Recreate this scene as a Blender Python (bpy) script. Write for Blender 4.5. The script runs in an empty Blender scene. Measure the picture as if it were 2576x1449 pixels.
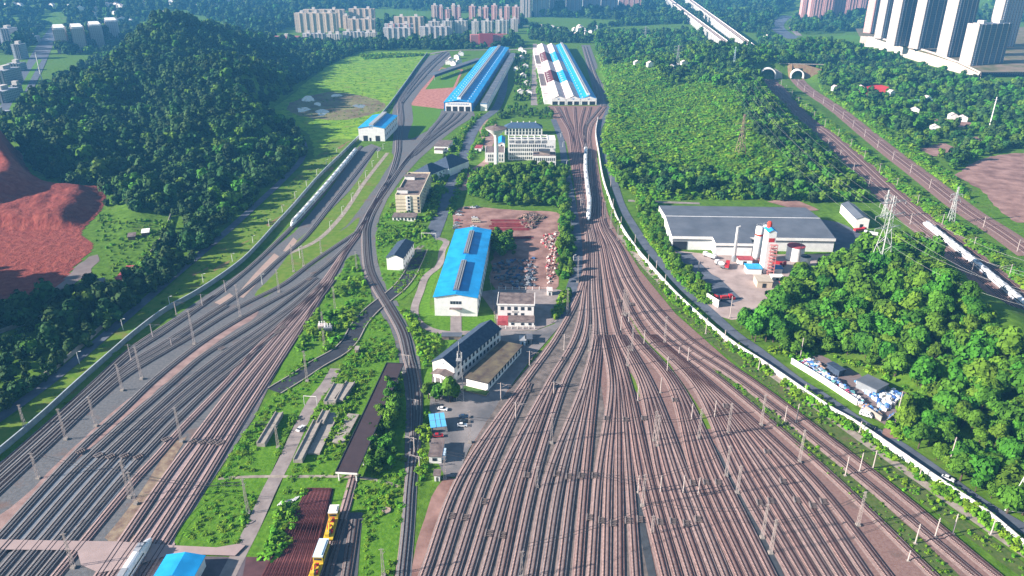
import bpy, math, random
import numpy as np
R = math.radians
random.seed(11)
rng = np.random.default_rng(11)
SC = bpy.context.scene
COL = SC.collection
# ------------------------------------------------------------------ camera model (photo measured on a 2576 x 1449 grid)
H, F, PITCH = 185.0, 1900.0, R(24.2)
SP, CP = math.sin(PITCH), math.cos(PITCH)
def P(u, v, z=0.0):
    """ground point (height z) that the photograph shows at u, v"""
    x, y = u - 1288.0, 724.5 - v
    d = (x, F * CP + y * SP, -F * SP + y * CP)
    t = (z - H) / d[2]
    return np.array((d[0] * t, d[1] * t, z))
def P2(u, v, z=0.0):
    return P(u, v, z)[:2]
def hgt(u, vb, vt, z0=0.0):
    """height above ground of something whose foot is at v=vb and whose top is at v=vt"""
    y = P(u, vb, z0)[1]
    k = (724.5 - vt) / F
    w = (y * SP - k * y * CP) / (CP + k * SP)
    return H - w
def proj(p):
    x, y, z = p
    dep = y * CP + (H - z) * SP
    up = y * SP + (z - H) * CP
    return 1288 + F * x / dep, 724.5 - F * up / dep
cam = bpy.data.cameras.new('camera')
cam_o = bpy.data.objects.new('camera', cam); COL.objects.link(cam_o)
cam_o.location = (0, 0, H); cam_o.rotation_euler = (R(90) - PITCH, 0, 0)
cam.sensor_width = 36.0; cam.lens = 36.0 * F / 2576.0
cam.clip_start = 1.0; cam.clip_end = 40000.0
SC.camera = cam_o
# ------------------------------------------------------------------ light
SUN_EL, SUN_AZ = R(23.5), R(13)          # azimuth: sun on the left and a little behind the camera
w = bpy.data.worlds.new('World'); SC.world = w; w.use_nodes = True
nt = w.node_tree; bg = nt.nodes['Background']
sky = nt.nodes.new('ShaderNodeTexSky'); sky.sky_type = 'NISHITA'; sky.sun_disc = False
sd = np.array((-math.cos(SUN_AZ) * math.cos(SUN_EL), -math.sin(SUN_AZ) * math.cos(SUN_EL), math.sin(SUN_EL)))
sky.sun_elevation = SUN_EL; sky.sun_rotation = math.atan2(sd[0], sd[1])
sky.air_density = 1.3; sky.dust_density = 0.6; sky.ozone_density = 2.0
nt.links.new(sky.outputs[0], bg.inputs[0]); bg.inputs[1].default_value = 0.055
sun = bpy.data.lights.new('sun', 'SUN'); sun.energy = 5.0; sun.angle = R(0.5); sun.color = (1.0, 0.88, 0.78)
so = bpy.data.objects.new('sun', sun); COL.objects.link(so)
from mathutils import Vector
so.rotation_euler = Vector(tuple(-sd)).to_track_quat('-Z', 'Y').to_euler()
vs = SC.view_settings
vs.view_transform = 'Standard'; vs.look = 'None'; vs.gamma = 1.0; vs.exposure = 1.55
SC.cycles.use_denoising = True
SC.cycles.max_bounces = 5; SC.cycles.diffuse_bounces = 2; SC.cycles.glossy_bounces = 2; SC.cycles.volume_bounces = 0
SC.cycles.transparent_max_bounces = 4
# ------------------------------------------------------------------ materials
MATS = {}
def M(name, col, var=0.12, scale=0.5, col2=None, rough=0.85, metal=0.0, bump=0.0, detail=4.0, lo=0.35, hi=0.65, rand=0.0, spec=0.3):
    if name in MATS: return MATS[name]
    m = bpy.data.materials.new(name); m.use_nodes = True
    nt = m.node_tree; b = nt.nodes['Principled BSDF']
    b.inputs['Roughness'].default_value = rough; b.inputs['Metallic'].default_value = metal
    b.inputs['Specular IOR Level'].default_value = spec
    c1 = tuple(c * (1 - var) for c in col) + (1,)
    c2 = tuple(min(1, c * (1 + var)) for c in (col2 or col)) + (1,)
    tc = nt.nodes.new('ShaderNodeTexCoord')
    nz = nt.nodes.new('ShaderNodeTexNoise'); nz.inputs['Scale'].default_value = scale; nz.inputs['Detail'].default_value = detail
    nz.inputs['Roughness'].default_value = 0.6
    nt.links.new(tc.outputs['Object'], nz.inputs['Vector'])
    mr = nt.nodes.new('ShaderNodeMapRange'); mr.inputs[1].default_value = lo; mr.inputs[2].default_value = hi
    nt.links.new(nz.outputs[0], mr.inputs[0])
    mx = nt.nodes.new('ShaderNodeMix'); mx.data_type = 'RGBA'
    mx.inputs[6].default_value = c1; mx.inputs[7].default_value = c2
    nt.links.new(mr.outputs[0], mx.inputs[0])
    out = mx.outputs[2]
    if rand:
        oi = nt.nodes.new('ShaderNodeObjectInfo')
        hs = nt.nodes.new('ShaderNodeHueSaturation')
        m1 = nt.nodes.new('ShaderNodeMapRange'); m1.inputs[3].default_value = 1 - rand; m1.inputs[4].default_value = 1 + rand
        nt.links.new(oi.outputs['Random'], m1.inputs[0]); nt.links.new(m1.outputs[0], hs.inputs['Value'])
        m2 = nt.nodes.new('ShaderNodeMath'); m2.operation = 'MULTIPLY'; m2.inputs[1].default_value = 7.31
        m3 = nt.nodes.new('ShaderNodeMath'); m3.operation = 'FRACT'
        nt.links.new(oi.outputs['Random'], m2.inputs[0]); nt.links.new(m2.outputs[0], m3.inputs[0])
        m4 = nt.nodes.new('ShaderNodeMapRange'); m4.inputs[3].default_value = 0.47; m4.inputs[4].default_value = 0.525
        nt.links.new(m3.outputs[0], m4.inputs[0]); nt.links.new(m4.outputs[0], hs.inputs['Hue'])
        nt.links.new(out, hs.inputs['Color']); out = hs.outputs[0]
    nt.links.new(out, b.inputs['Base Color'])
    if bump:
        bp = nt.nodes.new('ShaderNodeBump'); bp.inputs['Strength'].default_value = 1.0; bp.inputs['Distance'].default_value = bump
        nt.links.new(nz.outputs[0], bp.inputs['Height']); nt.links.new(bp.outputs[0], b.inputs['Normal'])
    MATS[name] = m
    return m
# ------------------------------------------------------------------ mesh building
class MB:
    def __init__(s): s.v = []; s.f = []; s.m = []
    def pts(s, ps):
        k = len(s.v); s.v.extend([tuple(map(float, p)) for p in ps]); return k
    def face(s, ps, m=0):
        k = s.pts(ps); s.f.append(tuple(range(k, k + len(ps)))); s.m.append(m)
    def box(s, x0, x1, y0, y1, z0, z1, m=0, mt=None):
        k = s.pts([(x0,y0,z0),(x1,y0,z0),(x1,y1,z0),(x0,y1,z0),(x0,y0,z1),(x1,y0,z1),(x1,y1,z1),(x0,y1,z1)])
        for q in ((0,3,2,1),(0,1,5,4),(1,2,6,5),(2,3,7,6),(3,0,4,7)):
            s.f.append(tuple(k + i for i in q)); s.m.append(m)
        s.f.append((k+4,k+5,k+6,k+7)); s.m.append(m if mt is None else mt)
    def obox(s, c, d, rz=0.0, m=0, mt=None, tilt=0.0):
        ca, sa = math.cos(rz), math.sin(rz); ct, st = math.cos(tilt), math.sin(tilt)
        ps = []
        for z in (-1, 1):
            for x, y in ((-1,-1),(1,-1),(1,1),(-1,1)):
                X, Y, Z = x*d[0]/2, y*d[1]/2, z*d[2]/2
                X, Z = X*ct - Z*st, X*st + Z*ct
                ps.append((c[0]+X*ca-Y*sa, c[1]+X*sa+Y*ca, c[2]+Z))
        k = s.pts(ps)
        for q in ((0,3,2,1),(0,1,5,4),(1,2,6,5),(2,3,7,6),(3,0,4,7)):
            s.f.append(tuple(k + i for i in q)); s.m.append(m)
        s.f.append((k+4,k+5,k+6,k+7)); s.m.append(m if mt is None else mt)
    def prism(s, poly, z0, z1, m=0, mt=None, bottom=True):
        n = len(poly)
        a = sum(poly[i][0]*poly[(i+1)%n][1]-poly[(i+1)%n][0]*poly[i][1] for i in range(n))
        if a < 0: poly = poly[::-1]
        k = s.pts([(p[0],p[1],z0) for p in poly] + [(p[0],p[1],z1) for p in poly])
        for i in range(n):
            j = (i+1) % n
            s.f.append((k+i,k+j,k+n+j,k+n+i)); s.m.append(m)
        s.f.append(tuple(k+n+i for i in range(n))); s.m.append(m if mt is None else mt)
        if bottom: s.f.append(tuple(k+i for i in range(n))[::-1]); s.m.append(m)
    def gable(s, x0, x1, y0, y1, ze, zr, mw=0, mr=1, z0=0.0, over=0.5, th=0.25, ridge='y', roof=True):
        """gabled block with its ridge along x or y: walls (mw), roof slabs (mr)"""
        if ridge == 'y':
            xm = (x0+x1)/2
            for y, fl in ((y0, 1), (y1, -1)):
                q = [(x0,y,z0),(x1,y,z0),(x1,y,ze),(xm,y,zr),(x0,y,ze)]
                s.face(q if fl > 0 else q[::-1], mw)
            s.face([(x0,y1,z0),(x0,y0,z0),(x0,y0,ze),(x0,y1,ze)], mw)
            s.face([(x1,y0,z0),(x1,y1,z0),(x1,y1,ze),(x1,y0,ze)], mw)
            if roof: s.roof(x0, x1, y0, y1, ze, zr, mr, over, th, ridge)
        else:
            ym = (y0+y1)/2
            for x, fl in ((x0, -1), (x1, 1)):
                q = [(x,y0,z0),(x,y1,z0),(x,y1,ze),(x,ym,zr),(x,y0,ze)]
                s.face(q if fl > 0 else q[::-1], mw)
            s.face([(x0,y0,z0),(x1,y0,z0),(x1,y0,ze),(x0,y0,ze)], mw)
            s.face([(x1,y1,z0),(x0,y1,z0),(x0,y1,ze),(x1,y1,ze)], mw)
            if roof: s.roof(x0, x1, y0, y1, ze, zr, mr, over, th, ridge)
    def roof(s, x0, x1, y0, y1, ze, zr, m=0, over=0.5, th=0.25, ridge='y'):
        def slab(a, b, c, d):
            k = s.pts([a, b, c, d] + [(p[0], p[1], p[2]-th) for p in (a, b, c, d)])
            for q in ((0,1,2,3),(7,6,5,4),(0,4,5,1),(1,5,6,2),(2,6,7,3),(3,7,4,0)):
                s.f.append(tuple(k+i for i in q)); s.m.append(m)
        e = 0.03 + th
        if ridge == 'y':
            xm = (x0+x1)/2; sl = (zr-ze)/(xm-x0); zo = ze - sl*over + e
            slab((xm,y0-over,zr+e),(xm,y1+over,zr+e),(x0-over,y1+over,zo),(x0-over,y0-over,zo))
            slab((xm,y1+over,zr+e+.004),(xm,y0-over,zr+e+.004),(x1+over,y0-over,zo+.004),(x1+over,y1+over,zo+.004))
        else:
            ym = (y0+y1)/2; sl = (zr-ze)/(ym-y0); zo = ze - sl*over + e
            slab((x1+over,ym,zr+e),(x0-over,ym,zr+e),(x0-over,y0-over,zo),(x1+over,y0-over,zo))
            slab((x0-over,ym,zr+e+.004),(x1+over,ym,zr+e+.004),(x1+over,y1+over,zo+.004),(x0-over,y1+over,zo+.004))
    def hip(s, x0, x1, y0, y1, ze, zr, m=0, over=0.5):
        x0 -= over; x1 += over; y0 -= over; y1 += over
        w, d = x1-x0, y1-y0
        if w > d: a, b = (x0+d/2,(y0+y1)/2,zr), (x1-d/2,(y0+y1)/2,zr)
        else: a, b = ((x0+x1)/2,y0+w/2,zr), ((x0+x1)/2,y1-w/2,zr)
        c = [(x0,y0,ze),(x1,y0,ze),(x1,y1,ze),(x0,y1,ze)]
        if w > d:
            s.face([c[0],c[1],b,a],m); s.face([c[1],c[2],b],m); s.face([c[2],c[3],a,b],m); s.face([c[3],c[0],a],m)
        else:
            s.face([c[0],c[1],a],m); s.face([c[1],c[2],b,a],m); s.face([c[2],c[3],b],m); s.face([c[3],c[0],a,b],m)
        s.face(c[::-1], m)
    def bar(s, p, q, w, m=0, n=4):
        s.tube([p, q], w/2, n, m)
    def tube(s, pts, r, n=6, m=0, cap=True):
        pts = [np.array(p, float) for p in pts]
        rs = r if hasattr(r, '__len__') else [r]*len(pts)
        rings = []
        for i, p in enumerate(pts):
            t = pts[min(i+1, len(pts)-1)] - pts[max(i-1, 0)]
            t = t/ (np.linalg.norm(t)+1e-9)
            a = np.array((0,0,1.)) if abs(t[2]) < .95 else np.array((1.,0,0))
            x = np.cross(a, t); x /= np.linalg.norm(x); y = np.cross(t, x)
            o = math.pi/4 if n == 4 else 0
            rings.append(s.pts([p + rs[i]*(math.cos(o+2*math.pi*j/n)*x + math.sin(o+2*math.pi*j/n)*y) for j in range(n)]))
        for a, b in zip(rings[:-1], rings[1:]):
            for j in range(n):
                s.f.append((a+j, a+(j+1)%n, b+(j+1)%n, b+j)); s.m.append(m)
        if cap:
            s.f.append(tuple(rings[0]+j for j in range(n))[::-1]); s.m.append(m)
            s.f.append(tuple(rings[-1]+j for j in range(n))); s.m.append(m)
    def lathe(s, prof, n=20, m=0, c=(0,0)):
        rings = [s.pts([(c[0]+r*math.cos(2*math.pi*j/n), c[1]+r*math.sin(2*math.pi*j/n), z) for j in range(n)]) for r, z in prof]
        for a, b in zip(rings[:-1], rings[1:]):
            for j in range(n):
                s.f.append((a+j, a+(j+1)%n, b+(j+1)%n, b+j)); s.m.append(m)
        s.f.append(tuple(rings[-1]+j for j in range(n))); s.m.append(m)
    def mesh(s, name, mats, smooth=False):
        me = bpy.data.meshes.new(name)
        me.from_pydata(s.v, [], s.f)
        for m in mats: me.materials.append(m)
        me.polygons.foreach_set('material_index', s.m)
        if smooth: me.polygons.foreach_set('use_smooth', [True]*len(s.f))
        me.update(); return me
    def build(s, name, mats, parent=None, smooth=False, **kw):
        if not isinstance(mats, (list, tuple)): mats = [mats]
        o = bpy.data.objects.new(name, s.mesh(name, mats, smooth)); COL.objects.link(o)
        if parent is not None: o.parent = parent
        for k, v in kw.items(): o[k] = v
        return o
def tag(o, label, cat, group=None, kind=None):
    if label: o['label'] = label
    if cat: o['category'] = cat
    if group: o['group'] = group
    if kind: o['kind'] = kind
    return o
def thing(name, label, cat, loc=(0,0,0), rz=0.0, group=None):
    o = bpy.data.objects.new(name, None); COL.objects.link(o)
    o.location = tuple(map(float, loc)); o.rotation_euler = (0, 0, rz); o.empty_display_size = 0.5
    return tag(o, label, cat, group)
def dup(root, loc, rz=0.0, label=None, group=None, scale=None):
    r = root.copy(); COL.objects.link(r); r.location = tuple(map(float, loc)); r.rotation_euler = (0, 0, rz)
    if scale is not None: r.scale = scale
    if label: r['label'] = label
    if group: r['group'] = group
    for ch in list(root.children):
        c = ch.copy(); COL.objects.link(c); c.parent = r
        for g in ch.children:
            d = g.copy(); COL.objects.link(d); d.parent = c
    return r
ORD = ['first','second','third','fourth','fifth','sixth','seventh','eighth','ninth','tenth','eleventh','twelfth','thirteenth','fourteenth',
       'fifteenth','sixteenth','seventeenth','eighteenth','nineteenth','twentieth','twenty-first','twenty-second','twenty-third','twenty-fourth',
       'twenty-fifth','twenty-sixth','twenty-seventh','twenty-eighth','twenty-ninth','thirtieth','thirty-first','thirty-second','thirty-third',
       'thirty-fourth','thirty-fifth','thirty-sixth','thirty-seventh','thirty-eighth','thirty-ninth','fortieth']
# ------------------------------------------------------------------ curves
def smooth(pts, step=4.0):
    """Catmull-Rom through world points, resampled at even steps"""
    p = np.array(pts, float)
    if len(p) > 2:
        e = np.vstack([2*p[0]-p[1], p, 2*p[-1]-p[-2]]); out = []
        for i in range(1, len(e)-2):
            p0, p1, p2, p3 = e[i-1], e[i], e[i+1], e[i+2]
            t0 = 0.; t1 = t0+np.linalg.norm(p1-p0)**.5+1e-6; t2 = t1+np.linalg.norm(p2-p1)**.5+1e-6; t3 = t2+np.linalg.norm(p3-p2)**.5+1e-6
            for t in np.linspace(t1, t2, 14, endpoint=False):
                A1 = (t1-t)/(t1-t0)*p0+(t-t0)/(t1-t0)*p1; A2 = (t2-t)/(t2-t1)*p1+(t-t1)/(t2-t1)*p2; A3 = (t3-t)/(t3-t2)*p2+(t-t2)/(t3-t2)*p3
                B1 = (t2-t)/(t2-t0)*A1+(t-t0)/(t2-t0)*A2; B2 = (t3-t)/(t3-t1)*A2+(t-t1)/(t3-t1)*A3
                out.append((t2-t)/(t2-t1)*B1+(t-t1)/(t2-t1)*B2)
        p = np.vstack(out+[e[-2]])
    d = np.r_[0, np.cumsum(np.linalg.norm(np.diff(p, axis=0), axis=1))]
    n = max(2, int(d[-1]/step)+1); s = np.linspace(0, d[-1], n)
    return np.stack([np.interp(s, d, p[:, k]) for k in range(p.shape[1])], 1)
def frames(p):
    t = np.gradient(p[:, :2], axis=0); t /= np.linalg.norm(t, axis=1)[:, None]+1e-9
    return t, np.stack([t[:, 1], -t[:, 0]], 1)         # tangent, right-hand normal
def sweep(mb, p, prof, mats, z=None):
    """sweep an open profile [(offset, height)...] along p; mats: one slot per strip"""
    t, n = frames(p); k = len(prof); base = len(mb.v)
    zz = np.zeros(len(p)) if z is None else z
    for i in range(len(p)):
        for o, h in prof: mb.v.append((p[i,0]+n[i,0]*o, p[i,1]+n[i,1]*o, h+zz[i]))
    for i in range(len(p)-1):
        for j in range(k-1):
            a = base+i*k+j
            mb.f.append((a, a+1, a+k+1, a+k)[::-1]); mb.m.append(mats[j])
def line(uv, z=0.0): return [P2(u, v, z) for u, v in uv]
def ribbon(name, uv, width, mat, z, label=None, kind='structure', step=5.0, world=False, th=0.0):
    p = smooth(uv if world else line(uv), step); mb = MB(); w = width/2
    sweep(mb, p, [(-w, z), (w, z)], [0])
    o = mb.build(name, mat)
    if kind: o['kind'] = kind
    return o
def patch(name, uv, mat, z, kind='structure', jag=0.0, sm=True, seg=6.0):
    """flat sheet of ground on a traced outline, its edge broken up a little"""
    p = np.array(line(uv))
    if sm:
        q = np.vstack([p, p[:1]]); p = smooth(q, seg)[:-1]
    if jag:
        t, n = frames(np.vstack([p, p[:1]])); a = np.cumsum(rng.normal(0, 1, len(p))); a -= np.linspace(a[0], a[-1], len(p))
        a = a/(abs(a).max()+1e-6); p = p + n[:-1]*(a*jag*.6+rng.normal(0, .3, len(p))*jag)[:, None]
    import mathutils
    tri = mathutils.geometry.tessellate_polygon([[Vector((x, y, 0)) for x, y in p]])
    mb = MB(); mb.v = [(x, y, z) for x, y in p]
    for f in tri:
        a, b, c = (p[i] for i in f)
        if (b[0]-a[0])*(c[1]-a[1])-(b[1]-a[1])*(c[0]-a[0]) < 0: f = f[::-1]
        mb.f.append(tuple(f)); mb.m.append(0)
    o = mb.build(name, mat)
    if kind: o['kind'] = kind
    return o
def inside(poly, x, y):
    poly = np.asarray(poly); r = np.zeros(len(x), bool); n = len(poly)
    for i in range(n):
        x0, y0 = poly[i]; x1, y1 = poly[(i+1) % n]
        c = ((y0 > y) != (y1 > y)) & (x < (x1-x0)*(y-y0)/((y1-y0)+1e-12)+x0)
        r ^= c
    return r
def dist_line(pts, x, y):
    d = np.full(np.shape(x), 1e9)
    for a, b in zip(pts[:-1], pts[1:]):
        ab = b-a; t = np.clip(((x-a[0])*ab[0]+(y-a[1])*ab[1])/(ab@ab+1e-9), 0, 1)
        d = np.minimum(d, np.hypot(x-a[0]-t*ab[0], y-a[1]-t*ab[1]))
    return d
# ------------------------------------------------------------------ terrain
RA_C = smooth(line([(1930,200),(1957,233),(2030,307),(2070,337),(2150,410),(2217,473),(2317,560),(2400,626),(2484,696),(2600,795)]), 8)
RB_C = smooth(line([(2004,200),(2027,223),(2101,273),(2184,340),(2251,393),(2317,443),(2434,533),(2517,586),(2600,645)]), 8)
PORTAL_A, PORTAL_B = RA_C[0], RB_C[0]
HILLS = [  # x, y, sx, sy, rot, height
    (-590,1330,160,330,R(18),94), (-380,1010,95,170,R(25),46), (-300,800,62,95,R(10),30), (-560,930,110,120,0,42), (-480,700,90,80,0,30),
    (-700,1150,110,180,0,46), (-352,370,44,140,R(-8),72), (-330,520,46,70,0,20),
    (360,1270,115,120,0,40), (300,980,95,210,R(-6),24), (250,760,60,110,0,12), (215,1180,70,140,0,22),
    (545,1420,125,85,R(-10),30), (585,1150,70,90,R(-20),10),
    (238,335,52,80,R(-14),24), (262,215,60,70,0,16), (300,430,30,60,R(-30),10),
    (-1500,2600,700,500,0,70), (300,3300,900,420,0,80), (1700,2900,700,500,0,90), (-600,4300,1500,500,0,150), (1500,4800,1700,600,0,160), (-2600,3900,900,700,0,140),
]
FLAT = None
def raw_hills(x, y):
    z = np.zeros_like(x)
    for cx, cy, sx, sy, a, h in HILLS:
        ca, sa = math.cos(a), math.sin(a); dx, dy = x-cx, y-cy
        X = (dx*ca+dy*sa)/sx; Y = (-dx*sa+dy*ca)/sy
        z = np.maximum(z, h*np.maximum(0, np.exp(-(X*X+Y*Y)/1.1)*1.12-.12)) + 0.15*h*np.maximum(0, np.exp(-(X*X+Y*Y)/1.1)-.12)*(z > 0)
    return z
def vnoise(x, y, s, seed):
    g = np.random.default_rng(seed).random((128, 128))
    xs, ys = x/s, y/s; i, j = np.floor(xs).astype(int), np.floor(ys).astype(int); fx, fy = xs-i, ys-j
    fx, fy = fx*fx*(3-2*fx), fy*fy*(3-2*fy); i %= 128; j %= 128; k, l = (i+1) % 128, (j+1) % 128
    return (g[i,j]*(1-fx)+g[k,j]*fx)*(1-fy)+(g[i,l]*(1-fx)+g[k,l]*fx)*fy
YARD = np.array([P2(*q) for q in [(-60,1449),(-160,1190),(60,1010),(240,850),(390,735),(520,650),(650,530),(740,440),(775,385),(690,300),(770,235),(900,140),(1075,125),
        (1370,112),(1465,112),(1530,262),(1580,480),(1660,505),(2060,515),(2110,600),(2000,705),(1880,790),(1940,880),(2060,925),(2320,1010),(2230,1090),(2590,1330),(2590,1480)]])
YARD = np.vstack([YARD, [[330, -260], [-330, -260]]])
FLATS = [YARD] + [np.array([P2(*q) for q in pl]) for pl in (
    [(-160,376),(40,378),(80,425),(120,455),(258,470),(275,530),(250,620),(370,640),(440,560),(470,600),(380,660),(300,720),(200,765),(110,790),(-160,800)],
    [(700,320),(660,292),(700,262),(760,215),(840,160),(905,136),(1090,128),(1100,170),(900,400),(790,470),(740,520),(790,420),(785,370)],
    [(2160,100),(2400,30),(2650,40),(2650,230),(2456,200),(2335,166),(2160,122)])]
def hz(x, y):
    x = np.asarray(x, float); y = np.asarray(y, float)
    z = raw_hills(x, y)
    dep = y*CP+(H-z)*SP; uu = 1288+F*x/np.maximum(dep, 50)      # the left hill keeps below its traced skyline
    vs_ = np.interp(uu, [-900,-300,0,60,100,190,215,250,300,350,380,405,435,470,520,600,700,800,880,1000], [330,310,283,250,218,194,194,158,112,76,54,42,36,42,56,76,102,118,130,140])
    kk = (724.5-vs_)/F; zm = H-(y*SP-kk*y*CP)/(CP+kk*SP)-11
    z = np.where((x < -120) & (y > 480) & (y < 2100), np.minimum(z, np.maximum(zm, 0)), z)
    z = z*(0.86+0.3*(vnoise(x, y, 60, 1)-.3)) + np.minimum(z, 8)/8*(vnoise(x, y, 26, 2)-.5)*4
    k = np.ones_like(x)
    for FL in FLATS:
        dl = dist_line(np.vstack([FL, FL[:1]]), x, y)
        q = np.where(inside(FL, x, y), 0, np.clip((dl-3)/26, 0, 1)); k = k*q*q*(3-2*q)
    for C, pt in ((RA_C, PORTAL_A), (RB_C, PORTAL_B)):
        d = dist_line(C, x, y); q = np.clip((d-13)/26, 0, 1); q = q*q*(3-2*q)
        k = k*np.where(y < pt[1]+11, q, 1)
    for a_, b_ in (((1822,103),(1672,-10)), ((1900,122),(1722,-10))):
        d = dist_line(np.array((P2(*a_, 18), P2(*b_, 18))), x, y); k = k*np.clip((d-14)/60, 0, 1)
    return z*k
def hz1(x, y): return float(hz(np.array([x]), np.array([y]))[0])
def grid_axis(a, b, s, far, g=1.22):
    core = np.arange(a, b+.1, s); lo, hi = [], []; d = s; q = a
    while q > -far: d *= g; q -= d; lo.append(q)
    d = s; q = b
    while q < far*1.0: d *= g; q += d; hi.append(q)
    return np.r_[lo[::-1], core, hi]
gx = grid_axis(-980, 900, 9, 14000); gy = grid_axis(60, 2050, 9, 16000)
gy = gy[gy > -700]
X, Y = np.meshgrid(gx, gy); Z = hz(X.ravel(), Y.ravel()).reshape(X.shape)
Z = Z - np.where(Z < .02, .02, 0)
nx, ny = len(gx), len(gy)
me = bpy.data.meshes.new('ground')
V = np.stack([X, Y, Z], -1).reshape(-1, 3)
idx = np.arange(nx*ny).reshape(ny, nx)
Q = np.stack([idx[:-1,:-1], idx[:-1,1:], idx[1:,1:], idx[1:,:-1]], -1).reshape(-1, 4)
me.vertices.add(len(V)); me.vertices.foreach_set('co', V.ravel())
me.loops.add(Q.size); me.loops.foreach_set('vertex_index', Q.ravel().astype(np.int32))
me.polygons.add(len(Q)); me.polygons.foreach_set('loop_start', np.arange(0, Q.size, 4, dtype=np.int32)); me.polygons.foreach_set('loop_total', np.full(len(Q), 4, np.int32))
me.polygons.foreach_set('use_smooth', np.ones(len(Q), bool)); me.update()
ground = bpy.data.objects.new('ground', me); COL.objects.link(ground); ground['kind'] = 'structure'
def grass_mat(name, a, b, c, s1=0.02, s2=0.35, bump=0.0):
    m = bpy.data.materials.new(name); m.use_nodes = True; nt = m.node_tree; bs = nt.nodes['Principled BSDF']
    bs.inputs['Roughness'].default_value = .95; bs.inputs['Specular IOR Level'].default_value = .1
    tc = nt.nodes.new('ShaderNodeTexCoord')
    def noise(s, d):
        n = nt.nodes.new('ShaderNodeTexNoise'); n.inputs['Scale'].default_value = s; n.inputs['Detail'].default_value = d; n.inputs['Roughness'].default_value = .65
        nt.links.new(tc.outputs['Object'], n.inputs['Vector']); return n
    def mix(f, c1, c2, lo, hi):
        r = nt.nodes.new('ShaderNodeMapRange'); r.inputs[1].default_value = lo; r.inputs[2].default_value = hi
        nt.links.new(f, r.inputs[0]); x = nt.nodes.new('ShaderNodeMix'); x.data_type = 'RGBA'; nt.links.new(r.outputs[0], x.inputs[0])
        for i, cc in ((6, c1), (7, c2)):
            if isinstance(cc, tuple): x.inputs[i].default_value = cc+(1,)
            else: nt.links.new(cc, x.inputs[i])
        return x.outputs[2]
    n1, n2, n3 = noise(s1, 5), noise(s2, 4), noise(s1*3.3, 6)
    k = mix(n2.outputs[0], a, b, .38, .62)
    k = mix(n3.outputs[0], k, c, .56, .74)
    nt.links.new(k, bs.inputs['Base Color'])
    if bump:
        bp = nt.nodes.new('ShaderNodeBump'); bp.inputs['Distance'].default_value = bump; nt.links.new(n2.outputs[0], bp.inputs['Height']); nt.links.new(bp.outputs[0], bs.inputs['Normal'])
    return m
G_WILD = grass_mat('wild_green', (.055,.125,.010), (.095,.190,.018), (.10,.13,.035), .012, .22, .5)
G_LAWN = grass_mat('lawn_green', (.060,.160,.010), (.105,.225,.018), (.065,.12,.018), .05, .6, .25)
G_MEADOW = grass_mat('meadow_green', (.085,.20,.012), (.20,.34,.022), (.21,.20,.06), .017, .09, .3)
G_DRY = grass_mat('dry_verge', (.085,.175,.014), (.14,.20,.03), (.19,.11,.06), .02, .25, .2)
ground.data.materials.append(G_WILD)
m_soil = M('bare_soil', (.215,.115,.095), .25, .08, (.27,.165,.14), bump=.2)
m_red = grass_mat('red_earth', (.185,.042,.034), (.25,.07,.052), (.135,.030,.030), .018, .22, 1.5)
m_conc = M('concrete_paving', (.31,.245,.225), .10, .12, (.36,.29,.27))
m_road = M('asphalt', (.075,.092,.125), .12, .15, (.095,.112,.145))
m_road2 = M('pale_concrete_road', (.215,.185,.178), .1, .2, (.26,.225,.215))
m_pathc = M('path_gravel', (.24,.205,.17), .15, .3, (.30,.26,.22))
m_gravel_r = grass_mat('yard_gravel', (.185,.112,.100), (.235,.155,.138), (.125,.095,.085), .03, .9)
m_gravel_l = grass_mat('grey_yard_gravel', (.105,.110,.118), (.145,.148,.155), (.165,.105,.085), .02, .8)
m_slab = M('grey_track_slab', (.150,.175,.205), .06, .3, (.17,.195,.225))
m_pink = M('pink_ballast_field', (.285,.215,.215), .08, .8, (.33,.255,.25))
m_puddle = M('puddle_water', (.16,.17,.17), .05, .1, rough=.12, spec=.5)
# --- sheets of ground, lowest first
patch('meadow', [(655,292),(700,262),(760,215),(840,160),(905,136),(1000,130),(1085,132),(1068,160),(1020,225),(975,285),(900,350),(885,372),(850,405),(790,465),(735,520),(700,540),(745,480),(790,420),(790,375),(765,330),(700,310)], G_MEADOW, .02, jag=3)
patch('verge', [(905,350),(860,400),(760,515),(700,590),(610,650),(520,720),(440,780),(330,870),(240,950),(140,1040),(20,1130),(-60,1180),(-60,1120),(60,1030),(200,900),(330,800),(430,720),(540,610),(640,540),(740,450),(800,390),(850,350)], G_DRY, .03, jag=2)
patch('meadow_dirt', [(770,242),(830,232),(900,240),(965,262),(930,290),(870,302),(800,300),(735,285),(725,265)], M('muddy_ground', (.17,.12,.075), .25, .05, (.15,.15,.06)), .05, jag=4)
for i, (u, v, a, b) in enumerate([(775,248,14,10),(845,240,14,4),(762,276,16,6),(810,283,16,7),(905,267,16,4),(800,262,9,5)]):
    patch('puddle', [(u+a*math.cos(t)*(1+.3*math.sin(3*t+i)), v+b*math.sin(t)*(1+.3*math.cos(2*t+i))) for t in np.linspace(0, 2*math.pi, 12, endpoint=False)], m_puddle, .09)
PIT = [(-80,372),(40,376),(70,420),(110,455),(190,466),(258,470),(264,520),(245,545),(210,585),(240,620),(190,672),(170,700),(110,745),(40,752),(-90,760)]
pp = smooth(np.vstack([line(PIT), line(PIT)[:1]]), 8)[:-1]; lo, hi = pp.min(0), pp.max(0); st = 2.0
xs_, ys_ = np.arange(lo[0], hi[0], st), np.arange(lo[1], hi[1], st); X_, Y_ = np.meshgrid(xs_, ys_); ed = dist_line(np.vstack([pp, pp[:1]]), X_.ravel(), Y_.ravel()).reshape(X_.shape); ins_ = inside(pp, X_.ravel(), Y_.ravel()).reshape(X_.shape)
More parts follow.
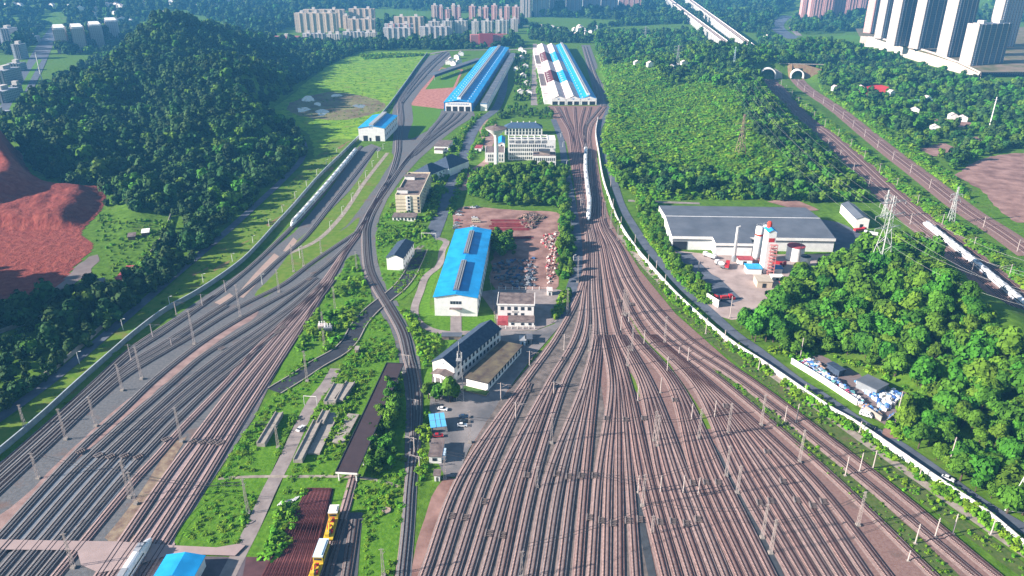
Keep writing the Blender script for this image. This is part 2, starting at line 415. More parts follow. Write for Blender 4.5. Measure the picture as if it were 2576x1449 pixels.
xn, yn = (X_-lo[0])/(hi[0]-lo[0]), (Y_-lo[1])/(hi[1]-lo[1])
def st_(a, b, q): q = np.clip((q-a)/(b-a), 0, 1); return q*q*(3-2*q)
wob = .10*(vnoise(X_, Y_, 45, 61)-.5)
ter = 15*st_(.62, .50, xn+wob+.25*(yn-.5))*st_(.05,.3,yn)+11*st_(.30, .22, xn-.2*yn+wob)+12*st_(.60,.72,yn+wob)+9*st_(.40,.46,yn+wob*1.4+.1*xn)
ter = ter*st_(0, 26, ed)+(vnoise(X_, Y_, 9, 62)-.5)*1.3*st_(4,14,ed)+(vnoise(X_, Y_, 4, 63)-.5)*2.4*st_(.55,.7,yn)-abs(vnoise(X_+Y_*.4, Y_*.35, 7, 64)-.5)*2.2*st_(6,20,ed)
PITZ = np.where(ins_, np.maximum(ter, .0)+.12, -.5); mb = MB(); ny_, nx_ = X_.shape; mb.v = [tuple(q) for q in np.stack([X_, Y_, PITZ], -1).reshape(-1, 3)]
for j in range(ny_-1):
    for i in range(nx_-1):
        if ins_[j:j+2, i:i+2].all(): a = j*nx_+i; mb.f.append((a, a+1, a+nx_+1, a+nx_)); mb.m.append(0)
mb.build('red_soil_pit', m_red, smooth=True, kind='structure')
patch('mud_flat', [(120,745),(170,690),(215,655),(240,640),(225,690),(185,715),(195,750),(150,762)], M('grey_mud', (.17,.14,.135), .15, .1), .08, jag=2)
# middle lots
patch('dirt_lot', [(1140,535),(1165,520),(1250,525),(1320,530),(1400,535),(1404,600),(1400,680),(1395,728),(1250,728),(1236,700),(1232,585),(1150,578)], m_soil, .06, jag=1.5)
patch('office_yard', [(1200,310),(1232,300),(1248,330),(1220,400),(1195,420),(1165,440),(1160,480),(1200,470),(1230,440),(1225,395)], M('red_brick_paving', (.28,.17,.14), .12, .2, (.32,.22,.19)), .06)
patch('lawn', [(1100,600),(1128,600),(1092,790),(1200,796),(1250,790),(1250,826),(1160,834),(1085,826),(1056,800),(1060,740),(1085,690)], G_LAWN, .05)
patch('court', [(1205,735),(1250,728),(1400,728),(1435,735),(1420,790),(1395,812),(1345,832),(1250,834),(1246,792)], m_road2, .10, sm=False)
patch('apron', [(1245,834),(1345,833),(1395,815),(1425,765),(1437,728),(1458,724),(1440,775),(1400,830),(1335,905),(1275,985),(1225,1060),(1180,1130),(1150,1200),(1120,1200),(1105,1170),(1085,1150),(1078,1100),(1080,1030),(1086,960),(1090,930),(1130,890)], M('apron_paving', (.135,.138,.150), .25, .07, (.19,.175,.172), detail=8), .12, sm=False)
patch('earth_bank', [(1120,1200),(1150,1200),(1110,1300),(1075,1400),(1062,1500),(1038,1500),(1045,1380),(1070,1300),(1090,1240)], m_soil, .09)
# batching plant yard
patch('plant_yard', [(1690,630),(1790,640),(2095,640),(2110,680),(2040,700),(2010,720),(1960,740),(1930,770),(1890,800),(1840,805),(1790,790),(1740,740),(1705,680)], m_conc, .10, sm=False)
patch('plant_asphalt', [(1700,632),(1740,640),(1768,668),(1790,690),(1810,700),(1868,755),(1835,765),(1790,752),(1755,720),(1722,672)], m_road, .14, sm=False)
patch('plant_side_road', [(2065,552),(2110,560),(2180,600),(2230,640),(2150,655),(2105,650),(2100,605)], m_road, .12)
patch('clay_lot', [(2400,440),(2470,400),(2576,385),(2660,400),(2660,560),(2560,560),(2500,520),(2470,480)], m_soil, .06, jag=3)
patch('works_site', [(1050,215),(1110,170),(1165,175),(1145,225),(1115,275),(1080,270),(1030,270)], M('red_brick_stacks', (.34,.12,.085), .2, .25, (.40,.18,.14)), .06, sm=False)
patch('works_lawn', [(1070,225),(1110,172),(1160,176),(1140,220)], G_LAWN, .10, sm=False)
# track beds ground
patch('left_yard_gravel', [(-120,1560),(-120,1230),(20,1150),(150,1045),(250,955),(340,870),(450,790),(560,715),(650,655),(740,585),(820,490),(905,375),(935,362),(960,372),(945,400),(880,480),(800,560),(740,615),(800,620),(870,570),(915,510),(960,440),(985,390),(990,340),(985,290),(1000,230),(1050,170),(1080,140),(1130,130),(1135,145),(1100,180),(1060,225),(1035,260),(1040,300),(1030,350),(1075,330),(1100,290),(1108,278),(1190,278),(1195,292),(1150,320),(1100,360),(1055,400),(1010,450),(975,500),(955,545),(945,600),(950,660),(965,700),(1000,760),(1030,830),(1055,900),(1064,980),(1064,1080),(1052,1180),(1046,1290),(1035,1449),(1030,1560),(985,1560),(1000,1400),(1015,1270),(1018,1150),(1020,1000),(1000,890),(965,800),(935,740),(912,690),(895,640),(875,655),(850,700),(800,770),(745,845),(690,945),(640,1050),(580,1140),(520,1230),(440,1370),(330,1560)], m_gravel_l, .10, sm=False)
patch('right_yard_gravel', [(1000,1600),(1060,1420),(1130,1240),(1190,1115),(1250,1015),(1330,920),(1405,835),(1440,765),(1455,700),(1458,600),(1450,500),(1438,430),(1425,360),(1392,300),(1378,266),(1535,266),(1530,290),(1502,330),(1502,400),(1515,480),(1530,540),(1560,600),(1610,680),(1700,790),(1830,905),(1990,1030),(2150,1160),(2330,1300),(2560,1480),(2720,1600)], m_gravel_r, .11, sm=False)
patch('drain_floor', [(1000,1600),(1062,1420),(1133,1240),(1193,1115),(1253,1015),(1333,920),(1408,835),(1445,765),(1490,765),(1500,850),(1512,966),(1530,1100),(1575,1250),(1650,1449),(1700,1600)], M('drain_floor_gravel', (.105,.092,.088), .25, .25, (.15,.125,.112)), .125, sm=False)
patch('depot_gravel', [(1462,113),(1484,113),(1534,250),(1534,266),(1502,266)], m_gravel_l, .105, sm=False)
for dr in ([(1645,1470),(1610,1300),(1592,1207),(1566,1060),(1548,966)], [(1972,1470),(1908,1330),(1842,1207),(1772,1090),(1720,1000)]): ribbon('drain', dr, 2.6, M('dark_drain', (.05,.058,.068), .2, .4), .19)
patch('red_field', [(470,1449),(420,1207),(590,976),(690,870),(800,740),(840,700),(800,775),(745,850),(660,1000),(560,1150),(480,1290),(400,1449),(300,1500),(220,1500)][1:-1], m_pink, .14, sm=False)
patch('track_slab', [(-60,1420),(20,1345),(130,1215),(220,1140),(300,1130),(340,1170),(300,1235),(240,1310),(180,1366),(90,1366),(-60,1362)], m_slab, .16, sm=False)
patch('clay_strip', [(330,1368),(260,1366),(300,1310),(360,1230),(410,1150),(455,1100),(470,1095),(440,1150),(405,1215),(360,1290),(340,1340)], M('clay_strip_soil', (.18,.115,.095), .2, .3, (.24,.19,.13)), .18)
patch('clay_band', [(-60,1335),(60,1250),(160,1150),(290,1030),(420,930),(560,830),(640,778),(650,790),(560,850),(440,945),(320,1045),(200,1150),(80,1265),(-40,1380)], M('pink_clay', (.245,.160,.145), .12, .2, (.29,.20,.18)), .17, jag=.8)
GREEN_STRIPS = [[(1790,925),(1830,962),(1950,1068),(2060,1178),(2170,1285),(2290,1395),(2380,1490),(2440,1490),(2330,1370),(2200,1250),(2065,1130),(1945,1035),(1850,962)],
    [(1580,795),(1640,860),(1690,930),(1740,1000),(1800,1085),(1780,1080),(1715,1000),(1650,905)],
    [(1545,880),(1600,960),(1640,1030),(1690,1110),(1665,1090),(1620,1020),(1570,940)],
    [(1660,850),(1730,930),(1780,985),(1830,1050),(1805,1040),(1740,960),(1690,900)],
    [(1530,540),(1565,610),(1625,695),(1720,800),(1840,905),(2000,1025),(2160,1150),(2350,1290),(2600,1470),(2600,1440),(2370,1265),(2190,1120),(2020,995),(1860,880),(1740,780),(1640,680),(1575,590),(1545,530)]]
for i, g in enumerate(GREEN_STRIPS): patch('verge', g, G_DRY if i in (1,2,3) else grass_mat('strip_green', (.055,.10,.022), (.10,.13,.04), (.14,.10,.065), .03, .5), .15+.002*i, jag=.6)
patch('island', [(870,655),(895,640),(912,690),(935,745),(925,780),(890,830),(840,875),(770,930),(700,985),(690,965),(745,862),(800,785),(850,712)], G_LAWN, .17, jag=.5)
patch('island', [(935,790),(965,800),(1000,890),(1020,1000),(1018,1150),(1012,1300),(990,1449),(960,1560),(560,1560),(620,1396),(690,1260),(740,1130),(800,1010),(850,930),(900,850)], G_LAWN, .17, jag=.5)
patch('island', [(690,985),(745,970),(800,930),(830,925),(790,990),(750,1050),(700,1150),(650,1270),(600,1370),(545,1380),(440,1372),(520,1240),(585,1140),(640,1055)], G_LAWN, .172, jag=.5)
patch('island', [(955,560),(1000,490),(1045,560),(1085,590),(1100,620),(1080,680),(1062,700),(1030,740),(995,760),(965,705),(950,650),(945,600)], G_LAWN, .17, jag=.5)
patch('island', [(995,770),(1040,780),(1045,810),(1085,835),(1120,845),(1150,848),(1120,880),(1088,915),(1085,960),(1075,1000),(1068,960),(1058,900),(1035,830)], G_LAWN, .17, jag=.5)
patch('field', [(945,380),(985,385),(965,440),(920,505),(870,570),(800,618),(745,618),(800,560),(880,480)], G_DRY, .12, jag=.5)
patch('field', [(1035,265),(1105,275),(1108,285),(1070,330),(1030,350),(1040,300)], G_LAWN, .12, jag=.5)
ribbon('path', [(700,318),(745,338),(766,368),(758,402),(725,440),(640,520),(560,592),(470,668),(380,745),(270,840),(120,965),(-40,1080)], 6, m_road, .30)
patch('field', [(745,612),(800,612),(872,572),(905,545),(885,590),(815,648),(735,702),(655,752),(640,746),(690,690)], G_DRY, .128, jag=.4)
for i, q in enumerate([[(592,746),(612,750),(655,705),(702,645),(690,638),(640,690)], [(540,762),(560,770),(590,748),(578,738)], [(712,632),(726,636),(748,606),(738,598)]]): patch('walkway', q, M('tan_walkway', (.34,.25,.21), .1, .2), .20, sm=False)
for i, (u, v, a, b) in enumerate([(838,398,26,9),(812,436,24,8),(748,505,20,7),(690,556,22,8),(560,668,26,7),(505,682,26,6),(615,610,18,6),(450,770,20,6),(330,868,20,7),(865,365,16,6)]):
    patch('bare_dirt', [(u+a*math.cos(t)*(1+.25*math.sin(3*t+i))-b*math.sin(t)*1.2, v+b*math.sin(t)*(1+.3*math.cos(2*t+i))-a*math.cos(t)*.55) for t in np.linspace(0, 2*math.pi, 14, endpoint=False)], M('orange_dirt', (.24,.125,.065), .2, .15, (.16,.15,.04)), .07+.003*i, jag=.6)
# roads and paths
ribbon('road', [(1277,125),(1270,180),(1264,233),(1244,277),(1211,303),(1184,343),(1171,383),(1151,433),(1126,490),(1105,550),(1085,600)], 11, m_road, .13)
ribbon('road', [(1346,110),(1345,180),(1344,265)], 9, m_road2, .13)
ribbon('road', [(1536,262),(1520,300),(1505,330),(1518,377),(1530,420),(1545,460),(1565,520),(1598,576),(1631,626),(1681,683),(1723,728),(1784,783),(1851,843),(1904,880),(2017,966),(2050,985),(2184,1076),(2250,1113),(2350,1182),(2467,1266),(2576,1331),(2680,1390)], 6.2, m_road, .20)
ribbon('road', [(1392,300),(1411,350),(1422,420),(1434,483),(1447,566),(1453,633),(1450,683),(1438,724),(1424,766),(1408,800)], 6.5, m_road, .15)
ribbon('road', [(845,928),(818,973),(793,1003),(757,1070),(713,1166),(680,1229),(633,1333),(573,1449),(520,1560)], 5.4, m_road2, .22)
ribbon('path', [(1100,600),(1122,606),(1113,630),(1104,668),(1072,696),(1058,732),(1043,776),(1047,803),(1074,826),(1112,837),(1165,838),(1245,835)], 4.5, m_road2, .20)
ribbon('path', [(1147,796),(1147,815),(1147,838)], 6.0, m_road2, .202)
ribbon('path', [(1560,592),(1640,690),(1760,797),(1880,897),(2000,985),(2200,1130),(2400,1270),(2600,1410)], 4.0, m_pathc, .19)
ribbon('path', [(550,1205),(640,1200),(720,1200),(860,1200),(940,1207),(1005,1225)], 1.6, m_pathc, .24)
ribbon('path', [(1020,640),(1048,628),(1062,618)], 4.0, m_road2, .19)
ribbon('path', [(710,645),(790,610),(850,555),(920,455),(975,385)], 3.6, m_pathc, .20)
ribbon('path', [(1580,505),(1650,508),(1760,512)], 5, m_road2, .13)
patch('crossing', [(-60,1360),(215,1365),(300,1366),(440,1376),(545,1381),(600,1372),(618,1376),(592,1402),(500,1399),(420,1402),(330,1430),(250,1445),(205,1425),(195,1388),(-60,1386)], M('crossing_concrete', (.33,.255,.245), .08, .2), .74, sm=False)
patch('hard_standing', [(592,1402),(720,1402),(700,1449),(690,1560),(380,1560),(430,1449),(500,1400)], M('damp_hardstanding', (.10,.085,.10), .2, .2), .19, sm=False)
# drainage channel with raised concrete sides
CH = smooth(line([(1060,628),(1041,670),(1027,697),(1002,727),(976,748),(934,782),(904,817),(878,862),(851,887),(801,915),(751,948),(690,985)]), 4)
mb = MB(); sweep(mb, CH, [(-4.2,.26),(4.2,.26)], [0]); mb.build('drain_channel', M('wet_channel_bed', (.028,.032,.042), .2, .2), kind='structure')
for s, txt in ((-1, 'left'), (1, 'right')):
    mb = MB(); a = s*4.2
    sweep(mb, CH, [(a-.25,.2),(a-.25,.62),(a+.25,.62),(a+.25,.2)], [0,0,0])
    tag(mb.build('retaining_wall', M('weathered_concrete', (.30,.27,.24), .15, .5)), 'low grey retaining wall along the %s bank of the dark drainage channel' % ('workshop-side' if s < 0 else 'railway-island'), 'wall')
# ------------------------------------------------------------------ railway tracks
m_rail = M('rusty_rail', (.050,.020,.018), .2, .5, rough=.6, metal=.2)
m_rust_shade = M('rust_and_shade_ballast', (.070,.030,.028), .25, 1.5)  # rust along the rails, with the rail's shadow painted into the same colour
m_bed_r = M('pink_ballast', (.240,.146,.132), .17, 1.2, (.29,.185,.168))
m_bed_m = M('dusty_ballast', (.195,.150,.148), .17, 1.2, (.24,.19,.188))
m_bed_l = M('grey_ballast', (.150,.155,.168), .14, 1.2, (.195,.196,.205))
m_bed_p = M('rose_ballast', (.30,.215,.21), .12, 1.2, (.35,.26,.25))
m_side = M('ballast_shoulder', (.130,.098,.094), .2, 1.0)
m_slp = M('concrete_sleeper', (.26,.20,.19), .12, .6)
m_slp_d = M('dark_sleeper', (.15,.15,.155), .1, .6)
m_slp_p = M('pink_sleeper', (.30,.215,.20), .12, .6)
BEDS_R = [m_bed_r]+[M('pink_ballast_%s' % n, c, .2, .5, d) for n, c, d in (('dusty',(.275,.19,.172),(.325,.23,.21)),('rusty',(.20,.112,.10),(.255,.155,.138)),('worn',(.25,.15,.138),(.28,.19,.175)))]
BEDS_M = [m_bed_m]+[M('mixed_ballast_%s' % n, c, .2, .5, d) for n, c, d in (('grey',(.165,.148,.152),(.215,.19,.19)),('rusty',(.19,.125,.115),(.23,.165,.155)),('worn',(.21,.165,.16),(.25,.21,.205)))]
NTRK = [0]
TRK = {}
def track(key, uv, label, group, bed, slp, ext0=0.0, ext1=0.0, sleepers=True, h=.55, world=False, stag=12, name='railway_track'):
    pts = [np.array(q, float) for q in uv] if world else line(uv)
    if ext0: d = pts[0]-pts[1]; pts = [pts[0]+d/np.linalg.norm(d)*ext0]+pts
    if ext1: d = pts[-1]-pts[-2]; pts = pts+[pts[-1]+d/np.linalg.norm(d)*ext1]
    p = smooth(pts, 4.0); TRK[key] = p
    hh = h + .007*(NTRK[0] % stag) + .0005*(NTRK[0]//stag); NTRK[0] += 1
    c = p[len(p)//2]; root = thing(name, label, 'railway track', (c[0], c[1], 0), 0, group)
    q = p - c
    mb = MB()
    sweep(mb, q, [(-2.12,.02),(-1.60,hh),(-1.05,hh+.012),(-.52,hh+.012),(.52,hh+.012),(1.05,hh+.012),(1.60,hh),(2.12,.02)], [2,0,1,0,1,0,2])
    mb.build('ballast_bed', [bed, m_rust_shade, m_side], root)
    for s in (-.7175, .7175):
        mb = MB(); sweep(mb, q, [(s-.075,hh+.06),(s-.06,hh+.25),(s+.06,hh+.25),(s+.075,hh+.06)], [0,0,0]); mb.build('rail', m_rail, root)
    if sleepers:
        s = smooth(pts, .62)
        keep = (np.hypot(s[:,0], s[:,1]) < 540); s2 = s - c
        t, n = frames(s2); s2, t, n = s2[keep], t[keep], n[keep]
        if len(s2):
            k = len(s2); L, W = 1.25, .125
            cor = [np.c_[s2+n*a*L+t*b*W, np.full(k, z)] for z in (hh+.02, hh+.10) for a, b in ((-1,-1),(1,-1),(1,1),(-1,1))]
            Vv = np.stack(cor, 1).reshape(-1, 3)
            Q = np.array([(4,5,6,7),(0,1,5,4),(1,2,6,5),(2,3,7,6),(3,0,4,7)])
            Fq = (np.arange(k)[:,None,None]*8+Q[None]).reshape(-1, 4)
            if np.cross(n[0], t[0]) < 0: Fq = Fq[:, ::-1]
            me = bpy.data.meshes.new('sleeper'); me.vertices.add(len(Vv)); me.vertices.foreach_set('co', Vv.ravel())
            me.loops.add(Fq.size); me.loops.foreach_set('vertex_index', np.ascontiguousarray(Fq).ravel().astype(np.int32))
            me.polygons.add(len(Fq)); me.polygons.foreach_set('loop_start', np.arange(0, Fq.size, 4, dtype=np.int32)); me.polygons.foreach_set('loop_total', np.full(len(Fq), 4, np.int32))
            me.materials.append(slp); me.update()
            o = bpy.data.objects.new('sleeper', me); COL.objects.link(o); o.parent = root; o['kind'] = 'stuff'
    return root
ROWS = (1449, 1207, 966, 845, 724, 620, 560)
RT = {
 0:(1067,1156,1318,1403,1463,1478,1472), 1:(1104,1188,1325), 2:(1143,1222,1331),
 3:(1179,1257,1381,1449,1472,1481), 4:(1218,1288,1388), 5:(1258,1312,1394),
 6:(1293,1345,1420,1473,1480,1484), 7:(1335,1379,1470,1498,1493,1491,1480), 8:(1372,1411,1477,1502), 9:(1411,1441,1486,1506), 10:(1453,1472,1497,1510),
 11:(1488,1505,1538,1518,1505,1500,1488), 12:(1524,1530,1545,1523), 13:(1558,1557,1552,1527), 14:(1600,1584,1561,1531),
 15:(1672,1612,1571,1536), 16:(1704,1636,1580,1541),
 17:(1736,1661,1612,1554,1527,1510,1493), 18:(1768,1684,1619,1558), 19:(1797,1706,1627,1562), 20:(1827,1729,1635,1566),
 21:(1858,1752,1684,1588,1541,1519,1498), 22:(1886,1776,1691,1592), 23:(1914,1799,1698,1596), 24:(1942,1822,1705,1600),
 25:(1992,1856,1744,1626,1558,1527,1503), 26:(2021,1881,1750,1629), 27:(2050,1905,1756,1632), 28:(2081,1930,1762,1635), 29:(2112,1956,1768,1638),
 30:(2145,1984,1774,1641), 31:(2178,2011,1779,1644), 32:(2232,2042,1784,1647),
 33:(2347,2100,1823,1665,1580,1534,1507), 34:(2450,2165,1866,1692,1594,1545,1513), 35:(2506,2215,1901,1722,1610,1556,1519)}
UP = {0:[(1461,480),(1453,420),(1447,375),(1437,330),(1420,300),(1404,270)], 7:[(1483,520),(1477,470),(1472,420),(1474,378),(1470,345),(1474,315),(1492,292),(1510,270)],
 11:[(1494,520),(1487,470),(1483,420),(1484,378),(1481,345),(1488,315),(1505,292),(1522,270)], 17:[(1496,510),(1494,470)], 21:[(1499,510),(1496,470)],
 25:[(1506,510),(1500,450),(1494,400)], 33:[(1507,510)], 34:[(1511,510)], 35:[(1515,510)]}
GR = 'tracks fanning out over the right yard'
for i in range(36):
    uv = [(u, v) for u, v in zip(RT[i], ROWS)] + UP.get(i, [])
    side = 'rusty track, %s from the right edge of the yard, beside the long white wall' % ORD[35-i] if i >= 33 else \
           'rusty track of the big fan yard, %s counting from the car park side' % ORD[i]
    track('R%d' % i, uv, side, GR, (BEDS_M if i < 10 else BEDS_R)[int(rng.integers(0, 4))], m_slp if i % 3 else m_slp_p, ext0=45)
for i, uv in enumerate([[(1452,480),(1440,380),(1432,330),(1415,300),(1398,270)],[(1458,455),(1448,380),(1441,330),(1429,300),(1420,270)],[(1463,450),(1456,378),(1450,330),(1447,300),(1445,270)],
        [(1470,372),(1459,330),(1462,300),(1470,270)],[(1474,362),(1468,330),(1477,300),(1485,270)]]):
    track('T%d' % i, uv, 'short rusty lead track, %s from the left, at the doors of the striped depot' % ORD[i], 'lead tracks to the striped depot', m_bed_r, m_slp, sleepers=False)
GL = 'tracks of the left yard'
LT = [
 ('A0', [(0,1177),(117,1074),(241,961),(322,886),(395,835),(470,790),(540,745)], m_bed_l), ('A4', [(0,1221),(120,1111),(241,998),(322,930),(422,869),(500,815),(570,770)], m_bed_l),
 ('A1', [(0,1190),(117,1085),(241,972),(322,896),(405,841),(489,783),(565,727),(644,660),(704,602),(734,572),(820,475),(900,378),(908,368)], m_bed_l),
 ('A2', [(0,1208),(120,1100),(241,989),(322,919),(422,858),(505,804),(589,750),(644,707),(700,655),(761,604),(837,510),(944,373)], m_bed_l),
 ('A3', [(0,1234),(120,1122),(241,1008),(322,942),(489,842),(555,800),(622,762),(711,717),(777,667),(861,609),(905,580)], m_bed_l),
 ('B1', [(0,1352),(130,1207),(217,1116),(300,1041),(378,966),(455,902),(522,853),(605,802),(680,760),(747,722),(830,660),(880,612)], m_bed_l),
 ('B2', [(0,1393),(168,1207),(250,1126),(333,1050),(425,970),(505,900),(589,847),(660,802),(727,752),(794,700)], m_bed_l),
 ('B3', [(0,1441),(203,1207),(283,1129),(375,1045),(464,966),(555,896),(655,828),(739,766),(805,705)], m_bed_l),
 ('B4', [(32,1449),(238,1207),(330,1110),(427,1022),(495,963),(585,891),(675,825),(748,768),(808,715)], m_bed_l),
 ('B5', [(70,1449),(270,1207),(345,1125),(427,1042),(517,964),(600,897),(690,828),(756,772),(812,722)], m_bed_l),
 ('B6', [(104,1449),(305,1207),(370,1135),(440,1062),(537,968),(625,898),(705,832),(765,776),(818,722)], m_bed_l),
 ('C0', [(142,1449),(342,1207),(395,1150),(447,1091),(562,972),(640,885),(735,792),(812,712),(862,641),(900,592)], m_bed_p),
 ('C1', [(250,1449),(414,1207),(489,1107),(589,976),(680,868),(750,785),(822,708)], m_bed_p),
 ('C2', [(282,1449),(452,1207),(537,1083),(610,974),(698,865),(762,787),(828,708)], m_bed_p),
 ('C3', [(327,1449),(482,1207),(562,1083),(635,974),(718,862),(776,788),(836,706)], m_bed_p),
 ('C4', [(364,1449),(516,1207),(589,1086),(660,974),(742,848),(796,762),(844,680),(868,637),(905,585),(921,555)], m_bed_p)]
for i, (k, uv, bed) in enumerate(LT):
    track(k, uv, '%s track of the left yard, %s counting from the grey fence' % ('pale pink ballasted' if bed is m_bed_p else 'grey ballasted', ORD[i]), GL, bed, m_slp if bed is m_bed_p else m_slp_d, ext0=45)
GT = 'tracks of the left throat'
track('N1', [(905,590),(921,548),(945,505),(960,478),(987,437),(1004,382),(1006,350),(1012,300),(1010,262),(1020,240),(1050,200),(1080,167),(1122,130)], 'grey track curving from the throat up past the white shed to the far sidings', GT, m_bed_l, m_slp_d, sleepers=False)
track('N2', [(880,612),(915,560),(940,520),(957,492),(982,440),(998,385),(1000,350),(1005,300),(1003,262),(1014,238),(1044,198),(1074,166),(1112,132)], 'grey track beside the white shed, on its near side', GT, m_bed_l, m_slp_d, sleepers=False)
track('N5', [(1010,262),(1030,236),(1062,200),(1092,167),(1128,135)], 'grey siding track under the grey canopy by the meadow', GT, m_bed_l, m_slp_d, sleepers=False)
for i, uv in enumerate([[(930,540),(960,490),(985,455),(1020,405),(1060,358),(1095,315),(1121,285)],[(945,515),(975,472),(1010,420),(1055,368),(1095,330),(1128,300),(1139,285)],[(1030,398),(1070,358),(1110,325),(1142,300),(1156,285)],[(1040,392),(1090,350),(1125,325),(1158,300),(1173,285)]]):
    track('D%d' % i, uv, 'grey track fanning into the blue-roofed depot, door %s from the left' % ORD[i], 'lead tracks to the blue depot', m_bed_l, m_slp_d, sleepers=False)
track('K1', [(950,500),(927,545),(917,580),(916,604),(923,679),(943,724),(976,779),(1008,840),(1022,898),(1035,948),(1042,1015),(1043,1072),(1039,1133),(1029,1233),(1022,1333),(1010,1449)], 'dark single track curving down past the long white building to the foot of the picture', 'connecting tracks', m_bed_l, m_slp_d, ext1=45)
track('K2', [(955,505),(934,545),(924,580),(924,604),(932,679),(953,724),(986,779),(1018,840),(1032,898),(1044,948),(1050,1015),(1048,1072),(1040,1150)], 'short inner track of the curved pair crossing the drain', 'connecting tracks', m_bed_l, m_slp_d)
track('J1', [(892,1195),(866,1290),(838,1370),(806,1449)], 'single track running out from under the long dark canopy', 'connecting tracks', m_bed_p, m_slp, ext1=40)
for i, uv in enumerate([[(862,1310),(835,1400),(822,1449)],[(893,1310),(880,1400),(872,1449)]]):
    track('S%d' % i, uv, 'sunken dark siding, %s one from the maintenance wagons' % ('nearer' if i == 0 else 'farther'), 'sidings by the maintenance wagons', m_side, m_slp_d, ext1=40)
for i, uv in enumerate([[(1515,268),(1498,215),(1482,165),(1468,118)],[(1522,268),(1507,215),(1490,165),(1475,118)]]):
    track('V%d' % i, uv, 'grey track along the shaded side of the striped depot, %s one from its wall' % ORD[i], 'tracks beside the striped depot', m_bed_l, m_slp_d, sleepers=False)
# main lines on the right
def offset(p, d):
    t, n = frames(p); return p+n*d
for k, C, offs, txt in (('MA', RA_C, (-9.5, -4.5, .5, 5.5), 'left'), ('MB', RB_C, (-3, 2), 'right')):
    mb = MB(); a, b = min(offs)-5, max(offs)+5
    sweep(mb, C, [(a-3,.02),(a,.20),(b,.20),(b+3,.02)], [0,0,0])
    mb.build('railway_embankment', m_gravel_r, kind='structure')
    for i, o in enumerate(offs):
        track('%s%d' % (k, i), offset(C, o), 'rusty main line track out of the %s tunnel, %s from its left edge' % (txt, ORD[i]), 'main lines through the tunnels', m_bed_r, m_slp, sleepers=False, world=True, h=.6)
# ------------------------------------------------------------------ buildings
m_white = M('white_render', (.74,.72,.69), .05, .3, (.80,.78,.75))
m_white2 = M('white_steel_cladding', (.70,.70,.70), .04, .4, (.76,.76,.75))
m_cream = M('cream_render', (.66,.57,.42), .06, .4, (.72,.62,.47))
m_blue = M('blue_steel_roof', (.010,.25,.56), .07, .15, (.014,.31,.66), rough=.5)
m_bluedk = M('blue_steel_wall', (.012,.13,.36), .08, .2, rough=.5)
m_slate = M('dark_slate_roof', (.028,.048,.085), .15, .6, (.04,.062,.10), rough=.7)
m_greyroof = M('grey_sheet_roof', (.092,.108,.135), .08, .08, (.112,.128,.155), rough=.65)
m_brownroof = M('weathered_brown_roof', (.125,.095,.095), .25, .35, (.17,.135,.125))
m_mossroof = M('mossy_flat_roof', (.105,.080,.070), .3, .22, (.115,.098,.062))
m_redroof = M('red_sheet_roof', (.30,.045,.06), .12, .4, (.36,.07,.08))
m_maroon = M('maroon_sheet_roof', (.11,.028,.032), .12, .3)
m_pinkwhite = M('pinkish_white_roof', (.60,.50,.47), .12, .12, (.68,.58,.55))
m_glass = M('window_glass', (.030,.040,.055), .2, .8, rough=.15, spec=.5)
m_dark = M('dark_opening', (.020,.024,.032), .2, .3)
m_frame = M('grey_trim', (.20,.22,.24), .1, .5)
m_metal = M('galvanised_steel', (.42,.42,.42), .1, 1.0, rough=.5, metal=.3)
m_pole = M('weathered_pole', (.40,.35,.33), .12, 1.0, rough=.7)
m_red = M('red_paint', (.45,.03,.035), .1, .6)
m_orange = M('red_orange_paint', (.60,.06,.035), .1, .6)
m_yellow = M('yellow_paint', (.60,.42,.03), .1, .6)
m_black = M('black_rubber', (.018,.018,.02), .1, 2)
m_conc2 = M('weathered_concrete', (.30,.27,.24), .15, .5)
class Bld:
    """building on a traced eave rectangle: front-left, front-right and back-left eave corners at height h"""
    def __init__(s, name, label, cat, A, B, C, h, z0=0.0, group=None, d=None, ex=None):
        a, b, c = P2(*A, h+z0), P2(*B, h+z0), P2(*C, h+z0)
        s.ex = (b-a)/np.linalg.norm(b-a) if ex is None else ex; s.ey = np.array((-s.ex[1], s.ex[0]))
        s.o = a; s.w = float(np.linalg.norm(b-a)); s.d = float(d if d else (c-a)@s.ey); s.h = h; s.z0 = z0
        s.rz = math.atan2(s.ex[1], s.ex[0])
        s.e = thing(name, label, cat, (a[0], a[1], z0), s.rz, group)
    def loc(s, u, v, z): q = P2(u, v, z+s.z0)-s.o; return float(q@s.ex), float(q@s.ey)
    def part(s, name, mb, mats, **k): return mb.build(name, mats, s.e, **k)
    def win(s, face, pos, size=(1.4,1.6), name='window', mats=None):
        """one window per position; face: f front, r right, l left"""
        key = (name, size, face)
        me = WIN.get(key)
        if me is None:
            mb = MB(); a, b = size; mb.box(-a/2-.12, a/2+.12, -.06, .10, -b/2-.12, b/2+.12, 0); pm = MB(); pm.box(-a/2, a/2, -.10, -.062, -b/2, b/2, 0)
            me = WIN[key] = (mb.mesh(name, [m_frame]), pm.mesh('pane', [m_glass]))
        for x, z in pos:
            o = bpy.data.objects.new(name, me[0]); COL.objects.link(o); o.parent = s.e
            if face == 'f': o.location = (x, 0, z)
            elif face == 'r': o.location = (s.w, x, z); o.rotation_euler = (0, 0, R(90))
            elif face == 'l': o.location = (0, x, z); o.rotation_euler = (0, 0, R(-90))
            g_ = bpy.data.objects.new('pane', me[1]); COL.objects.link(g_); g_.parent = o
    def door(s, x0, x1, z1, mat=None, y=0.0, name='door', z0=.05):
        mb = MB(); mb.box(x0, x1, y-.12, y+.1, z0, z1); return s.part(name, mb, mat or m_dark)
WIN = {}
def fr(a, b, n): return [a+(b-a)*(i+.5)/n for i in range(n)]
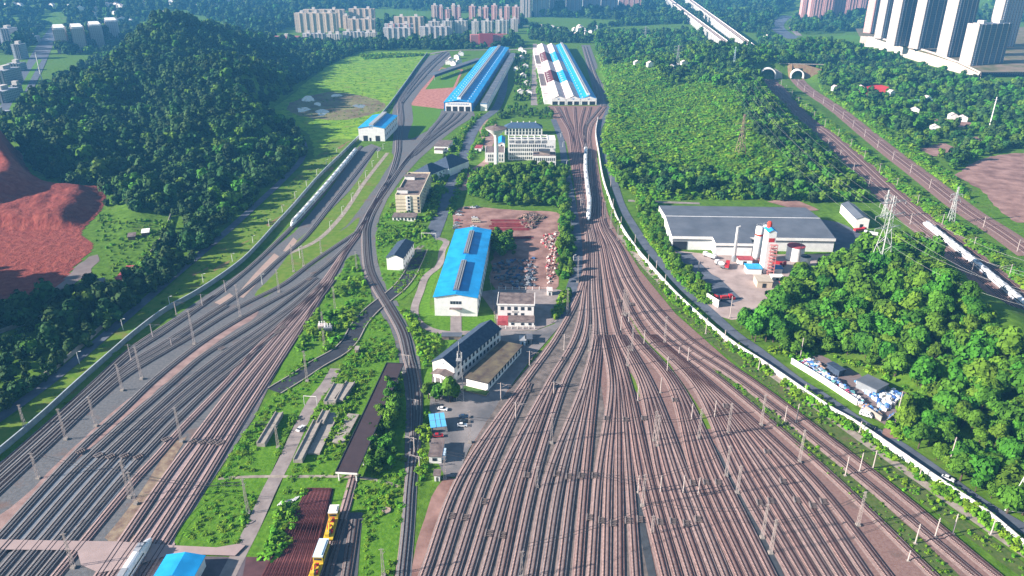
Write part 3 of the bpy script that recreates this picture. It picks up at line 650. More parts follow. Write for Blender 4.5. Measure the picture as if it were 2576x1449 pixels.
# --- the big blue-roofed workshop
h = hgt(1093, 794, 747)
B = Bld('workshop', 'large white workshop with bright blue roof and two long roof vents', 'workshop', (1092,747), (1200,749), (1137,578), h)
mb = MB(); mb.gable(0, B.w, 0, B.d, h, h+2.0, roof=False); B.part('wall', mb, m_white2)
mb = MB(); mb.roof(0, B.w, 0, B.d, h, h+2.0, 0, .6, .3); B.part('roof', mb, m_blue)
for v0, v1 in ((584,639),(659,732)):
    y0 = B.loc(1160, v1, h+2)[1]; y1 = B.loc(1160, v0, h+2)[1]; c = B.w/2
    mb = MB()
    for i in (-1, 0, 1): mb.box(c+i*1.1-.42, c+i*1.1+.42, y0, y1, h+2.2, h+3.5+.2*(i == 0), 0)
    mb.box(c-1.9, c+1.9, y0-.3, y1+.3, h+1.9, h+2.6, 1); B.part('roof_vent', mb, [m_frame, m_bluedk])
B.win('f', [(B.w/2-2.4+1.6*i, h-3.2) for i in range(4)], (1.2,1.6))
B.door(B.w/2-2.4, B.w/2+2.4, 4.6, m_white); mb = MB(); mb.box(B.w/2-3.4, B.w/2+3.4, -2.0, -.05, 4.9, 5.15); B.part('door_canopy', mb, m_brownroof)
B.win('r', [(y, h-3) for y in fr(2, B.d-2, 14)], (2.4,1.6)); B.win('r', [(y, 3) for y in fr(2, B.d-2, 14)], (2.4,1.8))
# --- white three-storey house
ha = hgt(1280, 821, 810); yA = P(1280, 794, ha); vb = proj((yA[0], yA[1], 0))[1]; h = hgt(1280, vb, 767.5)
B = Bld('office_house', 'white three-storey house with a flat brown roof behind a low white fence', 'house', (1252,767), (1343,768.5), (1254,738.5), h)
mb = MB(); mb.box(0, B.w, 0, B.d, 0, h); B.part('wall', mb, m_white)
mb = MB(); mb.box(-.5, B.w+.5, -.5, B.d+.5, h+.01, h+.5, 1, 0); mb.box(-.5, B.w+.5, -.5, -.2, h+.5, h+.8, 1); mb.box(B.w+.2, B.w+.5, -.2, B.d+.5, h+.5, h+.8, 1); mb.box(-.5, -.2, -.2, B.d+.5, h+.5, h+.8, 1)
B.part('roof', mb, [m_brownroof, m_white])
xs = fr(.6, B.w-.6, 5)
B.win('f', [(x, h-2.0) for x in xs], (1.7,1.9)); B.win('f', [(x, h-5.6) for x in xs[1:4]], (1.6,1.7))
B.win('r', [(y, h-2.0) for y in fr(1, B.d-1, 3)], (1.4,1.7))
x0 = B.loc(1279, 810, ha)[0]; y0 = B.loc(1279, 810, ha)[1]
mb = MB(); mb.box(x0, B.w+.2, y0, -.02, 0, ha); mb.box(x0-.3, B.w+.5, y0-.3, -.02, ha+.01, ha+.35, 1); B.part('entrance_annex', mb, [m_white, m_brownroof])
for x in (x0+2.2, x0+7.5, x0+11.5): B.door(x-.8, x+.8, 2.2, m_glass, y=y0, name='window', z0=.9)
mb = MB(); mb.box(.2, x0-.35, y0+1, -.03, 0, 2.6); B.part('side_lean_to', mb, m_redroof)
mb = MB()
for i, ch in enumerate(((0,.5),(.8,.5),(1.6,.5),(2.4,.4),(3.1,.6))): mb.box(B.w/2-2+ch[0], B.w/2-2+ch[0]+ch[1], -.08, .02, h-4.3, h-3.8)
B.part('lettering', mb, m_dark)
# --- long white building with a black roof
h = hgt(1142, 962, 923)
B = Bld('dormitory', 'long white two-storey building with a black pitched roof and a porch at its gable', 'building', (1087.8,908.5), (1142,924), (1192,812), h, d=float(np.linalg.norm(P2(1245,824.3,h)-P2(1142.1,924,h))))
mb = MB(); mb.gable(0, B.w, 0, B.d, h, h+3.4, roof=False); B.part('wall', mb, m_white)
mb = MB(); mb.roof(0, B.w, 0, B.d, h, h+3.4, 0, .5, .25); B.part('roof', mb, m_slate)
B.win('r', [(y, h-1.7) for y in fr(2, B.d-1, 12)], (1.5,1.8)); B.win('r', [(y, h-5.4) for y in fr(2, B.d-1, 12)], (1.5,1.8))
mb = MB()
for x in (B.w*.35, B.w*.62, B.w*.9): mb.box(x-.3, x+.3, -4.6, -4.0, 0, 4.6, 0); mb.box(x-.3, x+.3, -4.6, -.02, 4.6, 5.0, 0)
B.part('porch_columns', mb, m_white)
mb = MB(); mb.gable(B.w*.22, B.w*1.0, -5, -.05, 5.0, 6.0, 0, 1, z0=4.98, over=.4); B.part('porch_roof', mb, [m_white, m_brownroof])
mb = MB(); mb.lathe([(.55,0),(.55,.04)], 16, c=(B.w*.5, 0)); o = B.part('gable_vent', mb, m_frame); o.rotation_euler = (R(90), 0, 0); o.location = (0, -.05, h+.6)
# --- flat brown-roofed building
h = hgt(1227, 984, 964.3)
B = Bld('store_building', 'low white building with a mossy flat brown roof beside the black-roofed dormitory', 'building', (1172.7,951.5), (1227,964.3), (1263.9,860.4), h)
mb = MB(); mb.box(0, B.w, 0, B.d, 0, h); B.part('wall', mb, m_white)
mb = MB(); mb.box(-.6, B.w+.6, -.6, B.d+.6, h+.01, h+.45, 1, 0); B.part('roof', mb, [m_mossroof, m_dark])
B.win('r', [(y, 2.4) for y in fr(1, B.d-1, 11)], (1.5,2.0))
mb = MB(); mb.box(-.5, B.w+1.2, -4.6, -.9, 0, .7, 1, 0); o = B.part('planter', mb, [M('hedge_leaf', (.05,.12,.02), .3, 2.0), M('brick_kerb', (.35,.24,.17), .15, 2)])
# --- small white house with a black gable roof
h = hgt(973, 679, 648)
B = Bld('switch_house', 'small white house with a black gable roof between the curved tracks and the drain', 'house', (972,648), (1013,650), (990,608), h)
mb = MB(); mb.gable(0, B.w, 0, B.d, h, h+2.2, roof=False); B.part('wall', mb, m_white)
mb = MB(); mb.roof(0, B.w, 0, B.d, h, h+2.2, 0, .5, .25); B.part('roof', mb, m_slate)
B.win('r', [(y, h-1.6) for y in fr(1, B.d-1, 6)], (1.3,1.4)); B.win('r', [(y, 2) for y in fr(1, B.d-1, 6)], (1.3,1.6))
# --- cream five-storey block
h = hgt(995, 535, 494)
B = Bld('dispatch_block', 'cream five-storey block with two white rooms on its flat roof', 'building', (994,494), (1056,494.5), (1029,436), h)
mb = MB(); mb.box(0, B.w, 0, B.d, 0, h); mb.box(0, B.w, 0, .4, h, h+1.1); mb.box(B.w-.4, B.w, .4, B.d, h, h+1.1); mb.box(0, .4, .4, B.d, h, h+1.1); mb.box(.4, B.w-.4, B.d-.4, B.d, h, h+1.1)
B.part('wall', mb, m_cream)
mb = MB(); mb.box(.4, B.w-.4, .4, B.d-.4, h, h+.06); B.part('roof', mb, m_brownroof)
st = h/5
mb = MB()
for i in range(1, 5): mb.box(-.08, B.w*.42, -.08, .02, i*st-.15, i*st+.15); mb.box(B.w*.62, B.w+.08, -.08, .02, i*st-.15, i*st+.15)
B.part('string_course', mb, M('brown_trim', (.17,.12,.09), .1, 1))
mb = MB(); mb.box(B.w*.43, B.w*.61, -.5, -.01, 0, h+.5); B.part('stair_bay', mb, m_white)
for i in range(5): 
    mb = MB(); mb.box(B.w*.5, B.w*.58, -.6, -.49, i*st+1.0, i*st+2.8); B.part('window', mb, m_glass)
B.win('f', [(x, (i+.55)*st) for i in range(5) for x in (B.w*.93,)], (1.4,1.7))
B.win('r', [(y, (i+.55)*st) for i in range(5) for y in fr(1, B.d-1, 9)], (2.2,1.8))
for (u, v) in ((1031,452),(1013,486)):
    x, y = B.loc(u, v, h); mb = MB(); mb.box(x-4, x+4, y-1.2, y+3.2, h+.08, h+3.2, 0); mb.box(x-4.4, x+4.4, y-1.6, y+3.6, h+3.2, h+3.5, 1); B.part('roof_room', mb, [m_white, m_brownroof])
h = hgt(990, 557, 547)
B = Bld('gate_annex', 'low white annex with a dark flat roof in front of the cream block', 'building', (987,546.5), (1044.5,547.5), (992,536), h)
mb = MB(); mb.box(0, B.w, 0, B.d, 0, h); B.part('wall', mb, m_white)
mb = MB(); mb.box(-.5, B.w+.5, -.5, B.d+.3, h+.01, h+.4); B.part('roof', mb, m_brownroof)
B.win('f', [(x, 1.9) for x in fr(.5, B.w-.5, 6)], (1.2,1.6))
# --- old house with dark blue hip roofs
B = Bld('hip_roof_house', 'old house with joined dark blue hip roofs behind the cream block', 'house', (1040.5,433), (1081,440), (1072,388), 7.0)
mb = MB(); mb.box(0, B.w, 0, B.d*.42, 0, 7); mb.box(-1, B.w+3, B.d*.43, B.d, 0, 6.98); B.part('wall', mb, m_white)
mb = MB(); mb.hip(0, B.w, 0, B.d*.42, 7.05, 13.5); mb.hip(-1, B.w+3, B.d*.44, B.d, 7.1, 14.5); B.part('roof', mb, m_slate)
B.win('r', [(y, z) for z in (2.2,5.2) for y in fr(.5, B.d*.42, 4)], (1.2,1.5))
B.win('f', [(x, 5.2) for x in fr(.5, B.w-.5, 5)], (1.2,1.5))
h = hgt(1092, 381, 367)
B = Bld('pump_house', 'small white building with a brown roof beside the depot road', 'building', (1092,367.5), (1127,368.5), (1106,353), h)
mb = MB(); mb.box(0, B.w, 0, B.d, 0, h); mb.box(1.5, B.w-4, -7, -.02, 0, h*.62); B.part('wall', mb, m_white)
mb = MB(); mb.box(-.4, B.w+.4, -.4, B.d+.4, h+.01, h+.4); mb.box(1.2, B.w-3.7, -7.3, -.02, h*.62+.01, h*.62+.35); B.part('roof', mb, m_brownroof)
B.win('f', [(B.w-2, h*.6)], (1.5,1.5))
# --- white shed over the left sidings
h = hgt(902, 355, 322.5)
B = Bld('wash_shed', 'white train shed with a blue gabled roof at the end of the left sidings', 'train shed', (901,322), (966.5,323), (927,290), h)
mb = MB(); mb.gable(0, B.w, 0, B.d, h, h+2.4, roof=False); B.part('wall', mb, m_white2)
mb = MB(); mb.roof(0, B.w, 0, B.d, h, h+2.4, 0, .6, .3); B.part('roof', mb, m_blue)
mb = MB(); mb.box(B.w/2-2.3, B.w/2+2.3, .5, B.d-.5, h+2.3, h+4.4, 0); B.part('roof_vent', mb, m_metal)
B.door(B.w*.17, B.w*.34, h*.42, m_dark); B.door(B.w*.64, B.w*.81, h*.42, m_dark); B.door(B.w*.40, B.w*.47, h*.26, m_dark)
B.win('r', [(y, h-2.5) for y in fr(1, B.d-1, 8)], (2.4,1.5)); B.win('r', [(y, h*.4) for y in fr(1, B.d-1, 8)], (2.4,2.2))
mb = MB(); mb.box(B.w/2-2.5, B.w/2+2.0, -.06, .02, h+.1, h+.7); B.part('lettering', mb, m_bluedk)
# --- blue depot
h = hgt(1117.5, 279.5, 258.2)
B = Bld('blue_depot', 'very long blue train depot with a white four-door front', 'depot', (1116.8,258), (1188.8,259), (1193.7,119), h)
mb = MB(); mb.gable(0, B.w, 0, B.d, h, h+3.0, 0, roof=False); B.part('wall', mb, m_bluedk)
mb = MB(); mb.roof(0, B.w, 0, B.d, h, h+3.0, 0, .8, .3); B.part('roof', mb, m_blue)
mb = MB(); mb.box(1.6, B.w-1.6, -.35, -.02, 0, h+.6); B.part('front_panel', mb, m_white)
for i in range(4):
    a = B.w*(.075+.225*i); B.door(a, a+B.w*.165, h*.56, m_dark, y=-.36)
mb = MB()
for i in range(13): mb.box(B.w*.13+i*B.w*.058, B.w*.13+i*B.w*.058+B.w*.036, -.42, -.33, h*.80, h*.80+1.1)
B.part('lettering', mb, m_bluedk)
mb = MB(); y0 = 7.0
mb.box(B.w/2-2.2, B.w/2-.6, y0, B.d-2, h+2.5, h+5.2, 0); mb.box(B.w/2+.6, B.w/2+2.2, y0, B.d-2, h+2.5, h+5.2, 0); mb.box(B.w/2-.6, B.w/2+.6, y0+.5, B.d-2.5, h+2.6, h+4.7, 1); mb.box(B.w/2-2.4, B.w/2+2.4, y0-.6, y0-.02, h+2.4, h+5.4, 2)
B.part('ridge_monitor', mb, [m_metal, m_frame, m_white])
mb = MB()
for i in range(34):
    y = 3+i*(B.d-6)/34; 
    for x, f in ((B.w*.17, .34), (B.w*.30, .60), (B.w*.83, .34)): mb.box(x-.5, x+.5, y, y+1.0, h+3.0*f-.1, h+3.0*f+1.0)
B.part('skylight', mb, m_white, kind='stuff')
B.win('r', [(y, h-2.4) for y in fr(2, B.d-2, 24)], (5,1.6))
DEX = B.ex; h = hgt(1209, 279, 262)
B = Bld('depot_side_hall', 'long low grey-roofed hall with a white end beside the blue depot', 'hall', (1208.4,261.8), (1224.6,262.5), (1254,133.8), h, ex=DEX)
mb = MB(); mb.box(0, B.w, 0, B.d, 0, h); B.part('wall', mb, m_white)
mb = MB(); mb.box(-.3, B.w+.3, -.2, B.d+.3, h+.01, h+.5, 1, 0); B.part('roof', mb, [m_greyroof, m_blue])
mb = MB()
for i in range(9): mb.box(1, B.w-1, 6+i*B.d/9.2, 8+i*B.d/9.2, h+.5, h+.9)
B.part('roof_step', mb, m_frame)
# --- striped depot with three gabled bays
h = hgt(1424, 263.8, 249.5)
B = Bld('striped_depot', 'wide train depot with three gabled bays in white, maroon and bright blue roof stripes', 'depot', (1386,249.5), (1501.5,249.5), (1375,114), h)
seg = [(0,.16),(.16,.31),(.31,.49),(.49,.70),(.70,1.0)][::-1]
def vy(v): return B.loc(1420, v, h+3)[1]
cut = [0, vy(204), vy(177), vy(152.5), vy(131), B.d]
wA = B.w*.332; wB = B.w*.31
bays = [(0, wA, [m_pinkwhite, m_maroon, m_pinkwhite, m_maroon, m_pinkwhite]), (wA, wA+wB, [m_pinkwhite, m_blue, m_pinkwhite, m_blue, m_pinkwhite]), (wA+wB, B.w, [m_blue]*5)]
mb = MB()
for x0, x1, _ in bays: mb.gable(x0+.02, x1-.02, 0, B.d, h, h+4.2, roof=False)
B.part('wall', mb, m_white)
for j, (x0, x1, ms) in enumerate(bays):
    for k in range(5):
        mb = MB(); mb.roof(x0+.03, x1-.03, cut[k]+(.02 if k else -.5), cut[k+1]-.02, h, h+4.2, 0, 0.0, .25); B.part('roof', mb, ms[k])
    mb = MB(); w3 = x1-x0; mb.box(x0+.5, x1-.5, -.45, -.02, h*.62, h+1.4); mb.box(x0+.5, x0+w3*.1, -.45, -.02, 0, h*.62); mb.box(x0+w3*.46, x0+w3*.56, -.45, -.02, 0, h*.62); mb.box(x0+w3*.92, x1-.5, -.45, -.02, 0, h*.62)
    B.part('front_frame', mb, m_white)
    for a in (.1, .56): B.door(x0+w3*(a+.01), x0+w3*(a+.35), h*.62, m_dark, y=-.1)
    mb = MB(); mb.box((x0+x1)/2-1.6, (x0+x1)/2+1.6, -.55, -.44, h+.1, h+.9); mb.box((x0+x1)/2-.7, (x0+x1)/2+.7, -.55, -.44, h-.5, h-.1); B.part('emblem', mb, m_bluedk)
x0, x1, _ = bays[2]; c = (x0+x1)/2
mb = MB(); mb.box(c-1.8, c-.5, 7, B.d-1, h+3.9, h+6.3, 0); mb.box(c+.5, c+1.8, 7, B.d-1, h+3.9, h+6.3, 0); mb.box(c-.5, c+.5, 7.3, B.d-1.5, h+4, h+5.9, 1); mb.box(c-2.1, c+2.1, 6.3, 6.98, h+3.8, h+6.5, 2); B.part('ridge_monitor', mb, [m_metal, m_frame, m_white])
mb = MB()
for i in range(26): mb.box(x0+2.5, x0+3.5, 4+i*(B.d-8)/26, 5+i*(B.d-8)/26, h+1.2, h+2.6)
for j in (0, 1):
    a, b, _ = bays[j]
    for i in range(30): mb.box(a+2, (a+b)/2-1, 4+i*(B.d-8)/30, 4.25+i*(B.d-8)/30, h+1.0, h+3.1)
B.part('skylight', mb, m_white, kind='stuff')
hl = h*.72
L = Bld('depot_lean_to', 'pinkish flat-roofed side wing along the left of the striped depot', 'side wing', (1368.6,252), (1385.4,252), (1362.7,121), hl)
mb = MB(); mb.box(0, L.w-.1, 0, L.d, 0, hl); L.part('wall', mb, m_white)
for k in range(5):
    a, b = L.d*(k/5), L.d*((k+1)/5); mb = MB(); mb.box(-.3, L.w-.1, a+.02, b-.02, hl+.01, hl+.4); L.part('roof', mb, [m_pinkwhite, m_brownroof][k % 2 if k < 4 else 0])
mb = MB()
for i in range(6): mb.box(L.w*.15, L.w*.85, L.d*(.08+.155*i), L.d*(.08+.155*i)+.3, hl+.4, hl+.8)
L.part('roof_step', mb, m_frame)
# --- white offices
h = hgt(1278, 403, 351.6)
B = Bld('office_block', 'white five-storey office block with an open framed top floor', 'office', (1278,351.6), (1397.8,351.6), (1280.6,340), h)
tp = h-hgt(1278, 403, 362)
mb = MB(); mb.box(0, B.w, 0, B.d, 0, h-tp); B.part('wall', mb, m_white)
mb = MB(); n = 6
for i in range(n+1):
    x = .4+i*(B.w-7.8)/n
    for y in (0, B.d-.5): mb.box(x-.4, x+.4, y, y+.5, h-tp+.01, h+.4)
    mb.box(x-.35, x+.35, .5, B.d-.5, h-.2, h+.4)
mb.box(0, B.w-7, -.02, .52, h-.6, h+.42); mb.box(0, B.w-7, B.d-.52, B.d+.02, h-.6, h+.42); mb.box(0, B.w-7, B.d*.5-.3, B.d*.5+.3, h-.3, h+.38); mb.box(B.w-7, B.w, 0, B.d, h-tp+.01, h)
B.part('roof_frame', mb, m_white)
mb = MB(); mb.box(1, B.w-7.5, 2.5, B.d-1.5, h-tp+.02, h-1.6); B.part('roof_room', mb, m_frame)
xs = fr(1.2, B.w*.80, 19)
for k in range(4):
    B.win('f', [(x, (h-tp)*(.20+.25*k)-1) for x in xs], (.85,2.3))
mb = MB()
for i in range(4): mb.box(B.w*.865+i*2.2-4, B.w*.865+i*2.2-2.4, -.08, .02, (h-tp)-3.6, (h-tp)-2.0)
B.part('lettering', mb, m_frame)
h = hgt(1340, 418.5, 392.3)
B = Bld('office_wing', 'white two-storey office wing with a dark flat roof, right of the tree court', 'office', (1340,392.3), (1398.4,392.8), (1341,381.8), h)
mb = MB(); mb.box(0, B.w, 0, B.d, 0, h); B.part('wall', mb, m_white); mb = MB(); mb.box(.3, B.w-.3, .3, B.d-.3, h+.01, h+.3); B.part('roof', mb, m_brownroof)
mb = MB(); mb.box(B.w*.3, B.w*.75, B.d*.3, B.d*.85, h+.3, h+3.6); B.part('roof_room', mb, M('tan_render', (.42,.33,.28), .1, .4))
B.win('f', [(x, z) for z in (h*.22, h*.68) for x in fr(.6, B.w-.6, 11)], (.9,2.6))
h = hgt(1220, 408.5, 386)
B = Bld('canteen_block', 'white two-storey block with a dark flat roof behind the water tower', 'office', (1220,386), (1269,386), (1223.8,368.3), h)
mb = MB(); mb.box(0, B.w, 0, B.d, 0, h); B.part('wall', mb, m_white); mb = MB(); mb.box(.4, B.w-.4, .4, B.d-.4, h+.01, h+.3); B.part('roof', mb, m_brownroof)
mb = MB(); mb.box(0, B.w, 0, .35, h, h+.7); mb.box(B.w-.35, B.w, .36, B.d, h, h+.7); mb.box(0, .35, .36, B.d, h, h+.7); B.part('parapet', mb, m_white)
B.win('f', [(x, z) for z in (h*.3, h*.72) for x in list(fr(2.5, B.w*.55, 4))+list(fr(B.w*.7, B.w-1, 2))], (.8,2.4))
B = Bld('blue_shelter', 'small blue-roofed gable shelter between the office blocks', 'shelter', (1253.5,361), (1269.6,361), (1252.8,345), 11.0)
mb = MB(); mb.gable(0, B.w, 0, B.d, 11, 12.6, roof=False); B.part('wall', mb, m_white); mb = MB(); mb.roof(0, B.w, 0, B.d, 11, 12.6, 0, .5, .25); B.part('roof', mb, m_blue)
B.win('f', [(B.w/2, 9)], (1.5, 1.3))
h = hgt(1270, 339.5, 322.5)
B = Bld('training_block', 'long white two-storey building with a slate blue hip roof behind the offices', 'building', (1269.6,322.5), (1364.4,322.5), (1270,309), h, d=15)
mb = MB(); mb.box(0, B.w, 0, B.d, 0, h); B.part('wall', mb, m_white); mb = MB(); mb.hip(0, B.w, 0, B.d, h+.05, h+5); B.part('roof', mb, M('slate_blue_roof', (.045,.085,.15), .1, .5))
B.win('f', [(x, z) for z in (h*.25, h*.72) for x in fr(1, B.w-1, 11)], (1.9,2.8))
mb = MB()
for x in fr(4, B.w-4, 5): mb.box(x-.6, x+.6, B.d/2-.6, B.d/2+.6, h+4.2, h+6)
B.part('chimney', mb, m_white)
b = P(1249, 418.8); ht = hgt(1249, 418.8, 324)
t = thing('water_tower', 'white concrete water tower with a flared bowl top beside the offices', 'water tower', b)
mb = MB(); mb.lathe([(2.3,0),(1.9,ht*.3),(1.9,ht*.78),(2.4,ht*.82),(3.6,ht*.86)], 20); mb.build('shaft', m_white, t, smooth=True)
mb = MB(); mb.lathe([(3.55,ht*.855),(9.6,ht),(9.9,ht+.6)], 24); mb.build('bowl', m_white, t, smooth=True)
mb = MB(); mb.lathe([(10.2,ht+.55),(9.9,ht+.9),(1.2,ht+3.0),(1.2,ht+4.2),(.2,ht+4.3)], 24); mb.build('cap', m_brownroof, t)
# --- small sheds
def shed(name, label, cat, A, B_, C, h, wall, roofm, gable=0.0, z0=0.0, over=.4, door=True, ridge='y', group=None):
    B = Bld(name, label, cat, A, B_, C, h, z0, group)
    mb = MB()
    if gable: mb.gable(0, B.w, 0, B.d, h, h+gable, roof=False, ridge=ridge)
    else: mb.box(0, B.w, 0, B.d, 0, h)
    B.part('wall', mb, wall); mb = MB()
    if gable: mb.roof(0, B.w, 0, B.d, h, h+gable, 0, over, .2, ridge)
    else: mb.box(-over, B.w+over, -over, B.d+over, h+.01, h+.3)
    B.part('roof', mb, roofm)
    if door: B.door(B.w*.35, B.w*.6, min(h*.7, 3.2), m_dark)
    return B
shed('track_shed', 'blue-roofed shed at the foot of the picture beside the white train', 'shed', (388,1452), (484,1454), (420,1398), hgt(508, 1449, 1417)*.8, m_white2, m_blue, 1.2, door=False)
B = shed('guard_hut', 'brown-roofed guard hut with a white front between the car park and the fan yard', 'hut', (1079,1148.5), (1110,1149), (1082.5,1104.5), hgt(1079, 1166, 1149), m_white, m_brownroof, over=.3, door=False)
B.win('f', [(B.w*.45, 1.9)], (1.6,1.3)); mb = MB(); mb.box(B.w+.05, B.w+1.4, 1, 5.5, .9, 3.4); B.part('cabinet', mb, M('pale_blue_box', (.42,.55,.66), .05, 1))
shed('signal_hut', 'low white hut behind the lattice mast at the corner of the fan yard', 'hut', (1092,1196), (1106,1196), (1094,1183), 2.8, m_white, m_brownroof)
B = Bld('parking_canopy', 'pale blue parking canopy on thin posts beside the parked cars', 'canopy', (1084.5,1076), (1122,1072), (1086,1042), 3.2)
mb = MB(); mb.box(-.2, B.w+.2, -.2, B.d+.2, 3.2, 3.35); 
for i in range(1, 3): mb.box(B.w*i/3-.06, B.w*i/3+.06, -.2, B.d+.2, 3.35, 3.45, 1)
mb.box(-.2, B.w+.2, B.d*.5-.06, B.d*.5+.06, 3.35, 3.44, 1)
B.part('roof', mb, [M('light_blue_sheet', (.10,.42,.72), .06, .5), m_frame])
for x in (.1, B.w-.1):
    for y in (.1, B.d-.1): mb = MB(); mb.box(x-.08, x+.08, y-.08, y+.08, 0, 3.2); B.part('post', mb, m_metal)
B = Bld('storage_tent', 'small white storage cabin with a rounded roof by the lattice mast', 'cabin', (1077,978), (1111,986), (1084,968), 2.8)
mb = MB(); mb.box(0, B.w, 0, B.d, 0, 2.8); B.part('wall', mb, m_white)
mb = MB(); k = 8; pr = [(B.d/2-(B.d/2+.2)*math.cos(math.pi*i/k), 2.82+.9*math.sin(math.pi*i/k)) for i in range(k+1)]
for (y0, z0), (y1, z1) in zip(pr[:-1], pr[1:]): mb.face([(-.2,y0,z0),(B.w+.2,y0,z0),(B.w+.2,y1,z1),(-.2,y1,z1)])
mb.face([(B.w+.2,y,z) for y, z in pr]); mb.face([(-.2,y,z) for y, z in pr][::-1]); B.part('roof', mb, m_metal)
shed('booth', 'tiny white booth with a brown roof on the brick office yard', 'booth', (1194,372.5), (1209.5,373), (1196,365), 3.2, m_white, m_redroof)
shed('kiosk', 'small pale blue glazed kiosk beside the flat-roofed store', 'kiosk', (1308,857), (1322,857), (1313,846), 2.8, M('pale_blue_box', (.42,.55,.66), .05, 1), m_metal)
shed('tool_shed', 'grey tool shed under scrap beside the pale blue kiosk', 'shed', (1323,853), (1338,853), (1326,842), 2.8, m_frame, m_greyroof)
shed('bike_shelter', 'long low brown bike shelter by the loop path behind the dormitory', 'shelter', (1112,846), (1160,846), (1114,838), 2.2, m_brownroof, m_greyroof)
shed('canal_hut', 'tiny brick hut at the end of the channel wall', 'hut', (893,880), (900,880), (895,872), 2.4, M('pale_brick', (.45,.33,.25), .1, 1.5), m_conc2)
shed('gate_lodge', 'small white lodge at the right end of the lot fence', 'lodge', (1377,732), (1389,732), (1378,724), 3.0, m_white, m_pinkwhite)
# long dark canopy on white posts
h = hgt(896, 1213, 1189)
B = Bld('loading_canopy', 'long dark brown canopy roof on white posts above the overgrown platforms', 'canopy', (849,1186), (896,1188.5), (949.5,913.5), h)
mb = MB(); mb.box(-.4, B.w+.4, -.4, B.d, h, h+.25, 0); mb.box(-.7, -.4, -.4, B.d, h-.1, h+.5, 1); mb.box(B.w+.4, B.w+.7, -.4, B.d, h-.1, h+.5, 1); mb.box(-.7, B.w+.7, B.d, B.d+.3, h-.1, h+.5, 1); B.part('roof', mb, [M('dark_brown_canopy', (.048,.032,.038), .1, .3), m_dark])
mb = MB(); mb.box(-.6, B.w+.6, -.7, -.42, h-.6, h+.1); B.part('front_beam', mb, m_white)
for y in np.linspace(0, B.d-1, 9):
    for x in (.2, B.w-.2):
        mb = MB(); mb.box(x-.22, x+.22, y-.1, y+.34, 0, h-.01); B.part('post', mb, m_white)
# far canopy over the sidings
B = Bld('siding_canopy', 'long grey-blue canopy beside the meadow sidings', 'canopy', (1075,188), (1093,189), (1104,142), 7.5)
mb = MB(); mb.box(0, B.w, 0, B.d, 7.5, 7.9); B.part('roof', mb, m_greyroof)
for y in np.linspace(1, B.d-1, 9): mb = MB(); mb.box(B.w-.5, B.w-.1, y-.2, y+.2, 0, 7.5); B.part('post', mb, m_metal)
mb = MB(); mb.box(B.w-.05, B.w+.1, 0, B.d, 4, 7.49); B.part('side_panel', mb, m_slate)
# ------------------------------------------------------------------ batching plant
hw = hgt(1691, 628, 595)
o0 = P2(1691.3, 594.5, hw); o1 = P2(2100.6, 600.7, hw); ex = (o1-o0)/np.linalg.norm(o1-o0); ey = np.array((-ex[1], ex[0]))
W = thing('warehouse', 'huge grey-roofed white warehouse of the concrete plant with an open bay at its left', 'warehouse', (o0[0], o0[1], 0), math.atan2(ex[1], ex[0]))
def wl(u, v, z): q = P2(u, v, z)-o0; return float(q@ex), float(q@ey)
hr = hw+3.0
Wd = float(np.linalg.norm(o1-o0)); dp = wl(1657.9, 517.4, hw)[1]; xr = wl(2026.7, 523.6, hw)[0]; xrm, yr = wl(2062, 549.3, hr); xl = 0.0
yp = wl(1801.7, 612.2, hw-1)[1]; xp0 = wl(1798, 604, hw)[0]; xp1 = wl(1890, 604, hw)[0]
mb = MB()
mb.face([(0,dp,0),(0,0,0),(0,0,hw),(0,yr,hr),(0,dp,hw)]); mb.face([(Wd,0,0),(xrm,yr,0),(xrm,yr,hr),(Wd,0,hw)]); mb.face([(xrm,yr,0),(xr,dp,0),(xr,dp,hw),(xrm,yr,hr)]); mb.face([(xr,dp,0),(0,dp,0),(0,dp,hw),(xr,dp,hw)])
mb.face([(0,0,0),(xp0,0,0),(xp0,0,hw),(0,0,hw)]); mb.face([(xp1,0,0),(Wd,0,0),(Wd,0,hw),(xp1,0,hw)])
mb.face([(xp0,0,0),(xp0,yp,0),(xp0,yp,hw-1),(xp0,0,hw)]); mb.face([(xp0,yp,0),(xp1,yp,0),(xp1,yp,hw-1),(xp0,yp,hw-1)]); mb.face([(xp1,yp,0),(xp1,0,0),(xp1,0,hw),(xp1,yp,hw-1)])
mb.build('wall', m_white2, W)
mb = MB(); e = .12
mb.face([(-.3,-.5,hw+e),(Wd+.4,-.5,hw+e),(xrm+.3,yr,hr+e),(-.3,yr,hr+e)]); mb.face([(-.3,yr,hr+e),(xrm+.3,yr,hr+e),(xr+.3,dp+.3,hw+e),(-.3,dp+.3,hw+e)])
mb.face([(xp0-.2,yp-.4,hw-1+e+.05),(xp1+.2,yp-.4,hw-1+e+.05),(xp1+.2,.3,hw+e+.1),(xp0-.2,.3,hw+e+.1)]); mb.build('roof', m_greyroof, W)
mb = MB(); mb.box(-.3, xrm+.2, yr-.25, yr+.25, hr+.1, hr+.3); mb.build('ridge_cap', m_white2, W)
mb = MB(); mb.box(-.35, xp0-.3, -.72, -.5, hw-1.6, hw+.3); mb.box(xp1+.3, Wd+.4, -.72, -.5, hw-1.6, hw+.3); mb.box(xp0-.2, xp1+.2, yp-.62, yp-.4, hw-2.4, hw-.7); mb.build('fascia', m_white, W)
mb = MB(); mb.box(.3, xp0-.3, -.14, -.02, hw-3.2, hw-1.9); mb.box(xp1+.3, Wd-.3, -.14, -.02, hw-3.2, hw-1.9); mb.box(xp0+.3, xp1-.3, yp-.14, yp-.02, hw-3.6, hw-2.7); mb.build('clerestory_band', m_frame, W)
mb = MB(); mb.box(.8, xp0*.38, -.2, -.03, .1, hw-3.5); mb.build('bay_opening', m_dark, W)
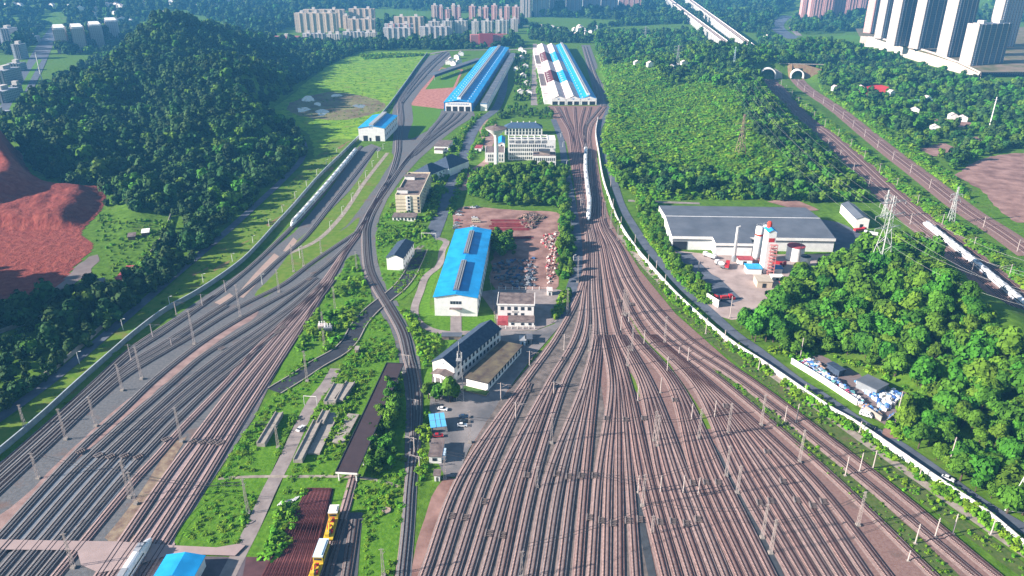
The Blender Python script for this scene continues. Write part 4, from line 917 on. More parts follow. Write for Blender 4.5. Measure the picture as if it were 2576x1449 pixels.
def cyl_thing(name, label, cat, u, vb, vt, r, parts):
    b = P(u, vb); hh = hgt(u, vb, vt); t = thing(name, label, cat, b)
    return t, hh
mpx = 1900/2.0
def upm(v): y = P(1288, v)[1]; return F/(y*CP+H*SP)
b = P(1845.5, 657); hc = hgt(1845, 657, 570.5)
t = thing('chimney', 'thin pale grey chimney standing in front of the plant warehouse', 'chimney', b)
mb = MB(); mb.lathe([(1.1,0),(1.0,hc*.5),(.9,hc)], 14); mb.build('stack', m_metal, t, smooth=True)
mb = MB(); mb.lathe([(1.4,0),(1.6,3.2),(1.1,4.4)], 14); mb.build('base', m_frame, t); mb = MB(); mb.tube([(0,0,hc-.3),(1.6,0,hc+.4)], .55, 10); mb.build('outlet', m_metal, t)
for i, (u, vb) in enumerate(((1900,661),(1917,655))):
    b = P(u, vb); hs = hgt(u, vb, 572 if i == 0 else 569); t = thing('cement_silo', ['white cement silo with an orange band, left of the mixing tower', 'white cement silo half hidden behind the mixing tower'][i], 'silo', b, group='cement silos')
    mb = MB(); mb.lathe([(.5,2),(2.5,5),(2.5,hs),(1.6,hs+.6)], 18); mb.build('barrel', m_white2, t, smooth=True)
    mb = MB(); mb.lathe([(2.54,hs*.78),(2.56,hs*.785),(2.56,hs*.83),(2.54,hs*.835)], 18); mb.build('band', m_orange, t)
    mb = MB()
    for a in range(12): q = 2*math.pi*a/12; q2 = 2*math.pi*(a+1)/12; mb.bar((2.4*math.cos(q),2.4*math.sin(q),hs+.5),(2.4*math.cos(q),2.4*math.sin(q),hs+1.7),.1); mb.bar((2.4*math.cos(q),2.4*math.sin(q),hs+1.7),(2.4*math.cos(q2),2.4*math.sin(q2),hs+1.7),.1)
    mb.build('railing', m_metal, t)
    mb = MB()
    for a in range(4): q = math.pi/4+math.pi/2*a; mb.bar((2.2*math.cos(q),2.2*math.sin(q),0),(2.2*math.cos(q),2.2*math.sin(q),5.2),.3)
    mb.build('legs', m_red, t)
ht = hgt(1925, 688, 584)
B = Bld('mixing_tower', 'tall white mixing tower with a blue roof, red dome and zigzag stairs', 'tower', (1934,584), (1955,584), (1922,571.5), ht, d=8)
mb = MB(); mb.gable(0, B.w, 0, B.d, ht, ht+1.4, roof=False); B.part('wall', mb, m_white2); mb = MB(); mb.roof(0, B.w, 0, B.d, ht, ht+1.4, 0, .4, .2); B.part('roof', mb, m_blue)
mb = MB(); mb.lathe([(1.5,ht+1),(1.5,ht+3.6),(1.1,ht+4.6),(.3,ht+5)], 14, c=(B.w*.4, B.d*.75)); B.part('dome', mb, m_orange, smooth=True)
mb = MB(); mb.box(.8, B.w-.8, -.12, .02, ht-6.5, ht-4); B.part('red_panel', mb, m_red)
mb = MB(); n = 9; sh = (ht-8)/n
for i in range(n):
    a, c = (B.w*.45, B.w+.6) if i % 2 == 0 else (B.w+.6, B.w*.45); z = i*sh
    mb.bar((a,-1.6,z+.1),(c,-1.6,z+sh),.32); mb.bar((a,-1.6,z+1.1),(c,-1.6,z+sh+1.0),.12); mb.box(min(a,c)-.6, max(a,c)+.6, -2.4, -.1, z+sh-.1, z+sh+.1)
for x in (B.w*.38, B.w+.8): mb.box(x-.15, x+.15, -2.5, -2.2, 0, ht-8)
B.part('stairs', mb, M('red_steel', (.50,.20,.19), .3, .25))
ra = P(1999.6, 662); rr = 21.5/upm(650); ht1 = hgt(2000, 655, 620)*.93
t = thing('storage_tank', 'big white storage tank with a red top beside the mixing tower', 'tank', P(1998, 651))
mb = MB(); mb.lathe([(rr,0),(rr,ht1)], 28); mb.build('shell', m_white2, t, smooth=False); mb = MB(); mb.lathe([(rr+.15,ht1+.01),(rr+.15,ht1+.25),(.4,ht1+1.0)], 28); mb.build('top', m_redroof, t)
mb = MB(); mb.tube([(.8,-rr-.4,0),(.8,-rr-.4,ht1+6)], .18, 6); mb.build('pipe', m_dark, t)
t = thing('storage_tank', 'smaller pale tank with a dark top in front of the red-topped tank', 'tank', P(2023, 670)); r2 = 12.3/upm(668); h2 = hgt(2023, 670, 645)
mb = MB(); mb.lathe([(r2,0),(r2,h2)], 22); mb.build('shell', m_white2, t); mb = MB(); mb.lathe([(r2+.1,h2+.01),(r2+.1,h2+.2),(.3,h2+.6)], 22); mb.build('top', m_dark, t)
mb = MB(); mb.tube([(-r2-.6,-1,0),(-r2-.6,-1,h2+.8),(0,-1,h2+.9)], .2, 6); mb.build('pipe', m_metal, t)
shed('control_room', 'white control room with a red flat roof left of the silos', 'cabin', (1858,653.5), (1893,654.5), (1858,645), hgt(1858, 666, 654), m_white, m_redroof)
shed('aggregate_house', 'white cabin with a blue roof at the foot of the mixing tower', 'cabin', (1880,676), (1917,677), (1878,664), hgt(1880, 690, 676), m_white2, m_blue, door=False)
shed('plant_garage', 'beige box garage with a dark doorway in front of the mixing tower', 'garage', (1906,708), (1944,709), (1897,692), hgt(1906, 724, 708), M('beige_panel', (.50,.42,.33), .06, .5), M('beige_roof', (.44,.38,.31), .08, .4))
shed('plant_container', 'white site container right of the beige garage', 'container', (1943,697.5), (1971,697.5), (1940,690.5), hgt(1943, 706, 698), m_white2, m_white)
shed('blue_lean_to', 'small white lean-to with a deep blue roof behind the site container', 'lean-to', (1947,676.5), (1969,677), (1946,668), hgt(1947, 688, 677), m_white2, m_bluedk, door=False)
shed('red_kiosk', 'low kiosk with a maroon roof at the edge of the knoll trees', 'kiosk', (1966,718), (1990,719), (1964,709), 3.0, m_white, m_redroof)
shed('site_office', 'long low site office with a grey roof at the plant gate', 'office', (1874,797), (1926,785), (1865,786), 3.4, m_white, m_greyroof, door=False)
shed('far_house', 'white house with a grey gable roof beside the tunnel main line', 'house', (2145+9,551), (2188,552), (2124,513), 7.0, m_white, m_greyroof, 1.8)
shed('track_house', 'small white house with a grey roof near the shrub hill and main line', 'house', (2030,391), (2048,395), (2003,363), 5.5, m_white, m_greyroof, 1.2)
# gate wall and yard walls
def wall(uv, h, th, mat, label, world=False, z=0.0, name='wall', cap=None):
    p = smooth(uv if world else line(uv), 6); mb = MB(); a = th/2
    zz = np.array([max(0, hz1(x, y)) for x, y in p]) if z is None else np.full(len(p), z)
    sweep(mb, p, [(-a,0),(-a,h),(a,h),(a,0)], [0,1 if cap else 0,0], zz)
    return tag(mb.build(name, [mat, cap] if cap else mat), label, 'wall')
wall([(1777,755),(1792,763),(1807,774)], 4.5, .5, m_white, 'short tall white wall panel at the concrete plant gate')
WW = [(u-7*min(1,(v-300)/500), v+8*min(1,(v-300)/500)) for u, v in [(1504,300),(1499,335),(1507,385),(1519,450),(1536,500),(1561,560),(1601,620),(1641,667),(1701,732),(1771,797),(1851,862),(1921,907),(2000,962),(2100,1030),(2150,1058),(2284,1150),(2384,1220),(2484,1287),(2590,1375),(2700,1450)]]
wall(WW, 2.6, .7, M('stained_white_wall', (.62,.60,.56), .22, .14, (.74,.72,.69)), 'very long white boundary wall between the fan yard and the road')
wall([(1990,914),(2060,957),(2124.6,1000),(2155,1020)], 3.0, .4, m_white, 'white wall along the front of the scrapyard')
wall([(2176,1033),(2216,1061)], 2.6, .4, m_conc2, 'short grey wall beside the parked van at the scrapyard')
wall([(2227,1072),(2270,1036),(2310,1003)], 3.2, .4, m_conc2, 'dark grey end wall of the scrapyard')
FENCE = [(-120,1240),(0,1143),(100,1058),(190,975),(280,895),(340,843),(420,783),(480,750),(540,712),(610,660),(650,620),(690,575),(740,520),(800,450),(860,390),(905,345),(960,290),(1010,225),(1050,168),(1075,135)]
wall(FENCE, 3.0, .6, M('blue_grey_fence_panel', (.20,.235,.26), .1, .3, (.25,.29,.31)), 'long grey boundary fence along the meadow side of the left yard', name='fence', cap=M('fence_cap', (.34,.40,.44), .1, .5))
wall([(380,640),(415,590),(425,560),(430,545)], 2.4, .4, m_conc2, 'grey wall bending around the upper huts beside the red pit', name='wall')
wall([(265,740),(310,718),(350,680),(372,655)], 3.0, .4, m_conc2, 'grey wall bending around the lower huts beside the red pit', name='wall')
wall([(-60,860),(140,790),(165,780)], 2.4, .4, m_conc2, 'broken grey wall hidden in the dark trees at the left edge')
wall([(0,1015),(120,945),(200,880),(270,815)], 2.5, .4, m_conc2, 'shaded grey wall between the dark trees and the dry verge')
# fences with white posts
def rail_fence(uv, n, label, mat=m_white):
    p = smooth(line(uv), 1.0); k = np.linspace(0, len(p)-1, n).astype(int)
    t = thing('fence', label, 'fence', (p[0][0], p[0][1], 0)); q = p-p[0]
    mb = MB()
    for a, b in zip(k[:-1], k[1:]):
        for z in (.5, 1.5): mb.bar((*q[a], z), (*q[b], z), .10)
    mb.build('rail', mat, t)
    for a in k: mb = MB(); mb.box(q[a][0]-.2, q[a][0]+.2, q[a][1]-.2, q[a][1]+.2, 0, 2.0); mb.build('post', mat, t)
rail_fence([(1255,729),(1320,729),(1378,729)], 8, 'white post and rail fence along the front of the scrap lot')
rail_fence([(1248,827),(1300,828),(1345,827)], 8, 'low white fence in front of the three-storey house')
rail_fence([(1232,700),(1240,760),(1246,822)], 10, 'side fence between the workshop and the three-storey house', m_conc2)
rail_fence([(1386,812),(1408,782),(1422,745)], 8, 'fence along the hedge at the right of the court', m_conc2)
# scrapyard
SY = [(1992,915),(2062,893),(2124.6,922),(2233,966),(2308,1003),(2226.6,1070),(2197.5,1052.6),(2124.6,998)]
patch('scrapyard_ground', SY, M('scrapyard_ground', (.24,.17,.155), .25, .2, (.14,.12,.13)), .24, sm=False)
shed('scrap_shed', 'grey-roofed open shed in the middle of the scrapyard', 'shed', (2155.8,957), (2206,981), (2183,943.3), 4.0, m_frame, m_greyroof, door=False)
shed('scrap_lean_to', 'dark lean-to shed at the top of the scrapyard', 'shed', (2082,915), (2112,934), (2092,909), 3.4, m_slate, m_slate, door=False)
shed('scrap_hut', 'small pale hut at the far right corner of the scrapyard', 'hut', (2288,1010), (2302,1004), (2285,1003), 3.0, m_white, m_conc2, door=False)
JC = [(.05,.14,.42),(.10,.28,.55),(.65,.66,.68),(.60,.58,.55),(.05,.10,.22),(.16,.42,.40),(.45,.08,.16),(.08,.10,.13),(.70,.70,.72),(.30,.42,.60),(.14,.15,.17),(.42,.28,.20)]
JM = [M('scrap_colour_%d' % i, c, .15, 1.0) for i, c in enumerate(JC)]
def heap(name, poly, n, label, zs=1.2, size=(.5,1.9), mats=JM, seed=3):
    g = np.random.default_rng(seed); p = np.array(line(poly)); lo, hi = p.min(0), p.max(0); mb = MB(); k = 0
    c = p.mean(0)
    while k < n:
        q = lo+(hi-lo)*g.random(2)
        if not inside(p, q[:1], q[1:])[0]: continue
        s = g.uniform(*size); z = g.uniform(.2, zs)*(1-.5*min(1, np.linalg.norm(q-c)/(np.linalg.norm(hi-lo)/2)))
        b = int(abs(np.sin(q[0]*.31)+np.cos(q[1]*.27+q[0]*.1))*len(mats)*.5+g.integers(0, 4)) % len(mats)
        mb.obox((q[0], q[1], .24+z/2), (s, s*g.uniform(.5, 1.1), z+.3), g.uniform(0, 3.1), b, tilt=g.uniform(-.35, .35)); k += 1
    o = mb.build(name, mats); return tag(o, label, 'scrap heap', None, 'stuff')
heap('scrap_heap', [(2010,915),(2045,905),(2070,930),(2075,945),(2110,965),(2130,985),(2150,1000),(2190,1030),(2210,1042),(2215,1055),(2180,1035),(2130,998),(2060,952)], 750, 'heap of blue and white bagged scrap along the front wall of the scrapyard', 2.4, seed=5)
heap('scrap_heap', [(2150,960),(2180,975),(2230,990),(2250,985),(2270,1000),(2235,1030),(2215,1035),(2200,1010),(2170,985)], 320, 'heap of white sacks and blue scrap before the grey shed', 2.2, mats=JM[2:4]+JM[8:10]+JM[0:2]+JM[2:3], seed=8)
heap('scrap_heap', [(2262,1035),(2290,1015),(2300,1010),(2275,1040),(2240,1062),(2232,1058)], 90, 'small heap of mixed scrap by the end wall of the scrapyard', 1.3, seed=9, mats=[m_yellow]+JM[:6])
heap('scrap_heap', [(1240,660),(1300,652),(1345,650),(1350,680),(1345,722),(1262,722),(1240,700)], 230, 'dark heap of rusty parts and sheet metal in the shaded lot', 1.2, (.4,2.6), [JM[4],JM[7],JM[10],m_soil,m_slate,m_frame], seed=12)
heap('rubble_heap', [(1368,590),(1400,585),(1402,640),(1398,700),(1378,715),(1372,660),(1385,630),(1360,615)], 260, 'heap of pink rubble beside the hedge of trees', 1.3, (.4,1.6), [m_pinkwhite, m_soil, m_conc2, m_redroof], seed=13)
heap('rubble_heap', [(1300,548),(1335,535),(1375,548),(1350,560),(1345,578),(1318,575)], 220, 'brown heap of cleared brush on the dirt lot', 1.6, (.5,1.8), [m_mossroof, m_soil, m_brownroof], seed=14)
heap('rubble_heap', [(205,742),(230,712),(262,728),(270,752),(240,768),(205,770)], 200, 'heap of pink rubble at the edge of the red pit', 1.8, (.6,2.2), [m_red, m_soil, m_pinkwhite], seed=15)
for i, (v0, v1) in enumerate(((553,558),(560,566),(567,572),(574,580),(596,601))):
    a, b = P2(1236+4*(i % 2), v1), P2(1330+6*(i % 3), v1); wd = max(2.5, float(P2(1280, v0)[1]-P2(1280, v1)[1])*.8); mb = MB(); mx = (b-a)
    for j in range(7): mb.box(-abs(mx[0])/2+rng.uniform(-1, 1)*2, abs(mx[0])/2+rng.uniform(-1, 1)*2, -wd/2+j*wd/7, -wd/2+(j+.7)*wd/7, 0, .7+.12*(j % 2))
    o = mb.build('steel_stack', M('rusty_red_steel', (.20,.035,.04), .25, .4)); o.location = ((a[0]+b[0])/2, (a[1]+b[1])/2+wd/2, .07)
    tag(o, 'long rusty red steel bar stack on the dirt lot, %s from the back' % ORD[i], 'steel stack', 'steel stacks on the dirt lot')
# ------------------------------------------------------------------ trains
m_tr = M('train_white', (.74,.76,.78), .03, .5, rough=.35)
m_trd = M('train_window_band', (.02,.025,.035), .1, .5, rough=.15)
m_trb = M('train_blue_line', (.03,.09,.30), .1, .5)
m_trg = M('train_roof_gear', (.28,.30,.33), .15, .8)
def car_prof(k=1.0, dz=0.0, n=12):
    """half ellipse-like body section, left to right over the roof"""
    pr = [(-1.55,.35),(-1.69,1.0),(-1.69,2.3),(-1.50,3.1),(-1.05,3.65),(-.4,3.86),(.4,3.86),(1.05,3.65),(1.50,3.1),(1.69,2.3),(1.69,1.0),(1.55,.35)]
    return [(o*k, .35+(z-.35)*(1-dz)) for o, z in pr]
def train(label, path, ncar, group, nose0=True, nose1=True, z=.78, name='high_speed_train'):
    """path: world points from the first nose; cars are evenly split over its length"""
    p = smooth(path, 1.0); d = np.r_[0, np.cumsum(np.linalg.norm(np.diff(p, axis=0), axis=1))]
    L = d[-1]/ncar; o = p[0]
    root = thing(name, label, 'train', (o[0], o[1], z), 0, group)
    def at(s):
        s = min(max(s, 0), d[-1]); return np.array([np.interp(s, d, p[:,0]), np.interp(s, d, p[:,1])])
    for i in range(ncar):
        a, b = i*L+.3, (i+1)*L-.3; c0, c1 = at(a), at(b); t = (c1-c0)/np.linalg.norm(c1-c0); nrm = np.array((t[1], -t[0])); ln = np.linalg.norm(c1-c0); base = c0-o
        ss = [(0,1,0),(1,1,0)]
        n0 = nose0 and i == 0; n1 = nose1 and i == ncar-1; nl = 9.0/ln
        if n0: ss = [(0,.20,.80),(nl*.12,.48,.66),(nl*.3,.70,.46),(nl*.55,.88,.24),(nl*.8,.97,.07),(nl,1,0),(1,1,0)]
        if n1: ss = ss[:-1]+[(1-nl,1,0),(1-nl*.8,.97,.07),(1-nl*.55,.88,.24),(1-nl*.3,.70,.46),(1-nl*.12,.48,.66),(1,.20,.80)]
        mb = MB(); rings = []
        for f, k, dz in ss:
            q = base+t*ln*f; rings.append(mb.pts([(q[0]+nrm[0]*x, q[1]+nrm[1]*x, h) for x, h in car_prof(k, dz)]))
        m = 12
        for r0, r1 in zip(rings[:-1], rings[1:]):
            for j in range(m-1): mb.f.append((r0+j, r0+j+1, r1+j+1, r1+j)); mb.m.append(0)
            mb.f.append((r0+m-1, r0, r1, r1+m-1)); mb.m.append(0)
        mb.f.append(tuple(rings[0]+j for j in range(m))[::-1]); mb.m.append(0); mb.f.append(tuple(rings[-1]+j for j in range(m))); mb.m.append(0)
        car = mb.build('nose_car' if (n0 or n1) else 'middle_car', m_tr, root, smooth=False)
        def strip(nm, x, z0, z1, s0, s1, mat):
            mb = MB(); q0, q1 = base+t*ln*s0, base+t*ln*s1
            def pt(q, xx, zz): return (q[0]+nrm[0]*xx, q[1]+nrm[1]*xx, zz)
            for sg in (-1, 1):
                A = [pt(q0, sg*x, z0), pt(q1, sg*x, z0), pt(q1, sg*(x-.05*(z1 > 2.2)), z1), pt(q0, sg*(x-.05*(z1 > 2.2)), z1)]; mb.face(A if sg > 0 else A[::-1])
            return mb.build(nm, mat, car)
        w0 = .06+(nl*.75 if n0 else 0); w1 = .94-(nl*.75 if n1 else 0)
        strip('window_band', 1.725, 1.75, 2.45, w0, w1, m_trd); strip('side_stripe', 1.72, .75, .95, w0, w1, m_trb)
        def roofbox(nm, s0, s1, w, h0, h1, mat):
            mb = MB(); q0, q1 = base+t*ln*s0, base+t*ln*s1
            k = mb.pts([(q[0]+nrm[0]*x, q[1]+nrm[1]*x, zz) for zz in (h0, h1) for q, x in ((q0,-w),(q0,w),(q1,w),(q1,-w))])
            for f in ((0,1,5,4),(1,2,6,5),(2,3,7,6),(3,0,4,7),(4,5,6,7)): mb.f.append(tuple(k+j for j in f)); mb.m.append(0)
            return mb.build(nm, mat, car)
        roofbox('roof_unit', .20, .34, 1.0, 3.6, 4.05, m_trg); roofbox('roof_unit', .60, .78, 1.0, 3.6, 4.08, m_trg)
        roofbox('gangway', .972 if not n1 else .9, 1.0 if not n1 else .91, 1.2, 3.3, 3.92 if not n1 else 3.5, m_trg)
        if i % 3 == 2:
            mb = MB(); q = base+t*ln*.2; q2 = base+t*ln*.26
            for sg in (-1, 1): mb.bar((q[0]+nrm[0]*.5*sg, q[1]+nrm[1]*.5*sg, 3.9), (q2[0], q2[1], 4.9), .12)
            mb.bar((q2[0]-nrm[0]*.9, q2[1]-nrm[1]*.9, 4.95), (q2[0]+nrm[0]*.9, q2[1]+nrm[1]*.9, 4.95), .14); mb.build('pantograph', m_trg, car)
        if n0 or n1:
            mb = MB()
            for ff, sgn in (((0, nl), 1),) if n0 else ((( 1-nl, 1), -1),):
                f0, f1 = (nl*.42, nl*.66) if n0 else (1-nl*.42, 1-nl*.66)
                q0, q1 = base+t*ln*f0, base+t*ln*f1; k0, k1 = (.79, .345), (.925, .165)
                def P_(q, k, o, zt): return (q[0]+nrm[0]*o*k[0], q[1]+nrm[1]*o*k[0], .35+(zt-.35)*(1-k[1])+.07)
                A = [P_(q0,k0,-.75,3.8), P_(q0,k0,.75,3.8), P_(q1,k1,.85,3.78), P_(q1,k1,-.85,3.78)]
                mb.face(A if n0 else A[::-1])
            mb.build('cab_window', m_trd, car)
    return root
def sub(p, a, b):
    """piece of track polyline between the points nearest to pixel a and pixel b"""
    i = int(np.argmin(np.linalg.norm(p-P2(*a), axis=1))); j = int(np.argmin(np.linalg.norm(p-P2(*b), axis=1)))
    return p[i:j+1] if i < j else p[j:i+1][::-1]
GTR = 'white high speed trains'
train('white train standing on the left siding in front of the blue-topped train shed', sub(TRK['A1'], (734,575), (899,380)), 8, GTR)
train('white train snaking through the S curve below the striped depot', sub(TRK['R7'], (1479,558), (1473,376)), 5, GTR)
pr = TRK['MA2']; i0 = int(np.argmin(np.linalg.norm(pr-P2(2322,566), axis=1)))
train('long white train running out of the picture on the right main line', pr[i0:], 6, GTR, nose1=False)
c3 = TRK['C3']; j0 = int(np.argmin(np.linalg.norm(c3-P2(379,1372), axis=1))); seg3 = c3[:j0+1][::-1]
seg3 = np.vstack([seg3, seg3[-1]+(seg3[-1]-seg3[-2])/np.linalg.norm(seg3[-1]-seg3[-2])*25])
train('nose end of a white train at the foot of the picture beside the blue-roofed shed', seg3, 3, GTR, nose1=False)
# yellow and white maintenance wagons
def wagon(name, label, a, b, wd, cab0, cab1, roofm, deck):
    p, q = P2(*a), P2(*b); t = (q-p); L = np.linalg.norm(t); rz = math.atan2(t[1], t[0])
    r = thing(name, label, 'rail vehicle', (p[0], p[1], .55), rz, 'maintenance wagons'); w2 = wd/2
    mb = MB(); mb.box(0, L, -w2, w2, .7, 1.2); mb.build('frame', m_yellow, r)
    mb = MB(); mb.box(L*cab0, L*cab1, -w2+.05, w2-.05, 1.21, 3.5); mb.build('cab', m_yellow, r)
    mb = MB(); mb.box(L*cab0-.1, L*cab1+.1, -w2, w2, 3.51, 3.75); mb.box(L*cab0+.6, L*cab1-.6, -w2+.5, w2-.5, 3.75, 3.95); mb.build('roof', roofm, r)
    mb = MB()
    for s in (-1, 1):
        for x in np.linspace(L*cab0+.8, L*cab1-.8, 5): mb.box(x-.5, x+.5, s*(w2-.05)-.03, s*(w2-.05)+.03, 2.2, 3.1)
    mb.box(L*cab0-.03, L*cab0+.05, -w2+.4, w2-.4, 2.2, 3.1); mb.build('window', m_glass, r)
    for x in (1.6, 3.4, L-3.4, L-1.6):
        mb = MB()
        for s in (-.72, .72): mb.tube([(x,s-.07,.43),(x,s+.07,.43)], .43, 12)
        mb.build('wheelset', m_black, r)
    if deck:
        mb = MB(); g = np.random.default_rng(4)
        for x in np.linspace(L*deck[0], L*deck[1], 9): mb.obox((x, g.uniform(-.5, .5), 1.7), (1.3, g.uniform(.8, 1.8), g.uniform(.7, 1.6)), 0, int(g.integers(0, 3)))
        mb.tube([(L*deck[0],0,2.0),(L*(deck[0]+deck[1])/2,.3,3.6),(L*deck[1],0,2.2)], .25, 6, 2); mb.build('machinery', [m_frame, m_red, m_yellow], r)
    return r
wagon('maintenance_wagon', 'yellow rail crane wagon with a white cab roof and rusty machinery', (826,1366), (845,1293), 3.3, .70, .99, m_white, (.1,.62))
wagon('maintenance_wagon', 'yellow motor trolley with a long pale blue roof at the foot of the picture', (789,1462), (819,1378), 3.3, .42, .98, M('pale_blue_roof', (.52,.66,.76), .05, .5), (.06,.30))
# ------------------------------------------------------------------ road vehicles
def car(label, u, v, ang, col, L=4.5, Wd=1.8, Hh=1.48, kind='car', group=None, z=.2, van=False):
    p = P2(u, v, z); r = thing('van' if van else 'parked_car', label, 'van' if van else 'car', (p[0], p[1], z), ang, group)
    a, w2 = L/2, Wd/2; m = M('car_paint_%02d%02d%02d' % tuple(int(c*99) for c in col), col, .03, .5, rough=.3, spec=.5)
    side = [(-a,.35),(-a,.80),(-a*.96,.95),(-a*.62,1.0),(a*.35,.98),(a*.92,.80),(a,.62),(a,.35)] if not van else [(-a,.35),(-a,Hh-.25),(-a+.15,Hh),(a*.55,Hh),(a*.80,1.15),(a,.95),(a,.35)]
    mb = MB(); n = len(side)
    k = mb.pts([(x,-w2*(1 if z_ < .9 else .96),z_) for x, z_ in side]+[(x,w2*(1 if z_ < .9 else .96),z_) for x, z_ in side])
    for i in range(n):
        j = (i+1) % n; mb.f.append((k+i, k+n+i, k+n+j, k+j)); mb.m.append(0)
    mb.f.append(tuple(k+i for i in range(n))); mb.m.append(0); mb.f.append(tuple(k+n+i for i in range(n))[::-1]); mb.m.append(0); mb.build('body', m, r)
    if not van:
        mb = MB(); lo = [(-a*.80,.99),(a*.40,.97)]; hi = [(-a*.52,Hh-.05),(a*.08,Hh-.05)]
        for s in (-1, 1):
            q = [(lo[0][0],s*w2*.93,lo[0][1]),(lo[1][0],s*w2*.93,lo[1][1]),(hi[1][0],s*w2*.76,hi[1][1]),(hi[0][0],s*w2*.76,hi[0][1])]; mb.face(q if s < 0 else q[::-1])
        for i in (0, 1):
            q = [(lo[i][0],-w2*.93,lo[i][1]),(lo[i][0],w2*.93,lo[i][1]),(hi[i][0],w2*.76,hi[i][1]),(hi[i][0],-w2*.76,hi[i][1])]; mb.face(q if i else q[::-1])
        mb.build('window', m_glass, r); mb = MB(); mb.box(hi[0][0], hi[1][0], -w2*.77, w2*.77, Hh-.06, Hh); mb.build('roof', m, r)
    else:
        mb = MB()
        for s in (-1, 1):
            for x0 in np.linspace(-a+.4, a*.3, 4): mb.box(x0, x0+L*.13, s*w2*.97-.03, s*w2*.97+.03, Hh*.56, Hh*.84)
        mb.box(a*.58, a*.62, -w2*.8, w2*.8, 1.25, Hh-.1); mb.build('window', m_glass, r)
    for x in (-a*.62, a*.62):
        for s in (-1, 1): mb = MB(); mb.tube([(x,s*(w2-.2),.33),(x,s*(w2+.01),.33)], .33, 12); mb.build('wheel', m_black, r)
    for s in (-1, 1): mb = MB(); mb.box(a-.06, a+.01, s*w2*.7-.18, s*w2*.7+.18, .62, .76); mb.build('headlight', m_white, r)
    return r
WH, SV, DK, GY, RD = (.72,.73,.74), (.42,.45,.48), (.018,.022,.03), (.14,.17,.20), (.42,.02,.03)
car('white car driving along the concrete lane between the overgrown platforms', 757, 1080, R(68), WH)
car('white car half hidden behind the pale blue parking canopy', 1114, 1031, R(-12), WH)
GPK = 'cars parked by the blue canopy'
car('dark blue car parked farthest from the camera, opposite the parking canopy', 1167, 1050, R(4), (.03,.06,.12), group=GPK)
car('black car parked between the dark blue and the white one', 1167.5, 1062, R(2), DK, group=GPK)
car('white hatchback parked nearest, opposite the parking canopy', 1163, 1072, R(2), WH, L=4.3, Hh=1.55, group=GPK)
car('red car parked between the canopy and the guard hut', 1102, 1098, R(5), RD)
car('teal car parked beside the small black-roofed white house', 1034, 647, R(72), (.05,.22,.26), L=4.8)
car('white sedan driving on the road beyond the white wall', 2384, 1206, R(-42), WH)
car('dark sedan driving past the parked white van', 2187, 1076, R(-40), DK)
car('white van parked on the verge in front of the scrapyard', 2178, 1046, R(-38), WH, L=5.2, Hh=2.2, Wd=1.9, van=True)
car('beige minibus parked in the middle row of the dirt car park', 1198, 559, R(0), (.55,.48,.36), L=6.5, Hh=2.6, Wd=2.1, van=True)
GP2 = 'cars in the dirt car park'
for txt, u, v, c in (('dark car at the back of the left row of the dirt car park',1157,534,GY),('white car second from the back of the left row',1154,541.5,WH),('pink red car in the left row of the dirt car park',1151.5,555.5,(.50,.12,.14)),
        ('grey car next to the pink red one in the dirt car park',1150,562.5,(.25,.28,.30)),('silver car nearest but one in the left row',1147.5,569.5,SV),('dark car nearest the workshop in the left row',1146,576,GY),
        ('dark car under the trees at the back edge of the dirt car park',1174,525,DK),('white car under the trees beside the dark one',1190,523.5,WH),('dark grey car under the trees, last on the right',1201,522,GY),
        ('white car at the back of the middle row of the dirt car park',1194,549,WH),('white off-road car at the near end of the middle row',1192,571.5,WH),('white car driving on the depot road',1150,418,WH),('red car in the shaded scrap lot',1291,614,RD)):
    car(txt, u, v, R(rng.uniform(-6, 6)) if v != 418 else R(75), c, group=GP2 if u < 1203 and v != 418 else None)
def truck(label, u, v, ang, cabc, kind):
    p = P2(u, v, .15); r = thing('mixer_truck' if kind == 'mixer' else 'loader' if kind == 'loader' else 'lorry', label, 'truck', (p[0], p[1], .15), ang)
    mb = MB(); mb.box(-4.5, 4.2, -1.0, 1.0, .8, 1.15); mb.build('chassis', m_frame, r)
    mb = MB(); mb.box(2.6, 4.6, -1.2, 1.2, 1.16, 3.1); mb.build('cab', M('truck_cab_%s' % label[:5], cabc, .05, .5, rough=.4), r)
    mb = MB(); mb.box(4.58, 4.66, -1.05, 1.05, 2.1, 2.9); mb.build('window', m_glass, r)
    mb = MB()
    if kind == 'mixer': mb.lathe([(.6,-3),(1.15,-1.5),(1.3,0),(.9,2),(.5,2.8)], 14); o = mb.build('drum', m_white, r); o.rotation_euler = (0, R(-80), 0); o.location = (-1.2, 0, 2.5)
    elif kind == 'loader': mb.obox((-.5,0,1.9), (4,1.8,1.4), 0); mb.obox((5.6,0,1.0), (1.2,2.8,1.2), 0, tilt=.4); mb.bar((1.5,0,2.2),(5.2,0,1.3),.5); mb.build('bucket', m_red, r)
    else: mb.box(-4.5, 2.3, -1.2, 1.2, 1.2, 2.6); mb.build('load_body', M('tipper_%s' % label[:5], cabc, .08, .5), r)
    for x in (3.2, -2.2, -3.5):
        for s in (-1, 1): mb = MB(); mb.tube([(x,s*.75,.5),(x,s*1.15,.5)], .5, 12); mb.build('wheel', m_black, r)
truck('white mixer truck parked left of the thin chimney', 1812, 670, R(110), WH, 'mixer'); truck('red tipper lorry parked left of the thin chimney', 1829, 672, R(70), RD, 'tipper')
truck('white lorry parked against the projecting bay of the warehouse', 1785, 648, R(130), WH, 'tipper'); truck('red wheel loader beside the plant gate wall', 1822, 754, R(10), RD, 'loader'); truck('grey wheel loader beside the plant hedge', 1797, 752, R(120), GY, 'loader')
truck('red tipper lorry standing behind the big storage tank', 1958, 668, R(-20), RD, 'tipper'); truck('red lorry beside the knoll under the pylon', 2162, 583, R(15), RD, 'tipper'); truck('white lorry beside the knoll under the pylon', 2190, 592, R(150), WH, 'tipper')
